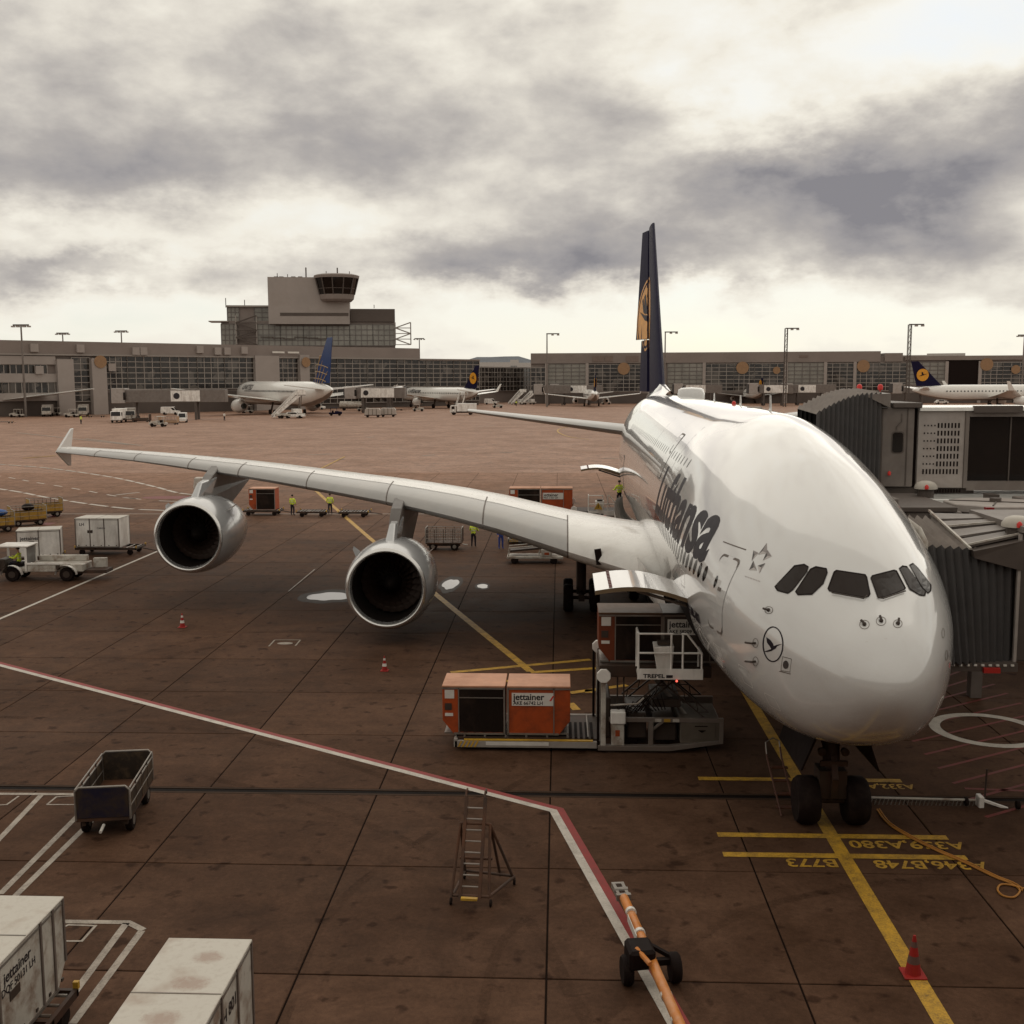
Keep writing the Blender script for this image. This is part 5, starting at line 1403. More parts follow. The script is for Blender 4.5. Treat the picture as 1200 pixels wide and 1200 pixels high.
# ------------------------------------------------------------------ people
def skinned(name, verts, edges, radii, m, parent, root=0, split=None, sub=1):
    me = bpy.data.meshes.new(name); me.from_pydata(verts, edges, [])
    o = bpy.data.objects.new(name, me); col.objects.link(o)
    mo = o.modifiers.new('skin', 'SKIN'); mo.use_smooth_shade = True
    if not me.skin_vertices: pass
    for i, r in enumerate(radii):
        sv = me.skin_vertices[0].data[i]; sv.radius = r if isinstance(r, tuple) else (r, r); sv.use_root = (i == root)
    o.modifiers.new('sub', 'SUBSURF').levels = sub
    me2 = bpy.data.meshes.new_from_object(o.evaluated_get(bpy.context.evaluated_depsgraph_get()))
    o.modifiers.clear(); o.data = me2; me2.name = name
    ms_ = m if isinstance(m, list) else [m]
    me2.materials.clear()
    for q in ms_: me2.materials.append(q)
    if split:
        for p in me2.polygons: p.material_index = split(p.center)
    if parent: o.parent = parent
    return o
def person(label, loc, rz=0, pose='stand', vest=M_hivis, group='workers in hi-vis vests', trousers=M_trouser, s=1.0):
    t = thing('person', label, 'person', loc, rz, group, s)
    V = {}; names = []; E_ = []; Rr = []
    def j(n, p, r, par=None):
        names.append(n); V[n] = len(names) - 1; pts.append(p); Rr.append(r)
        if par: E_.append((V[par], V[n]))
    pts = []
    if pose == 'sit':
        j('pelvis', (0, 0, .55), .15); j('waist', (0, .02, .72), (.15, .12), 'pelvis'); j('chest', (0, .02, .95), (.18, .13), 'waist'); j('neck', (0, -.01, 1.14), .06, 'chest'); j('head0', (0, -.03, 1.22), .075, 'neck'); j('head', (0, -.04, 1.36), .085, 'head0')
        for s_ in (-1, 1):
            S = str(s_)
            j('hip' + S, (s_ * .1, -.05, .53), .10, 'pelvis'); j('knee' + S, (s_ * .13, -.47, .55), .075, 'hip' + S); j('ank' + S, (s_ * .13, -.52, .14), .05, 'knee' + S); j('toe' + S, (s_ * .13, -.68, .08), .045, 'ank' + S)
            j('sh' + S, (s_ * .2, .0, 1.04), .075, 'chest'); j('el' + S, (s_ * .27, -.18, .82), .055, 'sh' + S); j('wr' + S, (s_ * .2, -.42, .88), .04, 'el' + S); j('hand' + S, (s_ * .19, -.5, .9), .04, 'wr' + S)
        belt, neck = .62, 1.13; hz = 1.36; hy = -.04
    else:
        a = .08 if pose == 'stand' else .28
        j('pelvis', (0, 0, .95), (.16, .12)); j('waist', (0, .0, 1.1), (.15, .11), 'pelvis'); j('chest', (0, .0, 1.34), (.19, .13), 'waist'); j('neck', (0, -.01, 1.52), .06, 'chest'); j('head0', (0, -.02, 1.59), .075, 'neck'); j('head', (0, -.03, 1.72), .085, 'head0')
        for s_ in (-1, 1):
            S = str(s_); st = a * s_ if pose == 'walk' else 0
            j('hip' + S, (s_ * .1, 0, .88), .105, 'pelvis'); j('knee' + S, (s_ * .12, -.03 + st, .48), .075, 'hip' + S); j('ank' + S, (s_ * .13, .02 + st * 1.3, .09), .05, 'knee' + S); j('toe' + S, (s_ * .15, -.14 + st * 1.3, .045), .04, 'ank' + S)
            fw = -.30 if pose == 'work' else -.05 - st
            j('sh' + S, (s_ * .21, 0, 1.43), .08, 'chest'); j('el' + S, (s_ * .28, fw * .5, 1.16), .058, 'sh' + S); j('wr' + S, (s_ * .24, fw * 1.5 - .05, .95 if pose != 'work' else 1.12), .042, 'el' + S); j('hand' + S, (s_ * .23, fw * 1.7 - .08, .86 if pose != 'work' else 1.14), .042, 'wr' + S)
        belt, neck = .98, 1.50; hz = 1.72; hy = -.03
    spl = lambda c: 2 if c.z > neck or (abs(c.x) > .17 and c.z < belt + .02 and pose != 'sit' and c.z > .8) else 1 if c.z > belt else 0
    skinned('body', pts, E_, Rr, [trousers, vest, M_skin], t, 0, spl, 1)
    MB().sphere((0, hy + .015, hz + .035), .1, 12, sc=(1, 1.1, .9)).build('hair', M_hair, t, smooth=60)
    f = MB()
    for s_ in (-1, 1): f.sphere((s_ * .035, hy - .085, hz + .01), .012, 6)
    f.build('eyes', M_black, t); n_ = MB(); n_.sphere((0, hy - .1, hz - .02), .018, 6); n_.build('nose', M_skin, t)
    for s_ in (-1, 1): MB().sphere((s_ * .09, hy, hz), .022, 6, sc=(.5, 1, 1.4)).build('ear', M_skin, t)
    b = MB()
    zb = belt + .18
    for k in range(2):
        rows = [[((.185 + .012) * math.cos(2 * PI * q / 20), .135 * math.sin(2 * PI * q / 20), zb + k * .16 + dz_) for q in range(20)] for dz_ in (0, .045)]
        b.grid(rows, closed=True)
    if vest is M_hivis: b.build('reflective_band', M_reflect, t)
    return t
w1 = at(343, 604); person('worker in hi-vis vest and dark hood standing between two dollies', (w1.x, w1.y, 0), R(160), 'stand')
w2 = at(387, 602.5); person('worker in hi-vis vest standing where the yellow line meets the road', (w2.x, w2.y, 0), R(185), 'stand')
w3 = at(555, 641); person('worker in dark trousers half hidden below the wing', (w3.x, w3.y, 0), R(170), 'work')
w4 = at(587, 643); person('worker in blue overalls standing below the wing', (w4.x, w4.y, 0), R(20), 'stand', M_bluecloth, 'workers beneath the wing', M_bluecloth)

# ------------------------------------------------------------------ row of dollies and the orange container beside the workers
pq = at(306, 604.5)
dolly('dolly carrying the lone orange container beside the far left engine', (pq.x, pq.y + .8, 0), 0, 3.2, 1.6)
uld('orange container with black curtain alone on a dolly by the workers', (pq.x + .1, pq.y + .8, .5), 0, -1, 'curtain', h=1.9, w=2.3)
for (u, v, lab) in ((365, 606, 'empty dolly between the two vested workers'), (414, 606.5, 'empty dolly right of the yellow line and the workers')):
    p = at(u, v); dolly(lab, (p.x, p.y + .8, 0), 0, 2.6, 1.6)
p = at(520, 645); bag_cart('mesh sided baggage cart seen below the wing', (p.x, p.y + .6, 0), R(90), M_rust, None, L=2.5, Wd=1.4, H=1.0, mesh_side=True)
p = at(638, 640); dolly('loaded dolly under the wing behind the blue worker', (p.x, p.y + .6, 0), 0, 3.0, 1.5)
p = at(625, 662)
BT = thing('belt_loader', 'low pale belt loader frame parked beneath the inner wing', 'belt loader', (p.x, p.y + 1, 0))
MB().box(-1.7, 1.9, -.7, .7, .32, .48).build('chassis', M_white_old, BT, bevel=.03)
MB().hexa([(-1.5, -.4, .72), (1.6, -.4, 1.02), (1.6, .4, 1.02), (-1.5, .4, .72), (-1.5, -.4, .84), (1.6, -.4, 1.14), (1.6, .4, 1.14), (-1.5, .4, .84)]).build('conveyor', M_dgrey, BT)
for y in (-.55, .55): MB().tube([(-1.6, y, .48), (-1.6, y, 1.0), (.6, y, 1.2), (.3, y, .48)], .035, 8).build('hand_rail', M_white_old, BT)
MB().box(.5, 1.2, -.72, -.4, .48, .95).build('engine_box', M_white_old, BT, bevel=.04); MB().box(.7, 1.0, -.73, -.72, .6, .75).build('marker_plate', M_orange, BT)
for x in (-1.2, 1.3):
    for y in (-.6, .6): MB().wheel((x, y, .24), .24, .18, (0, 1, 0), 16).build('wheel', M_rubber, BT)

# ------------------------------------------------------------------ rear hold: loader with two raised orange containers
loader((-6.35, 56.2, 0), 'dark container loader under the open rear hold door', 2.35)
bd = MB().box(-4.5, -.1, -1.0, 1.0, 1.75, 1.95).build('raised_bed', M_yellow, bpy.data.objects['container_loader.001'])
for x in (-4.2, -2.3, -.5):
    for y in (-.8, .8): MB().box(x - .06, x + .06, y - .06, y + .06, .3, 1.75).build('bed_leg', M_dgrey, bpy.data.objects['container_loader.001'])
uld('orange container with black curtain raised at the rear hold', (-9.75, 55.9, 1.95), 0, -1, 'curtain', h=2.05, w=2.2)
B2 = uld('orange container with white plate raised at the rear hold', (-7.45, 55.9, 1.95), 0, 1, 'plain', h=2.05, w=2.25, plate=(-1.0, 1.25, 1.5, .46, [('jettainer', .31, .05, .3), ('AKE 21357 LH', .17, .05, .1)]))
w5 = aty(726, 594, 53.2); person('worker in hi-vis vest at the open rear hold door', (w5.x, 53.6, w5.z), R(200), 'work')
wt_ = thing('warning_sign', 'yellow warning triangle hung on the rear loader railing', 'sign', tuple(aty(701, 597, 53.9)))
MB().prism([(-.3, 0), (.3, 0), (0, .5)], (0, 0, 0), (1, 0, 0), (0, 0, 1), .02).build('plate', M_yellow, wt_); MB().box(-.03, .03, -.03, .0, .1, .34).build('mark', M_black, wt_)

# ------------------------------------------------------------------ cargo tractor, white containers and yellow carts at far left
CT = thing('cargo_transporter', 'worn white cargo transporter with open cab and driver at the left edge', 'cargo transporter', (-37.1, 40.3, 0), R(3))
b = MB(); b.box(-1.6, 1.7, -.75, .75, .55, 1.0); b.box(-2.6, -1.6, -.75, .75, .5, .8); b.build('body', M_white_old, CT, bevel=.04)
MB().box(-1.4, 1.5, .55, .8, 1.0, 1.35).build('side_box', M_white_old, CT, bevel=.03)
MB().box(-1.6, .9, -.8, -.7, 1.0, 1.1).build('rail', M_white, CT)
MB().box(.9, 3.0, -.55, .55, .42, .62).build('tail_bed', M_rust, CT); MB().box(1.9, 2.7, .35, .6, .62, 1.2).build('rear_plate', M_white_old, CT, bevel=.02)
for x in (-2.45, .75):
    for y in (-.75, .75):
        w_ = MB().wheel((x, y, .42), .42, .28, (0, 1, 0), 20).build('wheel', M_rubber, CT, smooth=45); MB().disc((x, y, .42), .2, .3, (0, 1, 0), 14).build('rim', M_dgrey, w_)
    for y in (-.9, .9):
        a = MB(); a.grid([[(x + .62 * math.cos(t), y + o_, .42 + .56 * math.sin(t)) for o_ in (-.16, .16)] for t in [PI * q / 12 for q in range(13)]]); a.build('mudguard', M_white, CT, smooth=60)
MB().box(-3.3, -1.75, -.75, .75, .5, .62).build('cab_floor', M_dgrey, CT); MB().box(-3.4, -1.5, -.8, .8, 2.02, 2.12).build('cab_roof', M_white, CT, bevel=.03)
for x in (-3.3, -1.65):
    for y in (-.72, .72): MB().box(x - .05, x + .05, y - .05, y + .05, .6, 2.02).build('cab_post', M_white, CT)
MB().box(-1.7, -1.66, -.68, .68, 1.0, 2.0).build('rear_window', mat('pale_window_glass', (.18, .17, .16), .1), CT); MB().box(-2.6, -2.1, -.4, .3, .6, 1.05).build('seat', M_black, CT, bevel=.05)
MB().box(-3.35, -2.95, -.6, .6, .6, 1.3).build('dashboard', M_dgrey, CT, bevel=.05)
MB().box(.1, .35, -.78, -.75, .7, .95).build('vent', M_dgrey, CT)
dv = person('driver in hi-vis vest seated in the open cab of the transporter', (-39.4, 40.05, .5), R(-90 + 3), 'sit')
p = at(118, 651); box_container('white box container with open back on a dolly left of the engine', (p.x - .2, p.y + 1.0), 0, 3.0, 1.9, 1.95, .55, [('LH', .28, -1.2, 1.55), ('CARGO', .16, .0, 1.3)], panels=3, m_body=M_white)
dolly('long dolly under the white box container left of the engine', (p.x + .3, p.y + 1.0, 0), 0, 4.2, 1.8, .5)
p = at(22, 668); c2 = box_container('white lettered container behind the transporter cab', (p.x + .2, p.y + 2.6), R(20), 2.6, 1.7, 1.7, .55, [('jettainer', .34, -1.1, 1.2)], panels=2, m_body=M_white)
dolly('dolly under the lettered container behind the transporter', (p.x + .2, p.y + 2.6, 0), R(20), 2.8, 1.7, .5)
M_ycart = mat('battered_yellow_sheet', (.36, .20, .03), .5, dirt=(.10, .06, .035), dirt_amt=.8, dirt_scale=1.5)
for (u, v, lab, load) in ((-12, 625, 'yellow baggage cart with blue tarpaulin at the left edge', M_tarp_blue), (27, 617, 'yellow baggage cart with a dark bag on top', M_black), (48, 607, 'last yellow baggage cart of the row, empty', None)):
    p = at(u, v); c = bag_cart(lab, (p.x, p.y + .8, 0), R(-52), M_ycart, M_ycart, 'yellow baggage carts in a row', L=2.7, H=1.1)
    if load:
        q = tag(MB().sphere((0, 0, 0), .55, 14, sc=(1.05, 1.7 if load is M_tarp_blue else .9, .55)).build('tarpaulin' if load is M_tarp_blue else 'bag', load, smooth=60, loc=(p.x + .1, p.y + .8, 1.5)),
                'blue tarpaulin bundle lying on the yellow cart' if load is M_tarp_blue else 'dark bag heaped on the middle yellow cart', 'tarpaulin' if load is M_tarp_blue else 'bag')
        q.rotation_euler = (0, 0, R(-52))
p = at(84, 662); cone('small dark cone behind the transporter bed', (p.x, p.y, 0), .7)
# ================================================================== PASSENGER BRIDGES ON THE RIGHT
M_bridge = mat('bridge_grey_sheet', (.165, .138, .122), .5, dirt=(.10, .07, .055), dirt_amt=.4, dirt_scale=.7)
M_bridge_l = mat('bridge_light_sheet', (.33, .29, .265), .5, dirt=(.2, .15, .12), dirt_amt=.35)
M_bridge_d = mat('bridge_dark_sheet', (.085, .066, .056), .55)
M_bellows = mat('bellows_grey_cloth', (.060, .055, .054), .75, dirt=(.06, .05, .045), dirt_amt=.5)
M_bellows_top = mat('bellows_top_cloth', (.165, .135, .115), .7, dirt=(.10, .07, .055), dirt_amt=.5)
M_roofwhite = mat('wet_white_roof', (.80, .78, .74), .15, coat=.4)
M_dome = mat('cream_dome', (.40, .36, .31), .5)
def dome(parent, p, r, beacon=True):
    d = MB(); d.lathe([(r, -.02), (r * .97, r * .2), (r * .75, r * .5), (r * .4, r * .64), (.01, r * .68)], p, n=20); d = d.build('roof_dome', M_dome, parent, smooth=50)
    MB().lathe([(r * .7, -.35), (r * .7, 0)], p, n=14).build('dome_base', M_bridge_d, d)
    if beacon:
        MB().lathe([(.07, 0), (.075, .10), (.04, .15), (.005, .17)], Vector(p) + Vector((-.1, -r * .95, .0)), n=10).build('beacon', M_redlamp, d, smooth=50)
def bellows(parent, frames, n_each=1):
    """frames: list of rings (front-bottom, front-top, back-top, back-bottom); each fold is a mesh of its own"""
    for i in range(len(frames) - 1):
        a, b = frames[i], frames[i + 1]
        m = [((p + q) / 2) for p, q in zip(a, b)]
        c = sum(m, Vector()) / len(m)
        mid = []
        for k, p in enumerate(m):
            d = (p - c); d.normalize(); mid.append(p + d * .16)
        mb = MB()
        for r0, r1 in ((a, mid), (mid, b)):
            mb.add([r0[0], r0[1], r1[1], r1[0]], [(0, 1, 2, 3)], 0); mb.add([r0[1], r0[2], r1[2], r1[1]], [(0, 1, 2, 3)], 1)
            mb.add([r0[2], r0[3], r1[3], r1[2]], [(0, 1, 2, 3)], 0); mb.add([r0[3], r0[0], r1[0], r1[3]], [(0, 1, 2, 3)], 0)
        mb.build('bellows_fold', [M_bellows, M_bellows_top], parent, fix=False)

# ---- upper deck bridge
UB = thing('jet_bridge', 'upper deck passenger bridge with curved bellows and perforated side panel', 'jet bridge', (9, 23.5, 0), 0, 'passenger bridges at the big airliner')
WU = lambda mb: sh(mb, UB)
inv = Vector((9, 23.5, 0))
fr_ = []
for i in range(15):
    t = i / 14; X = 2.7 + 2.95 * t; yf = 20.0 + 1.5 * t; yb = 23.4 + 1.6 * t
    zt = 10.35 + .72 * math.sin(PI / 2 * min(1, t * 1.25)); fr_.append([Vector((X, yf, 7.35)) - inv, Vector((X, yf, zt)) - inv, Vector((X, yb, zt + .12)) - inv, Vector((X, yb, 7.35)) - inv])
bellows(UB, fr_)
WU(MB().hexa([(4.9, 21.1, 11.02), (5.95, 21.4, 10.55), (5.95, 25.4, 10.6), (4.9, 25.2, 11.2), (4.9, 21.1, 11.10), (5.95, 21.4, 11.12), (5.95, 25.4, 11.22), (4.9, 25.2, 11.28)])).build('canopy_hood', M_bridge, UB)
WU(MB().box(5.72, 7.02, 21.7, 25.5, 7.35, 10.55)).build('cab', M_bridge, UB, bevel=.03)
WU(MB().prism(rounded(6.17, 6.58, 8.75, 9.55, .1), (0, 21.68, 0), (1, 0, 0), (0, 0, 1), -.03)).build('cab_window', M_glass, UB)
WU(MB().prism(rounded(6.12, 6.63, 8.70, 9.60, .12), (0, 21.69, 0), (1, 0, 0), (0, 0, 1), -.02)).build('window_frame', M_bridge_d, UB)
WU(MB().tube([(6.5, 21.66, 10.3), (6.5, 21.66, 10.0), (6.3, 21.66, 9.8), (6.3, 21.66, 9.65)], .015, 6)).build('cable', M_bridge_d, UB)
WU(MB().box(5.7, 5.76, 21.66, 21.72, 7.4, 10.5)).build('corner_trim', M_bridge_d, UB)
WU(MB().box(6.72, 6.76, 21.67, 21.71, 7.4, 10.5)).build('panel_seam', M_bridge_d, UB)
WU(MB().box(6.1, 7.25, 21.5, 25.6, 10.55, 10.75)).build('cab_roof', M_bridge_d, UB, bevel=.02)
WU(MB().box(7.02, 7.2, 21.95, 25.3, 7.35, 10.5)).build('recess', M_black, UB)
WU(MB().box(7.2, 9.05, 21.75, 25.4, 7.3, 10.42)).build('screen_panel', M_bridge_l, UB, bevel=.02)
for r_ in range(7):
    for k in range(11):
        x = 7.42 + k * .135; z = 9.83 - r_ * .31
        small = k < 4 and r_ < 6
        hh = .03 if small else .10
        WU(MB().box(x, x + (.045 if small else .06), 21.735, 21.755, z - hh, z + hh)).build('slot', M_black, UB, fix=False)
WU(MB().box(7.2, 12.6, 21.6, 25.5, 10.42, 10.56)).build('tunnel_roof', M_roofwhite, UB)
WU(MB().box(9.05, 9.2, 21.7, 25.4, 7.3, 10.42)).build('portal_frame', M_bridge, UB)
WU(MB().box(9.2, 14.5, 21.95, 25.2, 7.55, 10.2)).build('tunnel_glazing', M_glass, UB)
for z0, z1 in ((10.18, 10.44), (7.2, 7.58)): WU(MB().box(9.2, 14.5, 21.72, 25.4, z0, z1)).build('tunnel_rail', M_bridge, UB)
for x in (10.9, 12.9): WU(MB().box(x, x + .05, 21.90, 21.97, 7.55, 10.2)).build('glazing_bar', M_bridge_d, UB)
WU(MB().box(9.3, 11.2, 21.5, 21.72, 10.35, 10.62)).build('cable_tray', M_bridge_d, UB)
for k in range(16): WU(MB().box(7.25 + k * .11, 7.31 + k * .11, 21.7, 21.76, 7.12, 7.26)).build('brush_tuft', M_black, UB, fix=False)
WU(MB().box(5.8, 9.6, 22.0, 25.2, 7.0, 7.3)).build('cab_base', M_bridge_d, UB)
for x in (8.2, 13.5):
    for y in (22.4, 24.8): WU(MB().box(x - .2, x + .2, y - .2, y + .2, 0, 7.2)).build('support_leg', M_bridge, UB)
dome(UB, aty(1012, 472, 24.5) - inv, .45, False)
for u in (1007, 1031.5):
    p = aty(u, 457, 25.5) - inv; MB().lathe([(.03, -.45), (.03, 0), (.11, .01), (.12, .17), (.07, .24), (.01, .26)], p, n=12).build('beacon', M_redlamp, UB, smooth=50)
WU(MB().lathe([(.06, 0), (.07, .12), (.01, .18)], aty(1042, 557, 21.6), n=10)).build('beacon', M_redlamp, UB, smooth=50)

# ---- main deck forward bridge
LB = thing('jet_bridge', 'lower passenger bridge with dark ribbed bellows against the nose', 'jet bridge', (7, 8, 0), 0, 'passenger bridges at the big airliner')
inv = Vector((7, 8, 0)); WL = lambda mb: sh(mb, LB)
fr_ = []
for i in range(13):
    t = i / 12; X0 = 2.35 + 2.9 * t
    fr_.append([Vector((2.75 + 2.5 * t, 6.3 + .7 * t, 4.05 - .1 * t)) - inv, Vector((X0, 6.9 + .2 * t, 7.15 - .22 * t)) - inv, Vector((X0 + .1, 9.9 + .2 * t, 7.55 - .1 * t)) - inv, Vector((2.9 + 2.4 * t, 9.9, 4.0)) - inv])
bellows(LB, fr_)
MB().tube([Vector((2.55 , 6.85, 6.55)) - inv, Vector((2.72, 6.85, 6.9)) - inv, Vector((2.75, 6.9, 7.25)) - inv, Vector((2.60, 7.0, 7.6)) - inv, Vector((2.3, 7.3, 7.85)) - inv], .09, 10).build('canopy_lip', M_white_old, LB, smooth=60)
WL(MB().hexa([(4.05, 6.75, 6.85), (5.35, 6.75, 6.5), (5.35, 10.3, 6.9), (4.05, 10.3, 7.4), (4.0, 6.7, 7.05), (5.4, 6.7, 7.35), (5.4, 10.4, 7.6), (4.0, 10.4, 7.62)])).build('canopy_hood', M_bridge_d, LB)
for k in range(4):
    y = 7.0 + k * .85; WL(MB().hexa([(3.95, y, 7.1 + .14 * k), (5.3, y, 7.4 + .05 * k), (5.3, y + .62, 7.44 + .05 * k), (3.95, y + .62, 7.2 + .14 * k), (3.95, y, 7.16 + .14 * k), (5.3, y, 7.46 + .05 * k), (5.3, y + .62, 7.5 + .05 * k), (3.95, y + .62, 7.26 + .14 * k)])).build('hood_slat', M_bridge, LB)
    if k % 2 == 0: WL(MB().bar((3.95, y - .04, 7.2 + .14 * k), (5.3, y - .04, 7.5 + .05 * k), .05)).build('slat_edge', M_white_old, LB)
WL(MB().bar((3.92, 6.72, 7.12), (3.92, 10.2, 7.75), .06)).build('hood_edge', M_white_old, LB)
WL(MB().box(5.3, 7.3, 6.85, 10.6, 3.95, 7.55)).build('cab', mat('bridge_mid_sheet', (.075, .060, .052), .5, dirt=(.07, .05, .04)), LB, bevel=.03)
WL(MB().box(5.25, 5.33, 6.8, 6.9, 3.95, 7.5)).build('corner_trim', M_bridge_l, LB)
WL(MB().prism(rounded(5.62, 6.05, 5.15, 6.25, .1), (0, 6.83, 0), (1, 0, 0), (0, 0, 1), -.03)).build('cab_window', M_glass, LB)
WL(MB().box(5.3, 7.4, 6.7, 10.7, 7.55, 7.72)).build('cab_roof', M_bridge, LB)
WL(MB().box(5.32, 7.3, 6.78, 6.86, 6.98, 7.03)).build('light_strip', M_white_old, LB)
WL(MB().box(2.6, 5.3, 6.6, 10.2, 3.72, 3.95)).build('cab_floor_edge', M_bridge_d, LB)
for k in range(9): WL(MB().box(3.5 + k * .2, 3.58 + k * .2, 6.55, 6.6, 3.88, 3.93)).build('floor_lamp', M_reflect, LB, fix=False)
WL(MB().box(4.35, 4.8, 6.5, 6.6, 3.70, 3.84)).build('bumper', M_red, LB)
WL(MB().hexa([(6.5, 7.2, 4.1), (9.7, 5.0, 4.1), (9.7, 8.8, 4.1), (7.2, 10.4, 4.1), (6.5, 7.2, 7.3), (9.7, 5.0, 7.3), (9.7, 8.8, 7.3), (7.2, 10.4, 7.3)])).build('rotunda_link', M_bridge, LB)
WL(MB().hexa([(9.5, 5.2, 4.2), (16.5, -19, 4.4), (20, -18, 4.4), (13, 6.2, 4.2), (9.5, 5.2, 7.2), (16.5, -19, 7.4), (20, -18, 7.4), (13, 6.2, 7.2)])).build('tunnel', M_bridge_l, LB)
for x, y in ((8, 7.6), (11.4, 5.0)): WL(MB().box(x - .2, x + .2, y - .2, y + .2, 0, 4.2)).build('support_leg', M_bridge, LB)
for x in (7.6, 8.6): WL(MB().wheel((x, 7.6, .5), .5, .35, (1, 0, 0), 20)).build('drive_wheel', M_rubber, LB)
dome(LB, aty(1192, 616, 7.4) - inv, .42, True)
p = aty(1159, 602, 11.0) - inv; MB().box(p.x - .12, p.x + .12, p.y - .1, p.y + .1, p.z - .2, p.z + .2).build('beacon_box', mat('dark_red_lamp', (.22, .01, .01), .3), LB)

# ---- second main deck bridge, seen from above between the other two
SB = thing('jet_bridge', 'middle passenger bridge roofs seen between the upper and lower bridges', 'jet bridge', (8, 17, 0), 0, 'passenger bridges at the big airliner')
inv = Vector((8, 17, 0)); WS_ = lambda mb: sh(mb, SB)
WS_(MB().box(3.2, 4.6, 15.4, 19.2, 4.9, 7.55)).build('canopy', M_bridge, SB, bevel=.03)
WS_(MB().box(4.6, 6.6, 14.9, 19.4, 4.6, 7.15)).build('cab', M_bridge, SB, bevel=.03)
for x in (4.7, 5.5, 6.35): WS_(MB().box(x - .02, x + .02, 14.86, 14.9, 4.7, 7.1)).build('panel_seam', M_bridge_d, SB)
WS_(MB().box(4.5, 6.4, 14.75, 19.5, 7.15, 7.32)).build('cab_roof', M_bridge_d, SB, bevel=.02)
oc = [(8.3 + 1.8 * math.cos(R(22.5 + 45 * k)), 16.3 + 1.6 * math.sin(R(22.5 + 45 * k))) for k in range(8)]
WS_(MB().prism(oc, (0, 0, 7.05), (1, 0, 0), (0, 1, 0), .28)).build('rotunda_roof', M_bridge_l, SB, bevel=.03)
WS_(MB().prism([((x - 8.3) * .88 + 8.3, (y - 16.3) * .88 + 16.3) for x, y in oc], (0, 0, 4.6), (1, 0, 0), (0, 1, 0), 2.45)).build('rotunda_wall', M_bridge, SB)
for k in range(4):
    a = R(22.5 + 90 * k + 45); WS_(MB().bar((8.3, 16.3, 7.35), (8.3 + 1.6 * math.cos(a), 16.3 + 1.4 * math.sin(a), 7.35), .05, .03)).build('roof_seam', M_bridge_d, SB)
WS_(MB().lathe([(.2, 0), (.2, .14), (.02, .16)], (8.3, 16.4, 7.33), n=12)).build('roof_cap', M_bridge_d, SB)
WS_(MB().box(10.0, 15, 15.2, 19.2, 4.6, 7.25)).build('tunnel', M_bridge, SB, bevel=.03)
WS_(MB().box(6.4, 16, 19.8, 23.2, 6.55, 7.05)).build('white_roof', M_roofwhite, SB, bevel=.02)
WS_(MB().box(9.3, 9.7, 19.6, 20.2, 6.95, 7.25)).build('roof_unit', M_bridge_d, SB)
WS_(MB().box(5.0, 7.6, 14.4, 14.85, 6.2, 6.55)).build('cable_tray', M_bridge_d, SB)
for x, y in ((6, 17), (8.1, 17), (12.5, 17)): WS_(MB().box(x - .2, x + .2, y - .2, y + .2, 0, 4.7)).build('support_leg', M_bridge, SB)
dome(SB, aty(1085, 572, 18.5) - inv, .42, True)
# ================================================================== ACROSS THE APRON: TERMINALS, TOWER, PARKED AIRLINERS, VEHICLES
M_conc = mat('terminal_concrete', (.215, .175, .155), .7, var=.08, scale=.08, dirt=(.15, .115, .10), dirt_amt=.4, dirt_scale=.06)
M_conc_l = mat('pale_concrete', (.31, .265, .24), .7, var=.08, scale=.08, dirt=(.22, .18, .155), dirt_amt=.4, dirt_scale=.08)
M_conc_d = mat('dark_concrete', (.085, .065, .055), .7, var=.1, scale=.1)
M_pane = bpy.data.materials.new('terminal_glass'); M_pane.use_nodes = True
N = NT_(M_pane.node_tree); bs = M_pane.node_tree.nodes['Principled BSDF']
pos = N.n('ShaderNodeNewGeometry').outputs['Position']
vr = N.n('ShaderNodeTexVoronoi', feature='F1', distance='CHEBYCHEV'); vr.inputs['Scale'].default_value = .28; N.link(pos, vr.inputs['Vector'])
sc_ = N.n('ShaderNodeSeparateColor'); N.link(vr.outputs['Color'], sc_.inputs[0])
N.link(N.ramp(sc_.outputs[0], [(.0, (.012, .009, .008)), (.55, (.03, .024, .02)), (.8, (.085, .072, .062)), (1.0, (.19, .165, .14))], 'CONSTANT'), bs.inputs['Base Color']); bs.inputs['Roughness'].default_value = .15
M_pane_l = mat('pale_glass_wall', (.22, .205, .18), .25, var=.25, scale=.15)
M_mull = mat('pale_mullion', (.27, .235, .21), .5, var=.05)
M_mull_d = mat('grey_mullion', (.13, .11, .10), .5, var=.05)
M_gold = mat('golden_disc', (.27, .155, .08), .6)

class Wall:
    """a vertical facade between two ground points; places boxes by (distance along, height, depth outwards)"""
    def __init__(s, a, b):
        s.a = Vector((a[0], a[1], 0)); s.b = Vector((b[0], b[1], 0)); s.L = (s.b - s.a).length; s.d = (s.b - s.a).normalized(); s.n = Vector((s.d.y, -s.d.x, 0))
    def box(s, mb, l0, l1, z0, z1, o0, o1):
        q = lambda l, o, z: s.a + s.d * l + s.n * o + Vector((0, 0, z))
        return mb.hexa([q(l0, o1, z0), q(l1, o1, z0), q(l1, o0, z0), q(l0, o0, z0), q(l0, o1, z1), q(l1, o1, z1), q(l1, o0, z1), q(l0, o0, z1)])
    def at(s, u, v=None):
        """distance along the wall and height where the sight line through a photo point meets it"""
        d = ray(u, v if v is not None else 444)
        # solve CAM + d t on the wall plane
        t = (s.a - CAM).dot(s.n) / d.dot(s.n); p = CAM + d * t
        return (p - s.a).dot(s.d), p.z
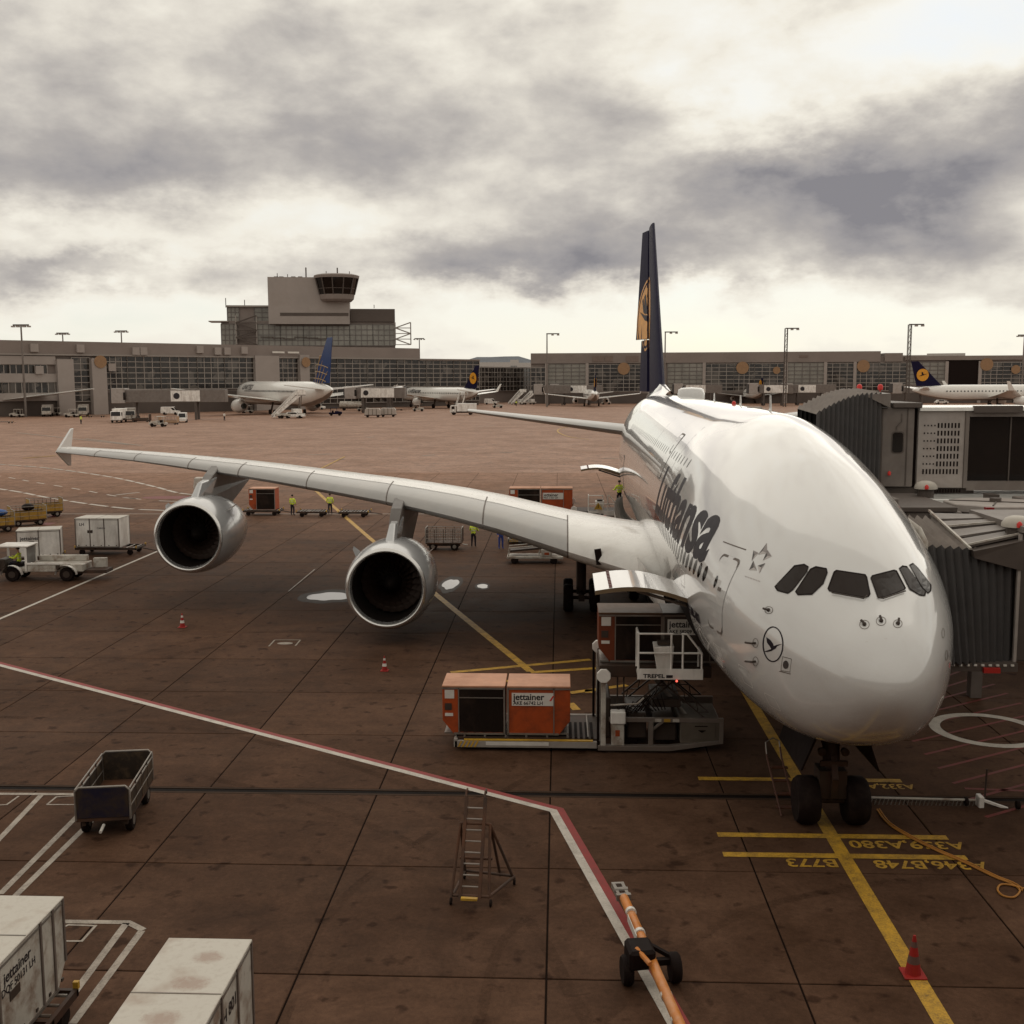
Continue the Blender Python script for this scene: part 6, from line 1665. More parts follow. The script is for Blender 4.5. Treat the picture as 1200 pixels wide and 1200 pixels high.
def facade(root, W_, bays, z0, z1, nx, nz, pane=M_pane, bar=M_mull, bw=.28, rel=None):
    for (l0, l1) in bays:
        m = MB(); W_.box(m, l0 + .1, l1 - .1, z0, z1, -.6, -.35); sh(m, root); wn = m.build('window', pane, root)
        m = MB()
        for k in range(nx + 1): l = l0 + (l1 - l0) * k / nx; W_.box(m, l - bw / 2, l + bw / 2, z0, z1, -.35, -.05 if k in (0, nx) else -.15)
        for k in range(nz + 1): z = z0 + (z1 - z0) * k / nz; W_.box(m, l0, l1, z - bw / 2, z + bw / 2, -.36, -.12)
        sh(m, root); o = m.build('window_bars', bar, wn, fix=False); o['kind'] = 'stuff'

# ---- left terminal pier
a, b = at(-140, 492), at(562, 474.5)
WLft = Wall(a, b)
LT_ = thing('terminal_building', 'long brown concrete terminal pier with lattice windows on the left', 'terminal', (a.x, a.y, 0))
HT = WLft.at(280, 405)[1]; zb = WLft.at(280, 419)[1]; zg = WLft.at(280, 452)[1]
la = lambda u: WLft.at(u)[0]
m = MB(); WLft.box(m, la(-140), la(492), 0, HT, -60, -1.0); sh(m, LT_).build('wall', M_conc, LT_)
m = MB(); WLft.box(m, la(492), la(562), 0, HT - 5.5, -50, -1.0); sh(m, LT_).build('wall', M_conc, LT_)
m = MB(); WLft.box(m, la(-140), la(492), zb + .4, HT + .3, -1.0, .25); sh(m, LT_).build('parapet', M_conc, LT_)
m = MB(); WLft.box(m, la(492), la(562), zb + .4, HT - 5.0, -1.0, .2); sh(m, LT_).build('parapet', M_conc, LT_)
m = MB(); WLft.box(m, la(-140), la(562), zb, zb + .45, -.9, .6); sh(m, LT_).build('eave', M_mull, LT_)
m = MB(); WLft.box(m, la(-140), la(562), 0, zg - 2.0, -.99, -.7); sh(m, LT_).build('eave_shade_band', M_conc_d, LT_)  # dark band painting the shade below the eave
edges_ = [122, 150, 189, 232, 264, 298] 
facade(LT_, WLft, [(la(u0), la(u1)) for u0, u1 in ((123, 150), (150, 189), (189, 232), (232, 264), (264, 298), (326, 350), (361, 396), (396, 431), (431, 466), (466, 500), (500, 532), (532, 562))], zg - 1.0, zb, 4, 6)
facade(LT_, WLft, [(la(u0), la(u1)) for u0, u1 in ((361, 420), (420, 480), (480, 530), (530, 562))], zg - 7.5, zg - 1.6, 7, 3)
facade(LT_, WLft, [(la(85), la(106))], zg - 5, zb - .6, 2, 7)
for (u0, u1, zz0, zz1) in ((-140, 56, 427, 438), (-140, 64, 448, 461)):
    for k in range(4):
        ua = u0 + (u1 - u0) * k / 4 if u0 > 0 else -60 + (u1 + 60) * k / 4; ub = -60 + (u1 + 60) * (k + 1) / 4
        facade(LT_, WLft, [(la(ua), la(ub))], WLft.at(20, zz1)[1], WLft.at(20, zz0)[1], 4, 1)
for (u0, u1, vt, mm, o_) in ((66, 85, 421, M_conc_l, 1.6), (106, 123, 420, M_conc_l, 1.8), (298, 326, 417, M_conc_l, 1.2), (350, 361, 416, M_conc_l, 1.4), (-140, 66, 421, M_conc_l, -.2)):
    if u0 == -140:
        for v0, v1 in ((417, 427), (438, 448), (461, 470)):
            m = MB(); WLft.box(m, la(u0), la(u1), WLft.at(30, v1)[1], WLft.at(30, v0)[1], -1.0, .2); sh(m, LT_).build('spandrel', M_conc_l, LT_)
    else:
        m = MB(); WLft.box(m, la(u0), la(u1), 0, WLft.at((u0 + u1) / 2, vt)[1], -1.0, o_); sh(m, LT_).build('pier', mm, LT_)
for (u, v, r_) in ((115, 424, 2.2), (355.5, 424.5, 2.0)):
    l, z = WLft.at(u, v); p = WLft.a + WLft.d * l + WLft.n * 2.0 + Vector((0, 0, z))
    sh(MB().lathe([(r_, -.1), (r_, .1)], p, WLft.n, 24), LT_).build('gold_emblem', M_gold, LT_)
for (u, v) in ((39, 407), (93, 408), (158, 411), (167, 411), (233, 409), (254, 411), (265, 411), (285, 410), (130, 430), (45, 433)):
    l, z = WLft.at(u, v); m = MB(); WLft.box(m, l - 1.3, l + 1.3, z - 1.5, z + 1.2, .25, 1.2); sh(m, LT_).build('vent_box', M_conc_l, LT_)
m = MB()
for k in range(14): l = la(318) + k * 3.2; 
for (u0, u1) in ((318, 332), (336, 349)):
    m = MB(); WLft.box(m, la(u0), la(u1), WLft.at(330, 414)[1], WLft.at(330, 412)[1], 1.3, 1.5); sh(m, LT_).build('sign_strip', M_reflect, LT_)
# ---- control tower building behind it
def G_at(u, D): d = ray(u, 444); d.z = 0; d.normalize(); return Vector((CAM.x, CAM.y, 0)) + d * D
DT = 560
a, b = G_at(262, DT), G_at(482, DT - 4)
WT = Wall(a, b); lt = lambda u: WT.at(u)[0]; zt_ = lambda u, v: WT.at(u, v)[1]
TW = thing('control_tower_building', 'concrete control tower with flared glass cab above the left terminal', 'control tower', (a.x, a.y, 0))
def tb(name, m_, u0, u1, v0, v1, o0=-40, o1=0.0):
    m = MB(); um = (u0 + u1) / 2; WT.box(m, lt(u0), lt(u1), zt_(um, v1), zt_(um, v0), o0, o1); return sh(m, TW).build(name, m_, TW)
tb('glass_block', M_conc, 261, 464, 376, 420, -40, -1); tb('glass_block', M_conc, 268, 326, 359, 376, -36, -3)
tb('tower_slab', M_conc_l, 317.5, 411.5, 325.5, 380, -24, 3); tb('tower_slab_band', M_conc_d, 331, 410, 367, 370.5, 2.9, 3.2)
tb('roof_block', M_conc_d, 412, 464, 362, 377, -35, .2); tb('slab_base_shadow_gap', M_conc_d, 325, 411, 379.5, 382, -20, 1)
facade(TW, WT, [(lt(u0), lt(u1)) for u0, u1 in ((261, 280), (303, 330), (330, 357), (357, 384), (384, 411), (411, 438), (438, 464))], zt_(360, 405), zt_(360, 380), 4, 4, M_pane_l, M_mull_d, .3)
m = Wall(WT.a - WT.n * 2.5, WT.b - WT.n * 2.5); facade(TW, m, [(lt(268) , lt(282)), (lt(300), lt(326))], zt_(300, 377), zt_(300, 360), 3, 3, M_pane_l, M_mull_d, .3)
tb('roof_edge', M_mull, 267, 326, 357.5, 359.5, -37, -1.5); tb('canopy_edge', M_mull, 247, 270, 376, 377.2, -10, 1)
for k in range(6): tb('gallery_bar', M_conc_d, 307 + k * 13, 322 + k * 13, 394.5 + (k % 3), 395.6 + (k % 3), .2, .5)
for (u0, u1, v0, v1) in ((279, 303, 370, 404), (464, 482, 378, 404)):
    n = 4
    for k in range(n):
        va, vb = v0 + (v1 - v0) * k / n, v0 + (v1 - v0) * (k + 1) / n
        q = lambda u, v, o: WT.a + WT.d * lt(u) + WT.n * o + Vector((0, 0, zt_((u0 + u1) / 2, v)))
        f = MB(); s_ = 1 if k % 2 else -1
        f.bar(q(u0 if s_ > 0 else u1, va, 1.5), q(u1 if s_ > 0 else u0, vb, 1.5), 1.4, .5); sh(f, TW).build('stair_flight', M_conc_d if u0 < 400 else M_mull, TW)
        f = MB(); f.bar(q(u0, vb, 1.5), q(u1, vb, 1.5), 1.2, .35); sh(f, TW).build('landing', M_conc_d if u0 < 400 else M_mull, TW)
    for u in (u0, u1): f = MB(); f.bar(q(u, v0, 1.5), q(u, v1, 1.5), .5); sh(f, TW).build('stair_post', M_mull, TW)
l, z0_ = WT.at(395, 353); c = WT.a + WT.d * l + WT.n * 1.5
zc = lambda v: zt_(395, v)
R0 = (lt(416) - lt(374)) / 2; R1 = (lt(421) - lt(369)) / 2
sh(MB().lathe([(R0 * .82, zc(354)), (R0 * .95, zc(351.5)), (R0, zc(346))], c, n=12), TW).build('cab_skirt', M_conc, TW)
cg = sh(MB().lathe([(R0 * .98, zc(346)), (R1 * .97, zc(326))], c, n=12), TW).build('cab_glass', M_glass, TW)
for k in range(12):
    a_ = 2 * PI * k / 12
    f = MB(); f.bar(c + Vector((R0 * math.cos(a_), R0 * math.sin(a_), zc(346))), c + Vector((R1 * math.cos(a_), R1 * math.sin(a_), zc(326))), .45); sh(f, TW).build('cab_post', M_conc_d, TW)
sh(MB().lathe([(R0 * 1.03, zc(340.5)), (R0 * 1.06, zc(339))], c, n=12), TW).build('cab_gallery', M_conc, TW)
sh(MB().lathe([(R1 * 1.02, zc(327)), (R1 * 1.04, zc(324)), (R1 * .9, zc(322.6))], c, n=12), TW).build('cab_roof', M_conc, TW)
for u, vt in ((361.5, 314), (398, 314), (385, 318), (412, 318), (328, 321), (340, 322), (267, 350), (289, 352), (440, 357)):
    vb = 327 if 315 < u < 425 else 361; f = MB(); f.bar(q(u, vt, -2), q(u, vb, -2), .55 if u in (361.5, 398) else .3); sh(f, TW).build('antenna_mast', M_conc_d, TW)
for u in (324, 330, 344, 352): 
    tb('roof_unit', M_conc_d, u, u + 5, 323.5, 325.6, -10, -2)

# ---- low link building in the gap and pale blocks of the town
a, b = G_at(555, 540), G_at(628, 600); WM = Wall(a, b); lm = lambda u: WM.at(u)[0]
LK = thing('link_building', 'low glazed link building between the two terminal piers', 'terminal', (a.x, a.y, 0))
m = MB(); WM.box(m, lm(545), lm(628), 0, WM.at(590, 430)[1], -20, -.7); sh(m, LK).build('wall', M_conc, LK)
facade(LK, WM, [(lm(u0), lm(u1)) for u0, u1 in ((560, 577), (577, 590), (590, 606), (606, 622))], WM.at(590, 458)[1], WM.at(590, 431)[1], 4, 5)
for (u0, u1, vt, D) in ((562, 598, 424.5, 1500), (598, 608, 421.5, 1700), (606, 626, 425, 1600), (1045, 1120, 416, 1500), (1085, 1130, 414, 1700)):
    a, b = G_at(u0, D), G_at(u1, D); Wt = Wall(a, b); t = thing('town_block', 'pale distant block beyond the apron ' + {562: 'left in the gap', 598: 'tallest in the gap', 606: 'right in the gap', 1045: 'over the right pier, wide', 1085: 'over the right pier, taller'}[u0], 'building', (a.x, a.y, 0), 0)
    z_ = Wt.at((u0 + u1) / 2, vt)[1]; m = MB(); Wt.box(m, 0, Wt.L, 0, z_, -40, 0); sh(m, t).build('wall', mat('hazy_pale_wall', (.42, .40, .38), .8), t)
    for k in range(3): m = MB(); Wt.box(m, Wt.L * (.05 + .31 * k), Wt.L * (.30 + .31 * k), z_ * .62, z_ * .78, 0, .4); sh(m, t).build('window', mat('hazy_window', (.2, .2, .2), .5), t)

# ---- right terminal pier
a, b = at(620, 473), at(1260, 472)
WR = Wall(a, b); lr = lambda u: WR.at(u)[0]
RT = thing('terminal_building', 'long brown terminal pier with gold discs behind the tail and bridges', 'terminal', (a.x, a.y, 0))
HR = WR.at(830, 413.5)[1]; zb2 = WR.at(830, 425)[1]; zg2 = WR.at(830, 452)[1]
m = MB(); WR.box(m, lr(622), lr(1031), 0, HR, -60, -1.0); sh(m, RT).build('wall', M_conc, RT)
m = MB(); WR.box(m, lr(1031), lr(1260), 0, zb2 + 2.5, -40, -1.0); sh(m, RT).build('wall', M_conc, RT)
m = MB(); WR.box(m, lr(622), lr(1031), zb2, HR + .3, -1, .2); sh(m, RT).build('parapet', M_conc, RT)
m = MB(); WR.box(m, lr(1036), lr(1057), zb2, HR - .6, -20, .2); sh(m, RT).build('parapet', M_conc, RT)
m = MB(); WR.box(m, lr(1060), lr(1260), zb2 + .6, zb2 + 2.6, -1, .2); sh(m, RT).build('parapet', M_conc, RT)
m = MB(); WR.box(m, lr(622), lr(1260), 0, zg2 - 3.5, -.99, -.72); sh(m, RT).build('eave_shade_band', M_conc_d, RT)  # painted shade along the foot of the pier
BR = [(642, 688, 1), (688, 724, 0), (724, 751, 0), (782, 825, 1), (825, 860, 0), (860, 884, 0), (884, 920, 0), (922, 967, 1), (967, 1001, 0), (1001, 1030, 0), (1030, 1062, 0), (1062, 1108, 1), (1110, 1147, 2), (1147, 1175, 0), (1175, 1215, 0)]
for (u0, u1, k) in BR:
    if k == 2:
        m = MB(); WR.box(m, lr(u0), lr(u1), zg2 - 4, zb2 + 1, -.7, -.3); sh(m, RT).build('hangar_opening', M_black, RT); continue
    facade(RT, WR, [(lr(u0), lr(u1))], zg2 - 2.5, zb2 - (.2 if k else .6), 5 if k else 4, 7, M_pane_l if k else M_pane, M_mull_d if k else M_mull, .26)
facade(RT, WR, [(lr(622), lr(640))], zg2 - 4, zb2 - 2, 3, 6)
for u in (640.5, 688, 825, 921, 967, 1001.5, 1109, 1148):
    m = MB(); WR.box(m, lr(u) - .7, lr(u) + .7, 0, zb2, -.5, .4); sh(m, RT).build('pilaster', M_conc_l, RT)
for (u, v, r_) in ((731, 432, 2.9), (870, 431, 2.9), (910, 434, 1.7), (1011.5, 429, 2.9), (1156, 427, 2.9), (1190, 433, 2.0)):
    l, z = WR.at(u, v); p = WR.a + WR.d * l + WR.n * .5 + Vector((0, 0, z)); sh(MB().lathe([(r_, -.1), (r_, .1)], p, WR.n, 24), RT).build('gold_emblem', M_gold, RT)
for (u0, u1, v0, v1) in ((694, 708, 417, 424), (709, 718, 417, 424), (733, 748, 417, 424), (936, 946, 416, 419)):
    m = MB(); WR.box(m, lr(u0), lr(u1), WR.at(u0, v1)[1], WR.at(u0, v0)[1], .2, .4); sh(m, RT).build('wall_panel', mat('rust_wall_panel', (.17, .125, .105), .7), RT)

# ---- light masts
def mast(label, u, vt, D, kind=0, vb=474):
    p = G_at(u, D); t = thing('light_mast', label, 'light mast', (p.x, p.y, 0), R(2), 'apron light masts')
    zt = CAM.z + (444 - vt) / CAM_F * D * 1.0
    if kind == 2:
        f = MB()
        for x in (-.5, .5):
            for y in (-.5, .5): f.bar((x, y, 0), (x, y, zt), .22)
        for k in range(int(zt / 2.2)): f.bar((-.5, -.5, k * 2.2), (.5, -.5, (k + 1) * 2.2), .14); f.bar((.5, -.5, (k + 1) * 2.2), (-.5, -.5, (k + 1) * 2.2), .14)
        f.build('lattice_pole', M_bridge_d, t)
    else: MB().lathe([(.42, 0), (.25, zt)], n=10).build('pole', M_bridge, t, smooth=50)
    w = 2.6 if kind == 1 else 5.2
    f = MB(); x0, x1 = (-w, w) if kind == 1 else (-.3, w); f.bar((x0, 0, zt), (x1, 0, zt), .4, .45); f.build('arm', M_bridge_d, t)
    for x in ((-w, -w * .4, w * .4, w) if kind == 1 else (w * .45, w * .9)): MB().box(x - .5, x + .5, -.5, .5, zt - .75, zt - .25).build('lamp', M_bridge_l, t)
for args in (('tall mast before the left pier, nearest the picture edge', 28, 385, 400, 1), ('short roof mast second from the left', 76, 393, 520, 1), ('roof mast third from the left', 144.5, 390, 520, 1),
             ('mast right of the control tower', 492, 397, 600, 1), ('mast left of the tail in front of the right pier', 641, 392, 470, 0), ('mast just right of the big tail fin', 779, 391, 470, 0),
             ('lattice mast before the middle of the right pier', 920, 388.5, 470, 2), ('lattice mast beside the far blue tail', 1064, 386.5, 440, 2), ('mast at the right picture edge', 1198, 400, 500, 1)): mast(*args)

# ---- parked airliners
M_af = mat('far_white_livery', (.70, .67, .63), .22, var=.05, coat=.3)
M_afg = mat('far_grey_belly', (.22, .19, .17), .4)
M_bluetail = mat('blue_tail_paint', (.012, .035, .13), .4)
def airliner(label, loc, rz, Lf, r, span, height, tail, scale=1.3, emblem='disc', name=None, eng_r=1.1, group='airliners parked across the apron'):
    t = thing('airliner', label, 'airliner', loc, rz, group, scale)
    zc = r + 1.55 * (r / 2) ** .3 + .35; n = 20
    prof = [(-.5, .02, .25), (-.485, .22, .25), (-.44, .52, .16), (-.36, .82, .08), (-.27, 1, 0), (0, 1, 0), (.38, 1, 0), (.44, .9, -.04), (.475, .66, -.14), (.492, .36, -.24), (.5, .03, -.3)]
    f = MB(); f.grid([[(x * Lf, r * k * math.cos(2 * PI * q / n), zc + r * dz_ * 1.3 + r * k * math.sin(2 * PI * q / n)) for q in range(n)] for x, k, dz_ in prof], closed=True)
    f.m = [1 if (i % n) in (13, 14, 15, 16) else 0 for i in range(len(f.f))]
    fz = f.build('fuselage', [M_af, M_afg], t, smooth=50)
    for s in (-1, 1):
        root = [(Lf * .13, r * .7), (-Lf * .06, r * .7)]; tip = [(-Lf * .10, span / 2), (-Lf * .135, span / 2)]; w = MB()
        z0, z1 = zc - r * .62, zc - r * .62 + span * .055
        rows = []
        for k in range(7):
            q = k / 6; xl, xt, y = root[0][0] + (tip[0][0] - root[0][0]) * q, root[1][0] + (tip[1][0] - root[1][0]) * q - (.04 * Lf * max(0, .35 - q)), root[0][1] + (tip[0][1] - root[0][1]) * q
            z, th = z0 + (z1 - z0) * q, .16 * r * (1 - .7 * q) + .05
            c = xl - xt; rows.append([(xl, s * y, z), (xl - .12 * c, s * y, z + th), (xl - .5 * c, s * y, z + th), (xt, s * y, z), (xl - .5 * c, s * y, z - th * .7), (xl - .12 * c, s * y, z - th * .8)])
        w.grid(rows, closed=True); w.add(rows[-1], [tuple(range(6))]); wg = w.build('wing', M_af, t, smooth=30)
        if tail == 'navy' and span < 40:
            x = tip[1][0]; MB().hexa([(x, s * span / 2 - .1, z1), (x + 1.4, s * span / 2 - .1, z1), (x + 1.4, s * span / 2 + .1, z1), (x, s * span / 2 + .1, z1), (x - .9, s * (span / 2 + .6) - .06, z1 + 2.2), (x - .2, s * (span / 2 + .6) - .06, z1 + 2.2), (x - .2, s * (span / 2 + .6) + .06, z1 + 2.2), (x - .9, s * (span / 2 + .6) + .06, z1 + 2.2)]).build('winglet', M_af, wg)
        ye = span * .165; xe = Lf * .075 + r * .6
        e = MB(); e.lathe([(eng_r * .86, 0), (eng_r, -.3), (eng_r * 1.05, -eng_r * 1.1), (eng_r * .8, -eng_r * 2.6), (eng_r * .45, -eng_r * 3.2)], (xe, s * ye, zc - r * .62 - eng_r * .72), (1, 0, 0), 20, cap=False); en = e.build('engine', M_af, t, smooth=50)
        MB().lathe([(eng_r * .86, -.02), (.02, -.5)], (xe, s * ye, zc - r * .62 - eng_r * .72), (1, 0, 0), 20, cap=False).build('intake', M_duct, en)
        h = MB(); h.hexa([(-Lf * .40, s * r * .3, zc + r * .35), (-Lf * .465, s * r * .3, zc + r * .35), (-Lf * .49, s * span * .18, zc + r * .7), (-Lf * .465, s * span * .18, zc + r * .7), (-Lf * .40, s * r * .3, zc + r * .35 + .3), (-Lf * .465, s * r * .3, zc + r * .35 + .2), (-Lf * .49, s * span * .18, zc + r * .7 + .1), (-Lf * .465, s * span * .18, zc + r * .7 + .15)]); h.build('tailplane', M_af, t)
        MB().grid([[(Lf * .36 + k * .25, s * r * 1.005 * (.93 - .05 * k), zc + r * (.25 + dz_)) for dz_ in (0, .22)] for k in range(5)]).build('cockpit_window', M_glass, t, fix=False)
        wn = MB()
        for k in range(int(Lf * .66 / .9)): x = -Lf * .32 + k * .9; wn.add([(x, s * r * 1.004, zc + r * .12), (x + .35, s * r * 1.004, zc + r * .12), (x + .35, s * r * .985, zc + r * .27), (x, s * r * .985, zc + r * .27)], [(0, 1, 2, 3)])
        o = wn.build('cabin_windows', M_glass, t, fix=False); o['kind'] = 'stuff'
        for x in (.02, .07) if Lf > 50 else (.02,):
            MB().wheel((-Lf * x, s * r * 1.3, .6), .6, .5, (0, 1, 0), 14).build('main_wheel', M_rubber, t)
        MB().bar((-Lf * .03, s * r * 1.3, .6), (-Lf * .03, s * r * 1.1, zc - r * .7), .35).build('main_strut', M_dsteel, t)
    MB().wheel((Lf * .40, 0, .45), .45, .5, (0, 1, 0), 14).build('nose_wheel', M_rubber, t)
    MB().bar((Lf * .40, 0, .5), (Lf * .39, 0, zc - r * .8), .25).build('nose_strut', M_dsteel, t)
    zf = zc + r * .85; zt = height
    mt = M_navy if tail == 'navy' else M_bluetail
    fin = MB(); c0, c1, d0, d1 = -Lf * .33, -Lf * .475, -Lf * .468, -Lf * .512
    fin.hexa([(c0, -.32, zf), (c1, -.12, zf), (c1, .12, zf), (c0, .32, zf), (d0, -.14, zt), (d1, -.05, zt), (d1, .05, zt), (d0, .14, zt)]); fn = fin.build('tail_fin', mt, t, bevel=.05)
    cx = (c0 + c1) * .30 + (d0 + d1) * .20 - .3; cz = zf * .55 + zt * .45
    for s in (-1, 1):
        if emblem == 'disc':
            dk = MB().lathe([(1.55, 0), (1.55, .04)], (cx, s * .30, cz), (0, s, 0), 24).build('tail_disc', M_yellowlogo, fn)
            bd = MB()
            for pl_ in ([(-1.0, -.35), (.2, -.1), (1.1, .25), (.15, .12), (-.2, .1)], [(-.2, .0), (.25, .0), (.0, .75), (-.35, .6)]): bd.prism(pl_, (cx, s * .36, cz), (1, 0, 0), (0, 0, 1), .03)
            bd.build('tail_bird', M_navyprint, dk, fix=False)
        else:
            for k in range(4):
                pts = [(c0 - 1.2 - k * 1.4 + math.cos(a_) * 0 - (.05 * Lf) * q, s * (.33 - .2 * q), zf + (zt - zf) * q * (.62 - .12 * k)) for q in [i / 8 for i in range(9)] for a_ in (0,)]
                MB().tube(pts, .12, 5).build('globe_line', mat('gold_globe_line', (.36, .24, .12), .5), fn)
            for k in range(3):
                MB().tube([(c0 - .8 - (.012 * Lf) * k - q * (c0 - c1) * .75, s * .28, zf + 1.2 + k * 1.6 - .8 * q * q) for q in [i / 6 for i in range(7)]], .10, 5).build('globe_line', mat('gold_globe_line', (.36, .24, .12)), fn)
    if name:
        for s in (-1, 1):
            tx = MB(); V, F = text_shape(name[0], name[1], .03); V, F = cut2d(V, F, .4)
            tx.add([(name[2] * Lf - s * -x * 1, s * r * 1.012 * math.cos(min(1.4, max(-1.4, (y + r * .52) / r))), zc + r * math.sin(min(1.4, max(-1.4, (y + r * .52) / r)))) if s < 0 else (name[2] * Lf - x, r * 1.012 * math.cos((y + r * .52) / r), zc + r * math.sin((y + r * .52) / r)) for x, y in V], F)
            tx.build('fuselage_name', M_navyprint, t, fix=False)
    return t
p = at(322, 486); airliner('white wide-body with blue globe tail parked at the left pier', (p.x, p.y + 12, 0), R(180 - 55), 63.7, 3.1, 61, 18.5, 'blue', 1.36, 'globe', ('UNITED', 2.2, .30), 1.7)
p = at(512, 479); airliner('small white jet with gold disc tail right of the wide-body', (p.x, p.y + 10, 0), R(180 - 50), 38, 2.0, 34, 11.8, 'navy', 1.45, 'disc', ('Lufthansa', 1.7, .27), 1.1)
p = at(693, 476); airliner('white jet seen tail-on left of the big fin', (p.x, p.y, 0), R(93), 37, 2.0, 34, 12, 'navy', 1.2, 'disc', None, 1.1)
p = at(880, 473); airliner('white jet seen tail-on right of the big fin', (p.x, p.y + 8, 0), R(97), 37, 2.0, 36, 10.0, 'navy', 1.2, 'disc', None, 1.1)
p = at(1160, 478); airliner('white jet with gold disc tail side-on at the right edge', (p.x + 3, p.y, 0), R(4), 44.5, 2.0, 36, 11.8, 'navy', 1.52, 'disc', ('Lufthansa', 1.9, .28), 1.15)
p = at(-32, 488); airliner('white wide-body mostly outside the left edge, long wing tip reaching into view', (p.x, p.y, 0), R(101), 63, 3.1, 61, 17, 'navy', 1.36, 'disc', None, 1.6)
p = at(-72, 481); airliner('second white airliner outside the left edge, shorter wing tip showing above', (p.x, p.y, 0), R(101), 60, 2.9, 60, 17, 'navy', 1.5, 'disc', None, 1.6)

# ---- far passenger bridges with poster panels
def far_bridge(label, u, v, D, Lr, rz, panel=None, sc=1.25):
    p = G_at(u, D); t = thing('jet_bridge', label, 'jet bridge', (p.x, p.y, 0), rz, 'passenger bridges across the apron', sc)
    MB().box(0, Lr, -1.5, 1.5, 4.2, 7.2).build('tunnel', M_bridge, t, bevel=.05); MB().box(-3.2, 0, -1.9, 1.9, 4.0, 7.6).build('cab', M_bridge_l, t, bevel=.08)
    MB().box(-3.6, -3.1, -1.6, 1.6, 4.3, 7.4).build('bellows', M_bellows, t)
    for x in (2.0, Lr * .7):
        for y in (-1.2, 1.2): MB().box(x - .25, x + .25, y - .25, y + .25, 0, 4.3).build('support_leg', M_bridge_d, t)
    for y in (-1.2, 1.2): MB().wheel((2.0, y, .5), .5, .4, (0, 1, 0), 12).build('drive_wheel', M_rubber, t)
    MB().box(-.3, .3, -1.95, -1.9, 4.8, 6.6).build('cab_window', M_glass, t)
    if panel:
        q = MB().box(panel[0], panel[1], -1.62, -1.52, 4.4, 7.0).build('poster_panel', M_white, t)
        MB().lathe([(.75, 0), (.75, .05)], (panel[0] + 1.4, -1.68, 5.7), (0, 1, 0), 16).build('poster_disc', M_print, q)
        tx = MB(); put(tx, text_shape('Telekom' if False else 'AIRPORT', .9, .02, 1.0, 'LEFT'), plane_fn((panel[0] + 2.6, -1.62, 5.7), (1, 0, 0), (0, 0, 1), .02)); tx.build('poster_print', M_printred, q, fix=False) if False else None
far_bridge('bridge with white poster left of the wide-body nose', 148, 455, 355, 24, R(3), (11, 18))
far_bridge('bridge with white poster between the wide-body and the small jet', 462, 455, 430, 14, R(182 - 2), None); far_bridge('bridge with poster right of the wide-body tail', 418, 455, 400, 14, R(-2), (1.5, 11))
far_bridge('bridge with pale cab left of the tail-on jet', 636, 455, 500, 10, R(0)); far_bridge('bridge with white poster behind the tail-on jet', 655, 455, 505, 16, R(0), (3, 10))
far_bridge('bridge with poster right of the big fin', 800, 455, 505, 14, R(0), (1, 8)); far_bridge('bridge beside the second tail-on jet', 888, 455, 490, 12, R(0), (2, 10)); far_bridge('bridge with white poster above the upper bridge bellows', 928, 457, 500, 15, R(0), (2, 8))
far_bridge('bridge behind the far right jet tail', 1056, 455, 505, 10, R(0))

# ---- small service vehicles far away
def wheels(t, xs, y, r, w=.3):
    for x in xs:
        for s in (-1, 1): MB().wheel((x, s * y, r), r, w, (0, 1, 0), 12).build('wheel', M_rubber, t)
def van(label, loc, rz=0, m=None, L=4.8, sc=1.3, H=2.1, group='vans and cars on the far apron', low=False):
    m = m or M_white; t = thing('service_van', label, 'van', loc, rz, group, sc)
    prof = [(-L / 2, .35), (L / 2, .35), (L / 2, .95), (L * .33, 1.1), (L * .2, H), (-L / 2 + .1, H), (-L / 2, 1.1)] if not low else [(-L / 2, .35), (L / 2, .35), (L / 2, .8), (L * .25, .95), (L * .12, 1.45), (-L * .3, 1.45), (-L * .42, .95), (-L / 2, .85)]
    MB().prism(prof, (0, .9, 0), (1, 0, 0), (0, 0, 1), 1.8).build('body', m, t, bevel=.06)
    for s in (-1, 1):
        wz = [(L * .17, 1.2), (L * .31, 1.2), (L * .2, H - .25), (L * .05, H - .25)] if not low else [(-L * .28, 1.0), (L * .2, 1.0), (L * .1, 1.38), (-L * .26, 1.38)]
        MB().prism(wz, (0, s * .9 + (.012 if s > 0 else -.0), 0), (1, 0, 0), (0, 0, 1), .012).build('side_window', M_glass, t)
    MB().hexa([(L * .335, -.75, 1.12), (L * .345, -.75, 1.12), (L * .345, .75, 1.12), (L * .335, .75, 1.12), (L * .205, -.7, H - .12), (L * .22, -.7, H - .12), (L * .22, .7, H - .12), (L * .205, .7, H - .12)] if not low else [(L * .25, -.7, .97), (L * .26, -.7, .97), (L * .26, .7, .97), (L * .25, .7, .97), (L * .13, -.65, 1.4), (L * .14, -.65, 1.4), (L * .14, .65, 1.4), (L * .13, .65, 1.4)]).build('windscreen', M_glass, t)
    wheels(t, (-L * .3, L * .3), .82, .34); return t
